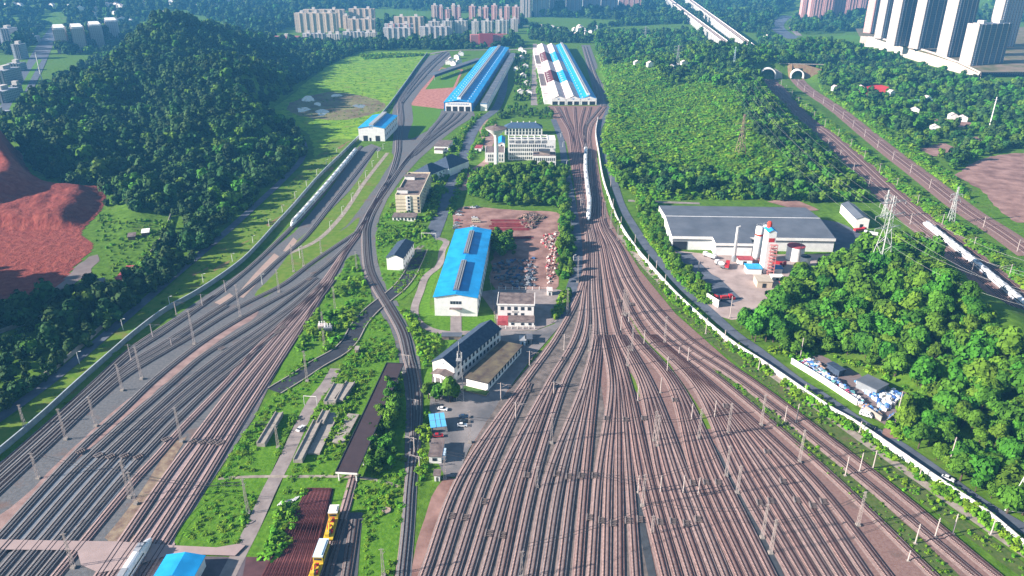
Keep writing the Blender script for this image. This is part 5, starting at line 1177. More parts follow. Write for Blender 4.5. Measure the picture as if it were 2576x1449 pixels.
# ------------------------------------------------------------------ masts, poles and lamps
def lattice_mb(h, b, t, n=7, r=.07):
    mb = MB(); c = [(-1,-1),(1,-1),(1,1),(-1,1)]
    def q(i, f): k = (b+(t-b)*f)/2; return (c[i % 4][0]*k, c[i % 4][1]*k, h*f)
    for i in range(4): mb.bar(q(i,0), q(i,1), r*2.2)
    for j in range(n):
        f0, f1 = j/n, (j+1)/n
        for i in range(4): mb.bar(q(i,f0), q(i+1,f1), r*1.3) if (j+i) % 2 else mb.bar(q(i+1,f0), q(i,f1), r*1.3)
    return mb
protos = {}
def mast(kind, u, vb, vt, label, group, rz=0.0, z0=None):
    """kinds: lattice, pole, arm (pole with cantilever), lamp. The first of a kind is built 10 m tall, later ones are scaled copies"""
    p = P(u, vb); hh = hgt(u, vb, vt)
    if kind not in protos:
        names = dict(lattice='lattice_mast', pole='catenary_pole', arm='cantilever_pole', lamp='lamp_post')
        r = thing(names[kind], label, {'lattice':'mast','pole':'pole','arm':'pole','lamp':'lamp'}[kind], (0,0,0), 0, group)
        if kind == 'lattice':
            lattice_mb(10, .95, .42, 9, .055).build('frame', m_pole, r); mb = MB(); mb.box(-.75, .75, -.75, .75, 0, .5); mb.build('footing', m_conc2, r)
            mb = MB(); mb.bar((-.9,0,9.6),(.9,0,9.8),.14); mb.bar((.5,-.5,8.4),(.9,.4,8.6),.14); mb.build('bracket', m_pole, r)
        elif kind in ('pole', 'arm'):
            mb = MB(); mb.tube([(0,0,0),(0,0,10)], [.26,.18], 8); mb.build('shaft', m_pole, r); mb = MB(); mb.box(-.55, .55, -.55, .55, 0, .4); mb.build('footing', m_conc2, r)
            mb = MB()
            if kind == 'arm': mb.bar((0,0,9.2),(4.6,0,8.8),.16); mb.bar((0,0,7.2),(3.0,0,8.9),.14); mb.bar((3.0,-.1,8.2),(5.0,.1,7.8),.12); mb.bar((-1.6,0,9.6),(1.2,0,9.6),.14)
            else: mb.bar((-.7,0,9.2),(.7,0,9.4),.14); mb.bar((0,-.5,8.6),(0,.5,8.6),.12)
            mb.build('bracket', m_pole, r)
        else:
            mb = MB(); mb.tube([(0,0,0),(0,0,9.7)], [.22,.13], 8); mb.build('shaft', M('lamp_shaft_white', (.60,.60,.58), .05, 1), r)
            mb = MB(); mb.bar((0,0,9.6),(1.1,0,9.9),.12); mb.build('arm', m_metal, r); mb = MB(); mb.obox((1.4,0,9.9),(1.1,.45,.25)); mb.build('lamp_head', m_white, r)
        protos[kind] = r
        r.location = tuple(p); r.scale = (1,1,hh/10); r.rotation_euler = (0,0,rz)
        return r
    return dup(protos[kind], p, rz, label, group, (1, 1, hh/10))
def row(kind, items, txt, group, rz=0.0):
    items = sorted(items, key=lambda q: -q[1])
    for i, q in enumerate(items): mast(kind, q[0], q[1], q[2], txt % ORD[i], group, q[3] if len(q) > 3 else rz)
row('lattice', [(1917,1354,1267.5),(1938,1392.5,1306),(2157.5,1322.5,1236),(1616,1274,1192.6),(1640,1344,1297.5),(1645,1111,1034),(1652,1124,1044),(1757,1105,1027.7),(1831,1091,1014),(1826,1199,1121),(1914,1071,992.7),(2010,1164,1081),(1589,884.5,814.5),(1671.5,863,796),(1578,921,869.5),(1483,884.5,816),(1854,1241,1171)], 'grey lattice mast standing among the rusty fan tracks, %s from the camera', 'lattice masts of the fan yard')
row('lattice', [(1567,793,728),(1572,796,730),(1578,791,735)], 'tall lattice mast of the close trio in the fan yard throat, %s from the camera', 'trio of tall masts')
row('lattice', [(1182,1114,1033),(1119,1204,1148),(1387,1116,1041),(1350,1226,1173),(1312,1455,1386)], 'grey lattice mast along the car park edge of the fan yard, %s from the camera', 'lattice masts by the car park')
row('lattice', [(1427,786,726),(1453,711,643),(1536,575,527),(1553,606,566),(1521,550,505)], 'bluish lattice mast at the narrow throat of the fan yard, %s from the camera', 'lattice masts of the throat')
row('pole', [(1605,1240,1196),(1661,1240,1196),(1718,1243,1195),(1756,1247,1201),(1604,1008.5,966),(1661,988.5,950),(1739,1058,1014),(1797,1051,1008),(1973,1066,1021),(2003,1061,1016),(1581.5,810,783),(1562,830,795),(1620,867,829.5),(1678,935,897),(1708,891,873),(1730,909.5,873),(2126,1197,1149),(2162,1186,1139),(2196,1178,1133),(2302,1368,1318),(2352,1351,1303),(2396,1343,1293),(2284,1411,1385)], 'slender concrete pole among the rusty fan tracks, %s from the camera', 'concrete poles of the fan yard')
row('arm', [(1297.5,1053,1011),(1260,1006,963),(1419,881,841),(1332,919.5,883),(1393,992,960),(1461,526,498)], 'cantilever arm pole at the left edge of the fan yard, %s from the camera', 'cantilever poles of the fan yard')
row('lattice', [(166.7,1106,1028),(241.7,1073,998),(357,954.5,871),(308,983,915),(97,1204,1139),(63,1073,1018),(327,1252.5,1158),(342,1269,1187),(185,1429,1341),(457,1113,1024),(489,866,781),(605,798,715),(739,684,615),(702,735,677),(764,670,617),(808,637,600)], 'grey lattice mast between the tracks of the left yard, %s from the camera', 'lattice masts of the left yard')
row('lattice', [(625,1292.5,1204),(700,1126,1069),(844,787,720),(811,812,784),(816,870,832),(773,960,882),(897,675,632),(965,1449,1380)], 'slim grey lattice mast on the green island, %s from the camera', 'lattice masts on the green island')
row('arm', [(444,791,759,.3),(432,871,850,.3),(510,772,740,.3),(568,735,705,.3),(385,850,815,.3),(330,905,866,.3)], 'cantilever pole along the siding next to the grey fence, %s from the camera', 'cantilever poles of the left yard')
row('arm', [(1048,1034,1005,2.6),(1043,1140,1100,2.6),(1056,1180,1148,2.6),(1030,920,893,2.6)], 'cantilever pole beside the dark curving track, %s from the camera', 'cantilever poles of the curving track')
row('lamp', [(677.5,570.5,552),(710.8,534,516),(742.5,499,482),(771.6,469,453),(797.5,440.5,425),(821.6,415.5,401),(847.5,385.5,373),(428,771,746),(511.7,710,689),(585,658,638),(636.7,611,593),(200,915,885),(310,830,803)], 'white lamp post outside the grey meadow fence, %s from the camera', 'lamp posts along the meadow fence', .4)
row('lamp', [(831,579,556),(861,540.5,519),(885,507,486),(904,477,456),(920,447,429),(936.6,421,404),(950.8,397,380),(964,375.5,361),(755,650,620),(660,716,690)], 'white lamp post on the dry strip beside the left sidings, %s from the camera', 'lamp posts by the left sidings', .4)
row('lamp', [(1432,540,521),(1436.5,568,548),(1441.5,616,598),(1442.3,668,642),(1425,420,405),(1416,370,357),(1411,345,333)], 'white lamp post along the road left of the fan yard throat, %s from the camera', 'lamp posts by the yard road', .5)
row('pole', [(1541.5,531,500),(1562,568,545),(1597,618,590),(1630.6,665,640),(1650.6,682,655),(1673,716,690),(1700,762,738),(1775,840,800),(2492,1345,1307),(2312,1203,1176),(2162,1088,1060),(2024,992,966),(1908,930,905),(1536,470,440),(1822,862,830)], 'thin pale pole on the green verge inside the white wall, %s from the camera', 'verge poles inside the white wall')
row('pole', [(2387,1168,1100),(2013,900,850),(2250,1072,985),(1836,800,745),(1757,678,655)], 'thin pale utility pole on the far side of the wall road, %s from the camera', 'utility poles beyond the wall road')
for C, txt in ((offset(RA_C, 9.5), 'left'), (offset(RA_C, -13), 'left'), (offset(RB_C, 6.5), 'right')):
    k = 0; g = {'left':'poles of the left main line', 'right':'poles of the right main line'}[txt]; sd_ = 'inner' if C is not None and np.allclose(C[0], offset(RA_C, 9.5)[0]) else 'outer'
    for i in range(len(C)-2, 3, -6):
        u, v = proj((C[i][0], C[i][1], 0))
        if u > 2576: continue
        d = math.atan2(*(C[i+1]-C[i])[::-1])+(R(90) if sd_ == 'inner' or txt == 'right' else R(-90)); tpx = proj((C[i][0], C[i][1], 8.5))[1]
        mast('arm', u, v, tpx, 'cantilever pole on the %s side of the %s tunnel line, %s from camera' % (sd_, txt, ORD[k]), g, d); k += 1
# cross-span wires over the yards
m_wire = M('dark_wire', (.05,.05,.055), .1, 1, rough=.5)
def span(a, b, za, zb, label, n=2, r=.07):
    p, q = np.array((*P2(*a), za)), np.array((*P2(*b), zb)); mb = MB()
    for j in range(n):
        pts = [p+(q-p)*f+np.array((0,0,-j*1.3*(1 if n > 1 else 0)-(za*.12)*4*f*(1-f))) for f in np.linspace(0, 1, 9)]; mb.tube(pts, r, 4)
    tag(mb.build('span_wire', m_wire), label, 'wire', 'cross-span wires')
SPN = [((1119,1204),(1350,1226),13,13,'cross-span wires from the car park edge to the second lattice mast'),((1350,1226),(1616,1274),13,13,'cross-span wires over the middle of the fan yard'),((1616,1274),(1826,1199),13,13,'cross-span wires over the right half of the fan yard'),
    ((1182,1114),(1387,1116),13,13,'cross-span wires beside the guard hut'),((1387,1116),(1645,1111),13,13,'cross-span wires from the thin mast to the twin masts'),((1652,1124),(1831,1091),13,13,'cross-span wires from the twin masts towards the white wall'),
    ((1312,1455),(1640,1344),14,14,'nearest cross-span wires at the foot of the fan yard'),((1640,1344),(1917,1354),14,14,'cross-span wires between the two nearest right-hand masts'),((1938,1392),(2157,1322),14,14,'cross-span wires reaching the nearest main lines'),
    ((342,1269),(625,1292),14,14,'cross-span wires over the pale pink tracks'),((97,1204),(327,1252),13,13,'cross-span wires over the grey slab tracks'),((457,1113),(700,1126),13,13,'cross-span wires over the upper pale pink tracks'),((185,1429),(342,1269),14,14,'cross-span wires beside the crossing'),
    ((1589,884),(1671,863),12,12,'cross-span wires in the upper fan yard'),((1483,884),(1589,884),12,12,'cross-span wires left of the upper fan yard masts'),((1914,1071),(2010,1164),12,12,'cross-span wires along the green strip')]
for s_ in SPN: span(*s_)
# track-side boxes
bx = None
BOX = [(1136,1302),(1170,1306),(1218,1266),(1230,1346),(1264.5,1351),(1327,1199),(1402,1196),(1432,1203),(1464,1201),(1497,1201),(1484,1306),(1514,1314),(1544,1321),(1581,1314),(1611,1311),(1662,1317.5),(1694,1316),(1727,1321),(1757,1311),(1527,1056),(1574,1059),(1621,1056),(1912,1269),(1940,1264),(2005,1262.5),(2045,1276),(2072,1266),(1744,1219),(1777,1217.5),(1807,1217.5),(1970,1215),(1698,1010),(1826,1025),(1930,1140),
       (205,1140),(250,1150),(280,1153),(315,1152),(350,1154),(420,1110),(487,1115),(510,1117),(535,1117),(555,1119),(560,880),(700,840),(715,828),(780,705),(790,690),(1330,985),(1418,905),(1335,905),(1560,760),(1590,768)]
for i, (u, v) in enumerate(sorted(BOX, key=lambda q: -q[1])):
    p = P2(u, v); side = 'left yard' if u < 900 else 'fan yard'
    if bx is None:
        bx = thing('switch_box', '', 'switch box', (0,0,0), 0, 'switch boxes')
        mb = MB()
        for k in range(4): mb.box(-1.6, 1.4, -1.8+k*1.05, -1.35+k*1.05, .55, .95)
        mb.build('sleeper_rack', M('dark_box', (.13,.105,.10), .2, 1), bx); mb = MB(); mb.box(-2.2, -1.5, -2.0, 2.0, .4, 1.15); mb.build('housing', M('grey_box', (.20,.17,.165), .2, 1), bx); r = bx
    else: r = dup(bx, (0,0,0))
    r.scale = (.62, .8, .8); r.location = (p[0], p[1], .30); r.rotation_euler = (0, 0, R(-8) if u > 900 else R(-38)); r['label'] = 'grey switch box set between the %s tracks' % side
    r['group'] = 'switch boxes of the '+side
# ------------------------------------------------------------------ pylons
def pt(u, v):
    """where the sight line of a pixel meets the terrain"""
    z = 0.0
    for _ in range(12): q = P(u, v, z); z = .5*z+.5*max(0, hz1(q[0], q[1]))
    return P(u, v, z)
def pylon(label, u, vb, vt, mat, rz, group, arms=3):
    b = pt(u, vb); hh = hgt(u, vb, vt, b[2])-b[2]; r = thing('pylon', label, 'pylon', b, rz, group); wb = hh*(.20 if hh > 34 else .15)
    mb = lattice_mb(hh*.62, wb, wb*.30, 6, .17); k = lattice_mb(hh*.38, wb*.30, wb*.16, 5, .13); off = len(mb.v); mb.v += [(x, y, z+hh*.62) for x, y, z in k.v]; mb.f += [tuple(i+off for i in f) for f in k.f]; mb.m += k.m
    mb.build('tower_frame', mat, r)
    for i in range(arms):
        z = hh*(.62+.15*i); L = wb*(1.05-.12*abs(i-1)); mb = MB()
        for s in (-1, 1):
            mb.bar((0,-.5,z),(s*L,0,z+.6),.3); mb.bar((0,.5,z),(s*L,0,z+.6),.3); mb.bar((0,0,z+2.2),(s*L,0,z+.7),.24); mb.bar((s*L*.5,0,z+.3),(s*L*.5,0,z+1.5),.18); mb.bar((s*L,0,z+.5),(s*L,0,z-1.6),.22)
        mb.build('crossarm', mat, r)
    return b, hh
GPY = 'power pylons'
m_py = M('pylon_steel', (.46,.48,.47), .08, .5, rough=.6)
b1, h1 = pylon('big grey steel pylon rising from the wooded knoll on the right', 2206, 700, 493, m_py, R(20), GPY)
pylon('reddish steel pylon on the shrub-covered hill', 1861, 393, 287, M('reddish_steel', (.36,.22,.20), .1, .5), R(15), GPY, 2)
pylon('dull grey pylon among the trees on the far hilltop', 1703, 172, 113, m_py, R(10), GPY); pylon('smaller grey pylon far beyond the striped depot', 1622, 108, 66, m_py, R(0), GPY)
pylon('pale lattice pylon beside the clay lot behind the main lines', 2390, 560, 470, m_py, R(0), GPY, 2); pylon('white steel pylon cut by the right edge of the picture', 2566, 1290, 1090, m_py, R(30), GPY)
pylon('twin grey pylon next to the white house by the main line', 2222, 548, 478, m_py, R(30), GPY, 2)
mb = MB(); q = P(2700, 800, 38)
for i in range(3):
    for s in (-1, 1):
        z = h1*(.62+.15*i)-1.6+b1[2]; L = h1*.2*(1.05-.12*abs(i-1)); a = np.array((b1[0]+s*L*math.cos(R(20)), b1[1]+s*L*math.sin(R(20)), z)); c = np.array((q[0]+s*L, q[1], z+6)); mb.tube([a+(c-a)*f+np.array((0,0,-26*f*(1-f))) for f in np.linspace(0,1,11)], .045, 4)
        c = np.array((P2(1861,393)[0]+30+s*L, P2(1861,393)[1]+120, z+10)); mb.tube([a+(c-a)*f+np.array((0,0,-40*f*(1-f))) for f in np.linspace(0,1,11)], .035, 4)
tag(mb.build('power_line', m_metal), 'thin power lines strung from the big steel pylon on the knoll', 'power line')
b = P(1158, 1005); hh = hgt(1158, 1005, 885); t = thing('radio_mast', 'white lattice radio mast with antennas beside the black-roofed dormitory', 'mast', b)
lattice_mb(hh, 3.2, 1.4, 10, .09).build('frame', m_metal, t); mb = MB()
for a in range(3): q = 2.09*a; mb.box(1.2*math.cos(q)-.2, 1.2*math.cos(q)+.2, 1.2*math.sin(q)-.2, 1.2*math.sin(q)+.2, hh-3, hh-.4)
mb.bar((0,0,hh),(0,0,hh+5),.16); mb.build('antenna', m_white, t); mb = MB(); mb.box(-1.3,1.3,-1.3,1.3,hh-4,hh-3.8); mb.build('platform', m_metal, t)
t = thing('radio_mast', 'pale blue radio mast on the wooded hill above the tunnels', 'mast', pt(1846, 162)); mb = lattice_mb(26, 2, 1, 7, .1); mb.build('frame', M('pale_blue_steel', (.45,.62,.70), .05, 1), t)
t = thing('radio_mast', 'tall white mast beside the left edge boulevard', 'mast', pt(106, 203)); mb = MB(); mb.tube([(0,0,0),(0,0,42)], [.9,.5], 10); mb.build('shaft', m_white, t)
t = thing('radio_mast', 'white mast standing in the scrub at the far right', 'mast', pt(2487, 326)); mb = MB(); mb.tube([(0,0,0),(0,0,36)], [.7,.35], 10); mb.build('shaft', m_white, t); mb = MB(); mb.bar((-2,0,33),(2,0,33),.5); mb.bar((-1.5,0,30),(1.5,0,30),.4); mb.build('antenna', m_white, t)
# ------------------------------------------------------------------ yard clutter
LB = [((750,1166),(800,1066),3.2,1.6),((789,1145),(840,1042),5,.8),((830,1019),(855,973),5,1.6),((852,1013),(883,969),4,1.6),((657,1125),(704,1046),3,1.6),((806,1074),(822,1042),3,1.8),((850,1118),(890,1045),5,.7)]
for i, (a, c, w_, hg) in enumerate(LB):
    p, q = P2(*a), P2(*c); t = q-p; L = float(np.linalg.norm(t))
    r = thing('loading_platform', ['long nearest concrete platform along the lane','wide flat slab between the platforms','upper left concrete platform by the canopy','upper right concrete platform by the canopy','crumbling platform left of the lane under the slim mast','short concrete block among the bushes','broken slab close under the dark canopy'][i], 'platform', (*p, .2), math.atan2(t[1], t[0]), 'overgrown loading platforms')
    mb = MB(); n_ = max(2, int(L/5))
    for j in range(n_): mb.box(L*j/n_+.04, L*(j+1)/n_-.04, -w_/2, w_/2, 0, hg-.03*(j % 3))
    mb.build('slab', m_conc2, r)
    if hg > 1.5:
        for s_ in (-1, 1): mb = MB(); mb.box(0, L, s_*w_/2-.22, s_*w_/2+.22, .1, hg+.5); mb.build('edge_wall', m_conc2, r)
for i in range(12):
    p = P2(704+i*4.4, 1268-i*.9) if i < 9 else P2(700+i*4.4, 1258-(i-9)*1.2)
    o = bpy.data.objects.new('concrete_sleeper', protos['slp']) if 'slp' in protos else None
    if o is None:
        mb = MB(); mb.box(-.16,.16,-1.25,1.25,0,.24); mb.box(-.13,.13,-1.2,-.5,.24,.30); mb.box(-.13,.13,.5,1.2,.24,.30); o = mb.build('concrete_sleeper', m_white2); protos['slp'] = o.data
    else: COL.objects.link(o)
    o.location = (p[0], p[1], .25); o.rotation_euler = (0, 0, R(-22)); tag(o, 'loose pale concrete sleeper in the row on the grass beside the rust red rails', 'sleeper', 'loose concrete sleepers')
m_rr = M('rust_red_rail_stack', (.105,.028,.034), .25, .5, (.15,.05,.05)); n = 13
for i in range(n):
    f0 = i/n; a0 = P2(778+57*f0, 1231); a1 = P2(640+135*f0, 1500); t = a1-a0; L = np.linalg.norm(t); rz = math.atan2(t[1], t[0]); mb = MB(); wv = .72
    for j in range(5): mb.box(0, L, -wv+j*.31, -wv+j*.31+.17, .35, .62+.1*((i+j) % 2))
    for x in np.arange(.8, L, 1.1 if i > 6 else 2.6): mb.box(x, x+.28, -wv-.1, wv+.15, .12, .34)
    o = mb.build('rail_stack', m_rr); o.location = (a0[0], a0[1], .12); o.rotation_euler = (0, 0, rz); tag(o, 'stack of rust red rails beside the maintenance wagons, %s from the lane' % ORD[i], 'rail stack', 'stacks of rust red rails')
patch('rail_store_ground', [(772,1228),(840,1230),(800,1449),(790,1560),(590,1560),(620,1402),(700,1402)], M('rust_stained_ground', (.085,.04,.045), .2, .3), .235, sm=False)
patch('siding_pit', [(855,1290),(915,1290),(908,1340),(900,1449),(895,1560),(800,1560),(815,1449)], M('dark_pit_floor', (.07,.075,.085), .15, .2), .236, sm=False)  # plain dark blue-grey ground sheet beside the wagons
B = Bld('manhole_ring', 'round concrete manhole ring on the grass beside the single track', 'manhole', (960,1290), (981,1290), (960,1276), .6); mb = MB(); mb.lathe([(1.6,0),(1.6,.7),(1.2,.7),(1.2,.5)], 18, c=(B.w/2, B.d/2)); B.part('ring', mb, M('brown_concrete', (.32,.24,.20), .1, 1))
for i, (u, v) in enumerate(((812,822),(826,828))):
    t = thing('transformer', ['rusty transformer with white bushings on the green island, left of the pair','grey transformer with white bushings on the green island, right of the pair'][i], 'transformer', P(u, v+8), R(10), 'island transformers')
    mb = MB(); mb.box(-2.2,2.2,-1.6,1.6,.2,3.4); 
    for k in range(6): mb.box(-2+k*.75,-1.7+k*.75,-2.1,-1.61,.6,3.0)
    mb.build('tank', m_pinkwhite if i == 0 else m_frame, t); mb = MB()
    for k in (-1, 0, 1): mb.lathe([(.35,3.4),(.3,5.2),(.1,5.3)], 8, c=(k*1.3, 0))
    mb.build('bushing', m_white, t)
for i, (u, v, s) in enumerate(((1066,602,22),(1088,598,0))):
    if i == 0:
        a, b = P2(1061,603), P2(1097,604); t = thing('height_gate', 'white height limit frame across the end of the depot road', 'gate frame', (*a, 0)); d = b-a; mb = MB(); mb.bar((0,0,0),(0,0,5),.3); mb.bar((*d,0),(*d,5),.3); mb.build('post', m_white, t); mb = MB(); mb.bar((0,0,5),(*d,5),.35); mb.build('beam', m_white, t)
a, b = P2(766,1020), P2(798,1022); t = thing('height_gate', 'white height limit frame across the concrete lane', 'gate frame', (*a, 0)); d = b-a; mb = MB(); mb.bar((0,0,0),(0,0,5),.25); mb.bar((*d,0),(*d,5),.25); mb.build('post', m_white, t); mb = MB(); mb.bar((0,0,5),(*d,5),.3); mb.build('beam', m_white, t)
for i, (u, v) in enumerate(((335,690),(365,575),(330,585),(250,700))):
    h_ = shed('pit_hut', ['long reddish roofed hut ruin beside the red pit','white topped hut behind the bent grey wall','brown hut left of the white topped one','grey shaded hut at the edge of the red pit'][i], 'hut', (u-45 if i == 0 else u-9,v+12), (u if i == 0 else u+9,v+10), (u-30 if i == 0 else u-7,v-20 if i == 0 else v+2), 2.6, m_soil, [m_redroof,m_white,m_brownroof,m_greyroof][i], group='huts by the red pit', door=False)
# ------------------------------------------------------------------ tunnels, viaducts, motorway
def facade(name, wallc, winc, fx=3.4, fz=3.0, wx=.55, wz=.5, rough=.7):
    """wall with rows of windows laid out in metres on the building itself"""
    if name in MATS: return MATS[name]
    m = bpy.data.materials.new(name); m.use_nodes = True; nt = m.node_tree; b = nt.nodes['Principled BSDF']; b.inputs['Roughness'].default_value = rough
    tc = nt.nodes.new('ShaderNodeTexCoord'); sx = nt.nodes.new('ShaderNodeSeparateXYZ'); sn = nt.nodes.new('ShaderNodeSeparateXYZ')
    nt.links.new(tc.outputs['Object'], sx.inputs[0]); nt.links.new(tc.outputs['Normal'], sn.inputs[0])
    def mth(op, a, b_=None):
        n = nt.nodes.new('ShaderNodeMath'); n.operation = op
        for i, q in enumerate((a, b_)):
            if q is None: continue
            if isinstance(q, (int, float)): n.inputs[i].default_value = q
            else: nt.links.new(q, n.inputs[i])
        return n.outputs[0]
    ax = mth('GREATER_THAN', mth('ABSOLUTE', sn.outputs[0]), .5)
    h = mth('ADD', mth('MULTIPLY', sx.outputs[1], ax), mth('MULTIPLY', sx.outputs[0], mth('SUBTRACT', 1, ax)))
    a = mth('LESS_THAN', mth('FRACT', mth('DIVIDE', h, fx)), wx); z = mth('LESS_THAN', mth('FRACT', mth('DIVIDE', sx.outputs[2], fz)), wz)
    up = mth('LESS_THAN', mth('ABSOLUTE', sn.outputs[2]), .5)
    k = mth('MULTIPLY', mth('MULTIPLY', a, z), up)
    mx = nt.nodes.new('ShaderNodeMix'); mx.data_type = 'RGBA'; mx.inputs[6].default_value = wallc+(1,); mx.inputs[7].default_value = winc+(1,)
    nt.links.new(k, mx.inputs[0]); nt.links.new(mx.outputs[2], b.inputs['Base Color']); MATS[name] = m; return m
for nm, Pp, C, lab in (('a', PORTAL_A, RA_C, 'left'), ('b', PORTAL_B, RB_C, 'right')):
    t_ = C[3]-C[0]; t_ /= np.linalg.norm(t_); rz = math.atan2(t_[1], t_[0])+R(90)
    r = thing('tunnel_portal', '%s concrete tunnel mouth where the %s main line enters the hill' % ('shaded' if nm == 'a' else 'sunlit', lab), 'tunnel', (C[0][0], C[0][1], 0), rz)
    w0 = 11.0 if nm == 'a' else 8.5
    mb = MB(); n = 14; ri, ro = w0, w0+1.6
    for y0, y1 in ((-1.5, 14),):
        ang = [R(-18)+R(216)*i/n for i in range(n+1)]; a_ = [(ri*math.cos(q), 5+ri*math.sin(q)) for q in ang]; o_ = [(ro*math.cos(q), 5+ro*math.sin(q)) for q in ang]
        for i in range(n):
            mb.face([(o_[i][0],y0,o_[i][1]),(a_[i][0],y0,a_[i][1]),(a_[i+1][0],y0,a_[i+1][1]),(o_[i+1][0],y0,o_[i+1][1])]); mb.face([(o_[i][0],y0,o_[i][1]),(o_[i+1][0],y0,o_[i+1][1]),(o_[i+1][0],y1,o_[i+1][1]),(o_[i][0],y1,o_[i][1])]); mb.face([(a_[i+1][0],y0,a_[i+1][1]),(a_[i][0],y0,a_[i][1]),(a_[i][0],y1,a_[i][1]),(a_[i+1][0],y1,a_[i+1][1])])
    mb.build('arch', m_white, r)
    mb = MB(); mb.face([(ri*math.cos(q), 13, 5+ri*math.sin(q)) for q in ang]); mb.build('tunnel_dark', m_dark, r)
    mb = MB()
    if nm == 'b':
        for s in (-1, 1):
            mb.face([(s*ro*.8,.8,0),(s*38,4,0),(s*36,10,15),(s*ro*.8,10,22)] if s > 0 else [(s*36,10,15),(s*38,4,0),(s*ro*.8,.8,0),(s*ro*.8,10,22)])
        mb.face([(-ro*.9,9.8,15.5),(ro*.9,9.8,15.5),(ro*.9,10.2,22),(-ro*.9,10.2,22)]); mb.build('slope_face', M('brick_red_slope', (.26,.13,.085), .2, .3, (.20,.16,.08)), r)
        mb = MB(); mb.box(-38, 38, 9.9, 10.6, 21.6, 22.6); mb.build('crest_wall', m_conc2, r)
    else:
        for s in (-1, 1): mb.face([(s*ro*.8,.8,0),(s*24,5,0),(s*22,10,9),(s*ro*.8,10,16)] if s > 0 else [(s*22,10,9),(s*24,5,0),(s*ro*.8,.8,0),(s*ro*.8,10,16)])
        mb.build('slope_face', m_conc2, r)
def viaduct(label, a, b, z, wd):
    p, q = P2(*a, z), P2(*b, z); VIA.append(np.array((p, q))); t = q-p; L = np.linalg.norm(t); r = thing('viaduct', label, 'bridge', (*p, 0), math.atan2(t[1], t[0]), 'railway viaducts')
    mb = MB(); mb.box(0, L, -wd/2, wd/2, z-2.2, z); mb.build('deck', M('viaduct_concrete', (.46,.41,.36), .06, .2), r)
    for s in (-1, 1): mb = MB(); mb.box(0, L, s*wd/2-.2, s*wd/2+.2, z+.004, z+1.2); mb.build('parapet', m_white, r)
    mb = MB()
    for s in (-.25, .25): mb.box(0, L, s*wd-1.3, s*wd+1.3, z+.01, z+.25)
    mb.build('track_bed', m_gravel_r, r)
    for x in np.arange(16, L-10, 32): mb = MB(); mb.box(x-1.2, x+1.2, -wd*.3, wd*.3, -2, z-2.8); mb.box(x-1.6, x+1.6, -wd*.45, wd*.45, z-2.8, z-2.21); mb.build('pier', m_white, r)
VIA = []
viaduct('left pale railway viaduct striding over the woods towards the far hills', (1822,103), (1672,-10), 19, 12)
viaduct('right pale railway viaduct ending at the wooded hill above the tunnels', (1900,122), (1722,-10), 20, 13)
ribbon('motorway', [(2075,8),(2045,16),(2005,30),(1968,48),(1955,66),(1972,84),(2000,98)], 34, m_road, .4, step=20)
ribbon('motorway', [(2085,10),(2052,18),(2018,34),(1994,52),(1992,70),(2010,90)], 14, m_road2, .42, step=20)
ribbon('road', [(1310,66),(1350,66),(1400,73),(1450,84),(1500,95)], 16, m_road2, .4, step=20)
ribbon('road', [(1075,137),(1130,128),(1200,126),(1280,126),(1340,122)], 10, m_road2, .4, step=20)
ribbon('boulevard', [(-30,330),(30,270),(60,215),(88,165),(105,130),(125,95),(150,60)], 30, m_road, .4, step=15)
ribbon('boulevard', [(20,300),(70,200),(100,150)], 8, G_LAWN, .43, step=15)
VIA_ROADS = [np.array(line(q)) for q in ([(2075,8),(2045,16),(2005,30),(1968,48),(1955,66),(1972,84),(2000,98)],[(1310,66),(1350,66),(1400,73),(1450,84),(1500,95)],[(-30,330),(30,270),(60,215),(88,165),(105,130),(125,95),(150,60)])]
patch('sports_lawn', [(2090,92),(2140,88),(2190,96),(2170,112),(2120,105)], G_LAWN, .3, sm=False)
# retaining wall and platform of the towers
ZP = 21.0
PW = [P2(2160,119), P2(2190,121), P2(2335,163), P2(2402,181), P2(2457,197)]
def taper(i): return [ZP, ZP, ZP*.97, ZP*.72, ZP*.42][i]
pwd = smooth([(*p, taper(i)) for i, p in enumerate(PW)], 12); mb = MB(); t, n = frames(pwd); base = 0
for i in range(len(pwd)-1):
    a, b = pwd[i], pwd[i+1]; na, nb = n[i]*3, n[i+1]*3
    mb.face([(a[0],a[1],-.5),(b[0],b[1],-.5),(b[0]-nb[0],b[1]-nb[1],b[2]),(a[0]-na[0],a[1]-na[1],a[2])]); mb.face([(a[0]-na[0],a[1]-na[1],a[2]),(b[0]-nb[0],b[1]-nb[1],b[2]),(b[0]-nb[0]*1.5,b[1]-nb[1]*1.5,b[2]+.8),(a[0]-na[0]*1.5,a[1]-na[1]*1.5,a[2]+.8)])
    mb.face([(a[0]-na[0]*1.5,a[1]-na[1]*1.5,a[2]+.8),(b[0]-nb[0]*1.5,b[1]-nb[1]*1.5,b[2]+.8),(b[0]-nb[0]*2,b[1]-nb[1]*2,-.5),(a[0]-na[0]*2,a[1]-na[1]*2,-.5)])
tag(mb.build('retaining_wall', M('bright_concrete', (.47,.41,.36), .12, .06)), 'long bright concrete retaining wall below the row of tall towers', 'wall')
mb = MB(); top = [(p[0], p[1]+5, taper(i)-.3) for i, p in enumerate(PW)]; far = [(P2(2650,150)[0]+250, PW[4][1]+20, ZP*.4), (P2(2650,80)[0]+300, PW[0][1]+250, ZP), (PW[0][0]+60, PW[0][1]+170, ZP)]
mb.face(top+far); o = mb.build('terrace', M('terrace_earth', (.10,.12,.035), .2, .05, (.19,.14,.10))); o['kind'] = 'structure'
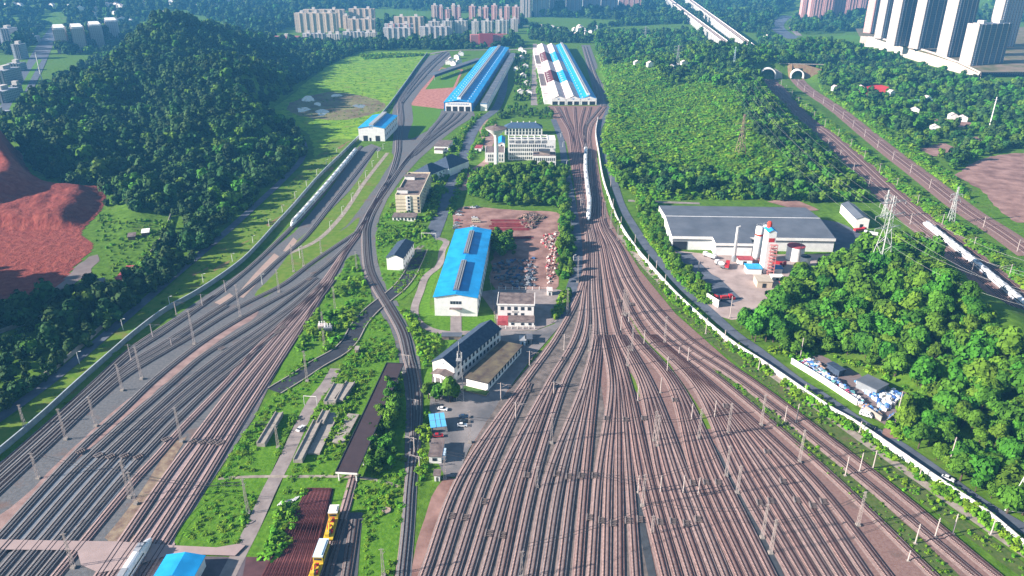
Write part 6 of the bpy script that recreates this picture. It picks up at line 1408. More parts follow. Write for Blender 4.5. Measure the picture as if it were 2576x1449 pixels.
# ------------------------------------------------------------------ towers and flats
f_white = facade('tower_white', (.47,.41,.375), (.17,.15,.15), 3.4, 3.0, .42, .5)
f_shade = facade('tower_shaded_glass', (.12,.15,.20), (.05,.07,.10), 3.3, 3.0, .7, .6)  # dark blue glass fronts, shade of the sunless side included in the colour
f_pink = facade('tower_pink', (.52,.30,.27), (.28,.16,.15), 3.4, 3.0, .4, .5)
f_beige = facade('flats_beige', (.52,.42,.33), (.20,.18,.17), 4.2, 3.0, .42, .5)
f_grey = facade('flats_grey', (.46,.44,.44), (.16,.18,.20), 4.0, 3.0, .5, .5)
f_blue = facade('tower_blue_grey', (.34,.36,.40), (.13,.15,.19), 3.6, 3.0, .5, .5)
f_red = facade('school_red', (.42,.13,.12), (.30,.22,.22), 4.5, 3.6, .55, .45)
m_bay = M('tower_brown_strip', (.17,.10,.095), .1, .2); m_lite = M('tower_white_strip', (.56,.51,.47), .05, .2)
def tower(label, a, b, zb, ht_, depth, front, side, strips=5, group=None, crown=True, name='tower_block', strip=m_lite, rz=None, cat='tower', shoulders=True):
    p, q = P2(*a, zb), P2(*b, zb); t = q-p; W_ = np.linalg.norm(t)*(.9 if rz else 1); r = thing(name, label, cat, (*p, zb), math.atan2(t[1], t[0]) if rz is None else rz, group)
    mb = MB(); mb.box(4 if shoulders else 0, W_, 0, depth, 0, ht_); mb.build('wall', front, r)
    if shoulders:
        mb = MB(); mb.box(0, 3.98, 1.5, depth-1, 0, ht_+.5); mb.build('end_wall', side, r)
        mb = MB(); mb.box(-.5, 2.2, 2.5, depth*.55, 0, ht_+2); mb.build('corner_bay', side, r)
    for i in range(strips):
        x = 5+(W_-6)*(i+.5)/strips; q_ = .55 if shoulders else 1.0; mb = MB(); mb.box(x-q_, x+q_, -.5 if shoulders else -1.6, -.01, 0, ht_+.6); mb.build('bay', strip, r)
        if shoulders: mb = MB(); mb.box(x+1.02, x+2.0, -.6, -.01, 0, ht_-.5); mb.build('bay', m_bay, r)
    if crown:
        mb = MB()
        for i in range(max(1, strips//2)): x = W_*(i+.5)/max(1, strips//2); mb.box(x-3.5, x+3.5, depth*.3, depth*.75, ht_+.01, ht_+5)
        mb.build('roof_room', m_lite, r)
    return r
GT_ = 'tall towers above the retaining wall'
tower('pinkish tall tower at the left end of the tower row', (2190,84), (2228,88), ZP, 112, 22, f_shade, f_pink, 3, GT_, rz=R(22))
tower('second tall tower of the row, brown and white striped', (2217,98), (2256,101), ZP, 114, 20, f_shade, f_white, 3, GT_, rz=R(22))
tower('third tall tower of the row with a bright white left side', (2250,117), (2322,122), ZP, 116, 22, f_shade, f_white, 3, GT_, rz=R(22))
tower('fourth tall tower of the row above the middle of the retaining wall', (2309,124), (2392,130), ZP, 118, 22, f_shade, f_white, 3, GT_, rz=R(22))
tower('fifth tall tower of the row, just left of the shorter white-topped block', (2383,143), (2470,148), ZP*.8, 120, 24, f_shade, f_white, 4, GT_, rz=R(22))
zt = ZP*.45; tt = hgt(2441, 171, 62, zt)-zt
tower('shorter white-topped tower at the right edge below the tall row', (2441,171), (2585,177), zt, tt, 24, f_shade, f_white, 5, GT_, rz=R(22))
tower('tall blue-grey tower behind the shorter white-topped one', (2500,128), (2590,131), zt, 122, 22, f_blue, f_white, 6, GT_, rz=R(22))
mb = MB(); p = P2(2448,178,zt-6); q = P2(2590,184,zt-6); t = q-p; r = thing('podium', 'long low white podium in front of the shorter white-topped tower', 'building', (*p, 0), math.atan2(t[1], t[0])); mb.box(0, np.linalg.norm(t), 0, 14, 0, zt-1); mb.build('wall', f_white, r); mb = MB(); mb.box(-.5, np.linalg.norm(t)+.5, -.5, 14.5, zt-.99, zt); mb.build('roof', m_white, r)
GP_ = 'pink tower cluster'
for i, (u0, u1, vb) in enumerate(((2014,2042,52),(2034,2062,58),(2064,2092,52),(2094,2122,50),(2124,2152,46),(2154,2176,40))): tower('pink tower block, %s from the left of the distant pink cluster' % ORD[i], (u0,vb), (u1,vb), 0, 92, 22, f_pink, f_pink, 3, GP_, strip=M('tower_pink_strip', (.60,.38,.34), .05, .2))
GB_ = 'distant blue-grey towers'
for i, (u0, u1, vb, st_) in enumerate(((1309,1336,44,0),(1340,1380,42,1),(1383,1420,40,1),(1424,1462,38,1),(1466,1508,36,1),(1512,1552,34,1))):
    tower('distant blue-grey tower, %s from the left behind the striped depot' % ORD[i], (u0,vb), (u1,vb), 0, 105, 24, f_blue if i else f_white, f_white if i == 0 else f_blue, 3, GB_)
tower('distant pale pink tower right of the blue-grey row', (1556,27), (1612,27), 0, 95, 26, f_pink, f_white, 4, GB_); tower('far pinkish tower above the middle of the city blocks', (1204,10), (1222,10), 0, 70, 20, f_pink, f_white, 2, GB_)
def flats(label, u0, u1, vb, vt, depth, front, group, strips=4, strip=None, name='flats'):
    h_ = hgt((u0+u1)/2, vb, vt); return tower(label, (u0,vb), (u1,vb), 0, h_, depth, front, front, strips, group, True, name, strip or m_lite, cat='flats', shoulders=False)
GC_ = 'city flats beyond the meadow'; s_b = M('beige_bay', (.58,.47,.38), .05, .2)
flats('big beige slab of flats at the left of the city blocks', 744, 849, 82, 33, 20, f_beige, GC_, 6, s_b); flats('beige slab half hidden behind the big beige one', 766, 868, 70, 24, 18, f_beige, GC_, 5, s_b)
flats('smaller beige block right of the big beige slab', 875, 944, 77, 48, 18, f_beige, GC_, 4, s_b); flats('taller beige block behind the smaller beige one', 880, 944, 68, 22, 16, f_beige, GC_, 4, s_b); flats('narrow beige wing between the two beige blocks', 864, 880, 74, 40, 14, f_beige, GC_, 2, s_b)
flats('low pink building at the left end of the city blocks', 688, 752, 109, 92, 16, f_red, GC_, 3, M('pink_bay', (.55,.22,.22), .05, .2))
for i, (u0, u1, vb, vt) in enumerate(((762,818,105,84),(822,858,105,86),(863,916,103,80),(919,948,104,82),(965,1040,104,70),(1057,1132,104,67))): flats('low grey-white block of flats, %s from the left in the front row' % ORD[i], u0, u1, vb, vt, 14, f_grey, GC_, 5)
flats('ochre-topped block of flats in the second row', 993, 1066, 88, 42, 14, f_beige, GC_, 5, s_b); flats('pink striped grey block of flats in the second row', 968, 1040, 92, 60, 12, f_grey, GC_, 5, M('pink_bay', (.55,.22,.22), .05, .2))
for i, (u0, u1, vb, vt) in enumerate(((1078,1108,84,54),(1112,1140,85,53),(1144,1176,84,52),(1186,1206,86,54),(1210,1242,86,53),(1246,1280,86,51),(1284,1304,80,48))): flats('mid-height grey block, %s from the left behind the red school' % ORD[i], u0, u1, vb, vt, 14, f_grey, GC_, 3)
for i, (u0, u1, vb, vt) in enumerate(((1086,1103,60,14),(1104,1116,60,17),(1118,1134,60,24),(1136,1147,60,14),(1148,1160,60,18),(1180,1198,62,16),(1202,1212,62,22),(1214,1230,62,19),(1236,1252,62,14),(1254,1264,62,22),(1268,1284,64,17),(1288,1308,70,18))): flats('slim pinkish tower, %s from the left at the back of the city' % ORD[i], u0, u1, vb, vt, 16, f_pink if i % 3 else f_beige, 'slim city towers', 2, M('pale_pink_bay', (.60,.46,.42), .05, .2), 'tower_block')
h_ = hgt(1230, 118, 88); t = tower('red and pink school building at the end of the blue depot', (1184,118), (1266,117), 0, h_, 18, f_red, f_red, 0, None, False, 'school', shoulders=False, cat='school')
mb = MB(); mb.box(18, 46, -3, -.01, 0, h_+3); mb.build('entrance_block', M('school_dark_red', (.36,.06,.07), .06, .3), t); mb = MB(); mb.box(18.5, 75, 2, 15, h_+.01, h_+.5); mb.build('roof', m_redroof, t)
# stepped flats by the boulevard on the left
for i, (u, vb, u2, vb2) in enumerate(((146,135,170,76),(191,132,212,70),(235,124,257,64),(275,110,294,60))):
    p, q = P2(u, vb), P2(u2, vb2); wd = float(np.linalg.norm(P2(u+26, vb)-p)); t = q-p; L = min(170, float(np.linalg.norm(t))); r = thing('stepped_flats', 'long stepped pale block of flats, %s from the boulevard' % ORD[i], 'flats', (*p, 0), math.atan2(t[1], t[0])-R(90), 'stepped flats by the boulevard')
    for k in range(6):
        mb = MB(); off = [0, 0, -3, -6, -6, -9][k]; mb.box(off, off+wd, L*k/6+.01, L*(k+1)/6-.01, 0, 44-1.2*k); mb.build('wall', f_white if i < 3 else f_grey, r); mb = MB(); mb.box(off+1, off+wd-1, L*k/6+2, L*(k+1)/6-6, 44-1.2*k+.01, 47-1.2*k); mb.build('roof_room', m_white, r)
for i, (u0, u1, vb, vt, d) in enumerate(((8,34,128,72,30),(36,58,150,112,20),(-20,20,215,178,40),(-30,16,260,230,34),(20,52,180,160,20),(-40,-2,330,290,30),(30,44,235,215,14),(60,88,108,92,24))): flats('blue-shaded city building at the left edge, %s from the top' % ORD[i], u0, u1, vb, vt, d, f_blue, 'buildings at the left edge', 3, m_greyroof, 'city_building')
# far white houses
CLEARED = []
def drape(name, uv, mat, off=.35):
    pl = np.array([pt(u, v)[:2] for u, v in uv]); pl = smooth(np.vstack([pl, pl[:1]]), 5)[:-1]; CLEARED.append(pl); lo, hi = pl.min(0), pl.max(0); xs, ys = np.arange(lo[0], hi[0], 4), np.arange(lo[1], hi[1], 4); X_, Y_ = np.meshgrid(xs, ys)
    k = inside(pl, X_.ravel(), Y_.ravel()).reshape(X_.shape); Z_ = hz(X_.ravel(), Y_.ravel()).reshape(X_.shape)+off; mb = MB(); n_ = X_.shape[1]; mb.v = [tuple(q) for q in np.stack([X_, Y_, Z_], -1).reshape(-1, 3)]
    for j in range(X_.shape[0]-1):
        for i in range(n_-1):
            if k[j:j+2, i:i+2].sum() > 2: a = j*n_+i; mb.f.append((a, a+1, a+n_+1, a+n_)); mb.m.append(0)
    mb.build(name, mat, kind='structure')
g = np.random.default_rng(21); hp = None
def hfar(u, v, s, lab, grp, mat=None):
    global hp
    p = pt(u, v)
    if 'cottages' in grp or 'striped depot' in grp: rr_ = 15; CLEARED.append(np.array([(p[0]+rr_*math.cos(a), p[1]-6+rr_*math.sin(a)) for a in np.linspace(0, 6.28, 8)[:-1]]))
    if hp is None:
        hp = thing('far_house', lab, 'house', (0,0,0), 0, grp); mb = MB(); mb.gable(-6, 6, -5, 5, 7, 10, roof=False); mb.build('wall', m_white, hp); mb = MB(); mb.roof(-6, 6, -5, 5, 7, 10, 0, .6, .3); mb.build('roof', m_pinkwhite, hp); r = hp
        r.location = tuple(p); r.scale = (s, s*.8, s)
    else: r = dup(hp, p, 0, lab, grp, (s, s*.8, s))
    r.rotation_euler = (0, 0, g.uniform(-.5, .5))
for k in range(100):
    u, v = (g.normal(265, 70), g.normal(22, 10)) if k < 80 else (g.uniform(15, 60), g.uniform(8, 50))
    if v > 1: hfar(u, v, g.uniform(.6, 1.25), 'small far white house in the valley village at the top left', 'houses of the valley village')
for k in range(42): hfar(205+g.uniform(0, 130), 52+g.uniform(-3, 5), g.uniform(.6, 1.1), 'small white house in the street behind the stepped flats', 'houses behind the stepped flats')
for k in range(24): hfar(g.uniform(420, 740), g.uniform(1, 22), g.uniform(.9, 1.6), 'small far house scattered on the hazy hills behind the big left hill', 'far houses on the hazy hills')
for k in range(30): hfar(g.uniform(1360, 1500), 70+g.uniform(0, 22), g.uniform(.6, 1.1), 'small white roof in the jumble beside the road behind the striped depot', 'roofs behind the striped depot')
for u, v in ((1585,148),(1602,165),(1622,158),(1700,170),(1690,176),(1635,168),(1720,165)): hfar(u, v, .8, 'small house in the trees at the right of the striped depot', 'houses beside the striped depot')
for u, v in ((1310,128),(1318,135),(1312,150),(1322,172),(1316,196),(1326,215),(1300,178),(1330,240),(1310,238)): hfar(u, v, .75, 'small pale house on the strip between the two depots', 'houses between the depots')
for u, v in ((1135,155),(1150,148),(1142,165),(1128,162),(1155,160),(1160,140)): hfar(u, v, .8, 'small white cabin on the lot beside the blue depot', 'cabins beside the blue depot')
for u, v in ((2100,228),(2118,231),(2165,228),(2240,240),(2330,255),(2300,285),(2395,300),(2420,306),(2350,330)): hfar(u, v, .75, 'small pale cottage among the trees right of the tunnels', 'cottages right of the tunnels')
for u, v in ((1930,102),(2195,72),(2215,74),(2060,60),(2170,62),(2180,95)): hfar(u, v, 1.2, 'small far house below the pink tower cluster', 'houses below the pink towers')
drape('bare_earth', [(2150,226),(2200,212),(2238,219),(2225,238),(2150,244)], m_red); drape('bare_earth', [(2305,378),(2380,360),(2402,374),(2350,396)], m_soil); drape('bare_earth', [(2300,300),(2400,300),(2450,312),(2440,322),(2340,314)], m_soil); drape('bare_earth', [(2440,345),(2500,340),(2520,352),(2450,362)], m_soil); drape('bare_earth', [(2290,252),(2350,250),(2360,262),(2300,264)], M('teal_net', (.22,.42,.42), .1, .2))
patch('bare_earth', [(1930,508),(1985,500),(2030,515),(2060,530),(2010,528)], m_soil, .3); patch('bare_earth', [(2330,1085),(2370,1075),(2400,1090),(2390,1105),(2345,1120)][:0] or [(2222,1080),(2262,1072),(2275,1090),(2250,1108),(2215,1098)], m_soil, .26)
# ------------------------------------------------------------------ vegetation
def leaf_mat(name, c1, c2, rand):
    m = M(name, c1, .25, .35, c2, rough=.8, lo=.35, hi=.65, rand=rand, spec=.15); return m
m_leaf = leaf_mat('broadleaf', (.040,.115,.008), (.062,.160,.012), .26)
m_leafd = leaf_mat('dark_forest_leaf', (.016,.052,.014), (.030,.080,.018), .34)
m_bush = leaf_mat('bush_leaf', (.070,.180,.008), (.105,.235,.012), .24)
m_bark = M('bark', (.075,.055,.04), .2, 2)
def crown_mesh(name, seed, n, size, mat, h=8.0, w=7.0, lobes=8, zbase=.28, jit=.26, upb=.15):
    g = np.random.default_rng(seed); c = []
    for i in range(lobes):
        a = g.uniform(0, 6.28); r_ = w*.5*g.uniform(.15, .62); z = h*g.uniform(zbase+.15, .84); c.append((r_*math.cos(a), r_*math.sin(a), z, w*.5*g.uniform(.34, .58)*(1.05-.3*abs(z/h-.55))))
    c.append((0, 0, h*.66, w*.36)); c = np.array(c); k = g.integers(0, len(c), n)
    d = g.normal(size=(n, 3)); d[:, 2] = d[:, 2]*.9+.25; d /= np.linalg.norm(d, axis=1)[:, None]
    rad = c[k, 3]*(.72+.33*g.random(n)); p = c[k, :3]+d*rad[:, None]; p[:, 2] = np.clip(p[:, 2], h*.12, None)
    nrm = d*(1-upb*.6)+np.array((0, 0, upb))+g.normal(0, jit, (n, 3)); nrm /= np.linalg.norm(nrm, axis=1)[:, None]
    a = np.cross(nrm, g.normal(size=(n, 3))); a /= np.linalg.norm(a, axis=1)[:, None]; b = np.cross(nrm, a); s = size*g.uniform(.6, 1.25, n)[:, None]
    V = np.stack([p-a*s-b*s*.7, p+a*s*.9-b*s*.6, p+a*s+b*s*.8, p-a*s*.8+b*s*.7], 1).reshape(-1, 3)
    me = bpy.data.meshes.new(name); me.vertices.add(4*n); me.vertices.foreach_set('co', V.ravel()); me.loops.add(4*n); me.loops.foreach_set('vertex_index', np.arange(4*n, dtype=np.int32))
    me.polygons.add(n); me.polygons.foreach_set('loop_start', np.arange(0, 4*n, 4, dtype=np.int32)); me.polygons.foreach_set('loop_total', np.full(n, 4, np.int32)); me.materials.append(mat); me.update(); return me
near = [crown_mesh('crown', 100+i, 1000, .50, m_leaf, (7.5,9.5,8.5,11,7,9,8)[i], (7.8,7,9,7.2,8.4,6.4,8)[i], (10,14,16,11,13,9,15)[i]) for i in range(7)]
farm = [crown_mesh('crown', 200+i, 300, .82, m_leafd if i < 5 else m_leaf, (7,9.5,12,8,6,10,7.5,5)[i], (8,7,8,10,9,7.5,9,8)[i], (9,13,11,14,10,12,13,9)[i], .1) for i in range(8)]
bush = [crown_mesh('bush', 300+i, 110, .50, m_bush, (2.0,2.8,1.6,2.4,3.2,1.2)[i], (3.8,3.2,5,4.4,3.4,5.5)[i], 7, -.1, .16, .4) for i in range(6)]
bush += [crown_mesh('bush', 340+i, 120, .55, m_bush, (1.0,.8)[i], (6.5,8)[i], 9, -.25, .10, .8) for i in range(2)]
def trunk_mesh():
    mb = MB(); mb.tube([(0,0,-.5),(.1,0,2.4),(0,.1,5.2)], [.30,.22,.10], 7)
    for a in (0, 2.1, 4.2): mb.tube([(.05,.05,2.6+.3*a/4),(1.3*math.cos(a),1.3*math.sin(a),4.6+.2*a)], [.12,.05], 5)
    return mb.mesh('trunk', [m_bark])
TRM = trunk_mesh()
Q = lambda *p: np.array(p, float)
F_TREE = {  # outlines in the photograph: a plant whose foot is seen inside one of them belongs to that stand
 'hill': Q((-400,330),(0,276),(80,225),(180,195),(250,138),(330,78),(430,22),(560,66),(700,100),(860,118),(905,130),(840,158),(755,213),(690,262),(652,290),(705,314),(765,347),(765,388),(733,430),(648,500),(560,580),(480,640),(440,648),(470,562),(420,547),(270,522),(256,468),(150,468),(90,433),(50,388),(40,372),(-400,372)),
 'strip': Q((440,642),(480,645),(555,583),(536,612),(425,718),(325,798),(195,895),(55,1022),(-150,1150),(-500,1150),(-400,762),(0,768),(110,788),(200,757),(300,718),(385,655),(430,565)),
 'crest': Q((1490,70),(1700,62),(1830,108),(1905,150),(1915,235),(1880,262),(1830,225),(1760,212),(1690,222),(1640,178),(1590,163),(1520,168),(1500,118)),
 'side': Q((1905,225),(1940,285),(2010,345),(2060,390),(2130,460),(2190,520),(2150,545),(2110,560),(2080,520),(2010,460),(1950,400),(1890,330),(1860,270)),
 'base': Q((1540,402),(1640,425),(1760,445),(1900,445),(2000,440),(2090,500),(2060,510),(1760,500),(1600,497),(1555,470)),
 'right': Q((1905,92),(2030,128),(2150,128),(2200,140),(2320,178),(2420,203),(2480,214),(2576,218),(2750,225),(2750,425),(2576,372),(2465,392),(2400,435),(2300,372),(2180,292),(2085,225),(2062,205),(2050,160),(1975,165),(1955,185),(1930,180)),
 'knoll': Q((2000,715),(2060,700),(2110,655),(2180,648),(2250,612),(2295,612),(2350,676),(2440,782),(2530,880),(2750,1015),(2750,1420),(2570,1325),(2460,1245),(2345,1160),(2265,1105),(2250,1065),(2325,1012),(2290,975),(2200,925),(2062,888),(2000,900),(1955,885),(1900,862),(1862,830),(1868,808),(1935,790),(1965,745)),
 'grove': Q((1180,470),(1260,432),(1380,425),(1428,432),(1428,522),(1330,522),(1235,515),(1185,495)),
 'row': Q((1404,500),(1432,500),(1440,600),(1441,700),(1412,722),(1400,690),(1412,600)),
 'hedge': Q((1612,505),(1655,522),(1688,598),(1712,645),(1745,685),(1782,742),(1790,765),(1762,748),(1700,682),(1640,602),(1602,545)),
 'city': Q((690,112),(1100,106),(1300,104),(1320,120),(1200,124),(1085,126),(905,128)), 'city2': Q((1330,72),(1500,76),(1560,60),(1900,40),(1940,90),(1700,60),(1490,70),(1500,110),(1370,108),(1330,100)),
 'office': Q((1272,272),(1380,272),(1396,296),(1375,300),(1300,296),(1262,300),(1240,296)), 'strip2': Q((1298,130),(1330,130),(1332,255),(1296,255)),
 'behind': Q((950,60),(1320,55),(1320,72),(950,84)), 'gap': Q((1138,350),(1150,352),(1110,450),(1080,520),(1068,520),(1090,470)), 'dorm': Q((1086,985),(1135,995),(1165,1012),(1150,1022),(1105,1020),(1078,1030),(1075,1000)),
 'canopy': Q((962,935),(992,925),(1005,1000),(1000,1120),(985,1195),(925,1195),(915,1150),(940,1050)), 'mid': Q((1228,600),(1290,600),(1300,645),(1240,652)), 'far': Q((-100,0),(2700,0),(2700,48),(2000,88),(1700,58),(1300,40),(900,20),(660,95),(560,64),(430,20),(330,74),(240,130),(100,210),(-100,230)),
}
F_BUSH = {
 'shrubhill': (Q((1505,140),(1900,115),(1935,230),(2150,440),(2190,505),(1900,500),(1620,500),(1545,440),(1518,370),(1540,270),(1522,190)), 2.7, 1.55), 'between': (Q((1985,235),(2090,310),(2190,395),(2300,480),(2420,575),(2600,710),(2600,770),(2480,672),(2300,522),(2180,422),(2060,312)), 3.0, 1.4),
 'rightscrub': (Q((2060,215),(2180,300),(2300,380),(2392,442),(2425,490),(2500,548),(2620,620),(2620,655),(2517,580),(2430,522),(2330,440),(2190,345),(2100,270)), 3.4, 1.5), 'wallverge': (Q((1513,420),(1530,500),(1556,562),(1597,622),(1637,670),(1697,735),(1767,800),(1847,865),(1997,966),(2147,1062),(2282,1154),(2480,1290),(2600,1395),(2600,1425),(2470,1315),(2270,1175),(2130,1078),(1980,978),(1830,876),(1690,755),(1580,620),(1540,545)), 2.0, .75),
 'knolltop': (Q((2300,612),(2345,640),(2450,750),(2560,860),(2750,1000),(2750,1080),(2470,890),(2400,795),(2340,685)), 2.6, 1.2), 'strip0': (Q((1790,925),(1945,1068+0),(2060,1178),(2170,1285),(2380,1490),(2440,1490),(2330,1370),(2200,1250),(2065,1130),(1945,1035),(1850,962)), 2.4, .35), 'strip4': (Q((1565,610),(1625,695),(1720,800),(1840,905),(2000,1025),(2160,1150),(2350,1290),(2600,1470),(2600,1440),(2370,1265),(2190,1120),(2020,995),(1860,880),(1740,780),(1640,680)), 2.6, .35), 'islandA': (Q((800,790),(860,700),(905,670),(930,740),(880,830),(830,880),(760,930),(720,965),(745,880)), 3.6, .9), 'islandB': (Q((800,1010),(850,960),(900,880),(945,830),(985,900),(960,910),(945,920),(880,1080),(850,1170),(830,1190),(745,1185)), 2.6, .5), 'islandD': (Q((900,1215),(1005,1235),(1000,1300),(985,1449),(930,1449),(918,1280)), 2.6, .5), 'islandC': (Q((760,985),(820,930),(770,1020),(720,1120),(640,1290),(590,1365),(460,1370),(540,1230),(600,1130),(690,1000)), 4.2, .55), 'lane': (Q((640,1395),(735,1230),(775,1232),(710,1395)), 2.2, .8),
 'loopA': (Q((1000,770),(1040,785),(1060,830),(1120,848),(1110,880),(1086,905),(1070,930),(1040,850)), 2.4, .9), 'loopB': (Q((950,560),(1000,500),(1060,560),(1080,600),(1050,615),(1030,600),(990,600),(960,640),(948,610)), 3.2, .9), 'court': (Q((1395,812),(1425,765),(1432,735),(1420,735),(1390,790)), 1.8, 1.0), 'treecourt': (Q((1180,430),(1225,420),(1398,422),(1398,440),(1180,468)), 2.4, 1.1),
 'vergedots': (Q((640,545),(740,440),(800,395),(845,355),(830,420),(750,515),(690,590),(600,655),(500,735),(420,795),(330,872),(340,820),(430,730),(540,620)), 8, .45), 'roadrow': (Q((1232,302),(1252,300),(1196,390),(1172,440),(1150,500),(1136,545),(1130,520),(1160,430),(1196,355)), 2.2, .9), 'roadrow2': (Q((1200,288),(1215,285),(1172,335),(1150,395),(1120,470),(1092,545),(1070,560),(1098,470),(1130,380),(1158,330)), 2.4, .9), 'planthedge': (Q((1600,500),(1655,515),(1690,590),(1720,650),(1795,760),(1770,765),(1700,700),(1630,600)), 1.9, 1.1),
 'depothedge': (Q((1352,120),(1362,120),(1366,262),(1352,262)), 2.2, 1.0), 'depotverge': (Q((1530,180),(1560,175),(1560,270),(1545,300)), 2.4, 1.2), 'pitedge': (Q((250,540),(390,555),(430,560),(380,650),(300,712),(240,740),(200,770),(280,660),(240,610)), 4.5, .55), 'knolledge': (Q((1955,880),(2060,885),(2200,925),(2320,1000),(2300,1090),(2260,1110),(2110,955),(1990,905),(1930,880)), 2.6, 1.0), 'guard': (Q((1068,1035),(1082,1035),(1080,1160),(1072,1200),(1052,1220),(1056,1120)), 1.8, .8), 'meadowedge': (Q((905,136),(1085,132),(1080,140),(915,150)), 4, 1.2),
}
NOGO = [line([(845,1192),(900,1194),(992,918),(945,910)]), line([(735,1170),(785,1172),(850,1030),(800,1060)]), line([(770,1152),(803,1154),(850,1036),(830,1036)]), line([(818,1024),(862,1020),(895,966),(835,968)]), line([(645,1130),(670,1130),(712,1040),(690,1040)]), line([(690,1262),(760,1275),(760,1245),(695,1245)]),line([(560,1449),(640,1449),(745,1166),(800,1020),(850,930),(825,925),(760,1010)]), line([(2000,905),(2062,886),(2130,918),(2236,960),(2318,1003),(2226,1078),(2190,1060),(2100,1000)]), line([(1690,520),(2040,515),(2110,600),(2100,660),(1990,720),(1920,800),(1840,800),(1690,640),(1650,510)])]
def outl(poly, u, v): return inside(poly, u, v)
def pj(x, y, z):
    dep = y*CP+(H-z)*SP; return 1288+F*x/dep, 724.5-F*(y*SP+(z-H)*CP)/dep
def cand(x0, x1, y0, y1, s, seed):
    g = np.random.default_rng(seed); X, Y = np.meshgrid(np.arange(x0, x1, s), np.arange(y0, y1, s)); n = X.size
    x = X.ravel()+g.uniform(-.42, .42, n)*s; y = Y.ravel()+g.uniform(-.42, .42, n)*s
    k = (y > 40) & (np.abs(x) < y*.80+60); x, y = x[k], y[k]; z = hz(x, y); u, v = pj(x, y, z)
    return x, y, z, u, v
def clear(x, y):
    ok = np.ones(len(x), bool)
    for C in (RA_C, RB_C): ok &= ~((dist_line(C[::4], x, y) < 15) & (y < PORTAL_A[1]+12))
    for Vd in VIA: ok &= dist_line(Vd, x, y) > 17
    for Vd in VIA_ROADS: ok &= dist_line(Vd, x, y) > 26
    for N in CLEARED: ok &= ~inside(N, x, y)
    for N in NOGO: ok &= ~inside(np.array(N), x, y)
    return ok
pts = []   # x, y, z, scale, stand
def stand(names, x0, x1, y0, y1, s, sc, seed, dens=1.0):
    x, y, z, u, v = cand(x0, x1, y0, y1, s, seed); ok = clear(x, y); g = np.random.default_rng(seed+1)
    for nm in names:
        k = outl(F_TREE[nm], u, v) & ok & (g.random(len(x)) < dens)
        if nm in ('knoll',): k |= (u > 2600) & (y < 420) & (y > 120) & (x > 175) & (x < 330) & ok & (z > 2) & (inside(F_TREE['knoll'], np.minimum(u, 2700), v))
        k &= vnoise(x, y, 19, 13)+.5*vnoise(x, y, 7, 14) > .30; pts.append(np.c_[x[k], y[k], z[k]-.2, sc*(.55+.9*g.random(k.sum())**1.4)*(.75+.6*vnoise(x[k], y[k], 32, 12)), np.full(k.sum(), NAMES.index(nm))])
NAMES = list(F_TREE)
stand(['knoll'], 60, 420, 120, 620, 5.3, 1.14, 31); stand(['row','dorm','canopy'], -120, 160, 180, 620, 4.6, .78, 32); stand(['grove','mid'], -80, 120, 430, 760, 5.0, .82, 33); stand(['hedge'], 60, 220, 350, 640, 4.4, .66, 34)
stand(['strip'], -420, -60, 200, 620, 6.2, .95, 35, .9); stand(['hill'], -420, -100, 380, 560, 6.8, 1.0, 43); stand(['hill'], -1100, -180, 560, 1900, 8.2, 1.18, 36); stand(['crest','side','base'], 80, 620, 580, 1900, 8.0, 1.10, 37); stand(['right'], 300, 1100, 620, 1900, 8.4, 1.12, 38, .85)
stand(['office','strip2','gap'], -120, 80, 560, 1500, 6, .62, 39, .6); stand(['city','city2','behind'], -700, 900, 1300, 2900, 11, 1.35, 40, .85); stand(['far'], -2600, 2600, 1500, 5200, 21, 2.1, 41, .85)
# trees on hill crests seen only against the sky side and behind: keep the hills wooded all round
x, y, z, u, v = cand(-1100, -200, 620, 1900, 9.5, 51); k = (z > 8) & ~outl(F_TREE['hill'], u, v) & clear(x, y); pts.append(np.c_[x[k], y[k], z[k], np.full(k.sum(), 1.1), np.full(k.sum(), NAMES.index('hill'))])
x, y, z, u, v = cand(-480, -255, 120, 620, 7.5, 52); k = (z > 4) & (u < 0) & clear(x, y); pts.append(np.c_[x[k], y[k], z[k], np.full(k.sum(), 1.0), np.full(k.sum(), NAMES.index('strip'))])
x, y, z, u, v = cand(300, 1200, 1250, 2000, 10, 53); k = (z > 6) & ~outl(F_TREE['right'], u, v) & clear(x, y); pts.append(np.c_[x[k], y[k], z[k], np.full(k.sum(), 1.1), np.full(k.sum(), NAMES.index('right'))])
pts = np.vstack(pts); U, Vv = pj(pts[:,0], pts[:,1], pts[:,2]+4)
vis = (U > -40) & (U < 2616) & (Vv > -20) & (Vv < 1490) & (np.isin(pts[:,4], [NAMES.index(n) for n in ('knoll','row','grove','hedge','dorm','canopy','mid')]))
dd = np.hypot(pts[:,0], pts[:,1])-60*(pts[:,3]-1); order = np.argsort(np.where(vis, dd, 1e9)); ind = order[:min(300, vis.sum())]
TXT = {'knoll':('leafy green tree in the dense wood on the knoll right of the white wall','trees of the knoll wood'),'row':('green tree in the row between the dirt lot and the yard road','trees beside the dirt lot'),'grove':('green tree in the grove behind the dirt car park','trees of the grove behind the car park'),'hedge':('low green tree in the belt between the wall road and the concrete plant','trees along the concrete plant'),
       'dorm':('small tree in the clump below the radio mast','trees below the radio mast'),'canopy':('bushy tree between the long dark canopy and the curving track','trees beside the dark canopy'),'mid':('dark tree in the shaded lot beside the workshop','trees in the shaded lot')}
proto_t = []
for i, me_ in enumerate(near):
    r = bpy.data.objects.new('broadleaf_tree', None); r.empty_display_size = .5; proto_t.append((me_, TRM))
g = np.random.default_rng(77)
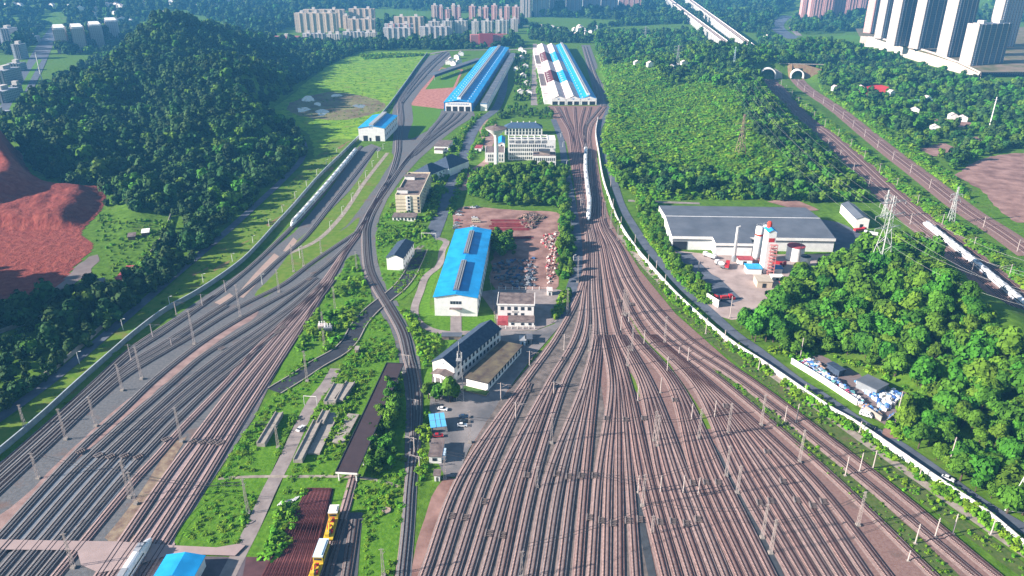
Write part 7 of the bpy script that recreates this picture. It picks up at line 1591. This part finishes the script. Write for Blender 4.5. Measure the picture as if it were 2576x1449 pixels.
for j in ind:
    x, y, z, s, nm = pts[j]; lab, grp = TXT[NAMES[int(nm)]]; r = thing('broadleaf_tree', lab, 'tree', (x, y, z-.1), g.uniform(0, 6.28), grp); r.scale = (s*g.uniform(.9, 1.15), s*g.uniform(.9, 1.15), s*g.uniform(.85, 1.2))
    c = bpy.data.objects.new('crown', near[int(g.integers(0, len(near)))]); COL.objects.link(c); c.parent = r
    t = bpy.data.objects.new('trunk', TRM); COL.objects.link(t); t.parent = r
rest = np.setdiff1d(np.arange(len(pts)), ind)
def scatter(name, P_, meshes, label, cat, kinds=None):
    """one stuff object: the plants nobody could count, set out as instances on its own points"""
    n = len(P_); me = bpy.data.meshes.new(name); me.vertices.add(n); me.vertices.foreach_set('co', P_[:, :3].astype(np.float32).ravel())
    a = me.attributes.new('plant_scale', 'FLOAT', 'POINT'); a.data.foreach_set('value', P_[:, 3].astype(np.float32))
    a = me.attributes.new('plant_kind', 'INT', 'POINT'); a.data.foreach_set('value', (kinds if kinds is not None else np.random.default_rng(3).integers(0, len(meshes), n)).astype(np.int32)); me.update()
    o = bpy.data.objects.new(name, me); COL.objects.link(o); tag(o, label, cat, None, 'stuff')
    src = bpy.data.collections.new(name+'_plants')
    for m_ in meshes: q = bpy.data.objects.new(m_.name, m_); src.objects.link(q)
    ng = bpy.data.node_groups.new(name, 'GeometryNodeTree'); ng.interface.new_socket('Geometry', in_out='INPUT', socket_type='NodeSocketGeometry'); ng.interface.new_socket('Geometry', in_out='OUTPUT', socket_type='NodeSocketGeometry')
    N = ng.nodes; i, ou = N.new('NodeGroupInput'), N.new('NodeGroupOutput'); ip = N.new('GeometryNodeInstanceOnPoints'); ci = N.new('GeometryNodeCollectionInfo'); ci.inputs['Collection'].default_value = src; ci.inputs['Separate Children'].default_value = True; ci.inputs['Reset Children'].default_value = True
    rv = N.new('FunctionNodeRandomValue'); rv.data_type = 'FLOAT_VECTOR'; rv.inputs[0].default_value = (0, 0, 0); rv.inputs[1].default_value = (0, 0, 6.28)
    ri = N.new('GeometryNodeInputNamedAttribute'); ri.data_type = 'INT'; ri.inputs[0].default_value = 'plant_kind'
    at = N.new('GeometryNodeInputNamedAttribute'); at.data_type = 'FLOAT'; at.inputs[0].default_value = 'plant_scale'
    ip.inputs['Pick Instance'].default_value = True; L = ng.links
    L.new(i.outputs[0], ip.inputs['Points']); L.new(ci.outputs[0], ip.inputs['Instance']); L.new(rv.outputs[0], ip.inputs['Rotation']); L.new(ri.outputs[0], ip.inputs['Instance Index']); L.new(at.outputs[0], ip.inputs['Scale']); L.new(ip.outputs[0], ou.inputs[0])
    md = o.modifiers.new('plants', 'NODES'); md.node_group = ng; return o
g = np.random.default_rng(88); rp = pts[rest]; dark = np.isin(rp[:,4], [NAMES.index(n_) for n_ in ('hill','strip','far','city','city2','behind')])  # mostly dark leaves; on the hill they paint in the shade of its slope
lightp = np.where(dark, .10+.35*(vnoise(rp[:,0], rp[:,1], 70, 16) > .62)*(rp[:,4] == NAMES.index('hill')), .62); kd = np.where(g.random(len(rp)) < lightp, g.integers(5, 8, len(rp)), g.integers(0, 5, len(rp)))
close = np.isin(rp[:,4], [NAMES.index(n_) for n_ in ('knoll','row','grove','hedge','dorm','canopy','mid')]); kd = np.where(close, 8+g.integers(0, 7, len(rp)), kd)
scatter('woodland', rp, farm+near, 'woodland covering the hills and the far slopes behind the yards', 'woodland', kd)
for i, (pl, dens) in enumerate(((((870,655),(895,640),(912,690),(935,745),(925,780),(890,830),(840,875),(770,930),(700,985),(745,862),(800,785),(850,712)), 2.6), (((935,790),(965,800),(1000,890),(1020,1000),(1018,1150),(1012,1300),(990,1449),(915,1449),(915,1280),(850,1210),(745,1205),(700,1395),(640,1395),(740,1150),(800,1010),(850,930),(900,850)), 2.4), (((700,985),(800,935),(825,928),(750,1050),(700,1150),(650,1270),(600,1370),(450,1370),(520,1240),(585,1140),(640,1055)), 2.4), (((955,560),(1000,490),(1045,560),(1085,590),(1100,620),(1062,700),(1000,740),(965,705),(945,620)), 2.8), (((660,292),(760,215),(905,136),(1085,132),(1060,170),(975,285),(880,372),(790,465),(700,540),(790,420),(785,350)), 8.5), (((640,545),(760,440),(860,355),(830,420),(750,515),(610,650),(420,795),(140,1040),(0,1130),(200,915),(430,730)), 9))): F_BUSH['weeds%d' % i] = (np.array(pl, float), dens, .42 if i < 4 else .34)
bp = []; bk = []
for i, (nm, (poly, s, sc)) in enumerate(F_BUSH.items()):
    lo, hi = poly.min(0), poly.max(0); c = np.array([P2(u, v) for u, v in ((lo[0],hi[1]),(hi[0],hi[1]),(lo[0],max(lo[1],95)),(hi[0],max(lo[1],95)))])
    x, y, z, u, v = cand(c[:,0].min()-20, c[:,0].max()+20, max(60, c[:,1].min()-30), min(1500, c[:,1].max()+20), s, 400+i); g = np.random.default_rng(500+i)
    nzs = vnoise(x, y, 11, 9)+.35*vnoise(x, y, 4, 10); k = outl(poly, u, v) & clear(x, y) & (nzs > (.42 if sc < 1 else .30)); bp.append(np.c_[x[k], y[k], z[k]-.1, sc*g.uniform(.45, 1.3, k.sum())*(.6+.8*vnoise(x[k], y[k], 15, 15))]); low = .97 if nm[:5] == 'weeds' else .6 if nm in ('shrubhill','between','rightscrub') else .15; bk.append(np.where(g.random(k.sum()) < low, g.integers(6, 8, k.sum()), g.integers(0, 6, k.sum())))
bp = np.vstack(bp); bk = np.concatenate(bk); scatter('undergrowth', bp, bush, 'undergrowth and bushes spread over the verges, islands and the shrub hill', 'undergrowth', bk)
print('TREES', len(ind), 'woodland', len(rest), 'bushes', len(bp))
# ------------------------------------------------------------------ haze
mb = MB(); mb.box(-16500, 16500, -900, 17500, -2.0, 262); hzb = mb.build('haze', bpy.data.materials.new('haze_air'), kind='stuff')
hm = hzb.data.materials[0]; hm.use_nodes = True; nt = hm.node_tree; nt.nodes.remove(nt.nodes['Principled BSDF']); pv = nt.nodes.new('ShaderNodeVolumePrincipled')
pv.inputs['Color'].default_value = (.11,.42,.85,1); pv.inputs['Density'].default_value = 1.45e-4; pv.inputs['Anisotropy'].default_value = 0.0
nt.links.new(pv.outputs[0], nt.nodes['Material Output'].inputs['Volume'])
tag(hzb, 'thin bluish haze hanging over the whole valley', 'haze')
# roof fittings hang from their roof
for o in [o for o in COL.objects if o.type == 'MESH' and o.parent and o.parent.type == 'EMPTY' and o.name.split('.')[0] in ('roof_vent','ridge_monitor','skylight','roof_step','chimney','ridge_cap')]:
    rf = [c for c in o.parent.children if c.name.split('.')[0] == 'roof']
    if rf: o.parent = rf[-1]
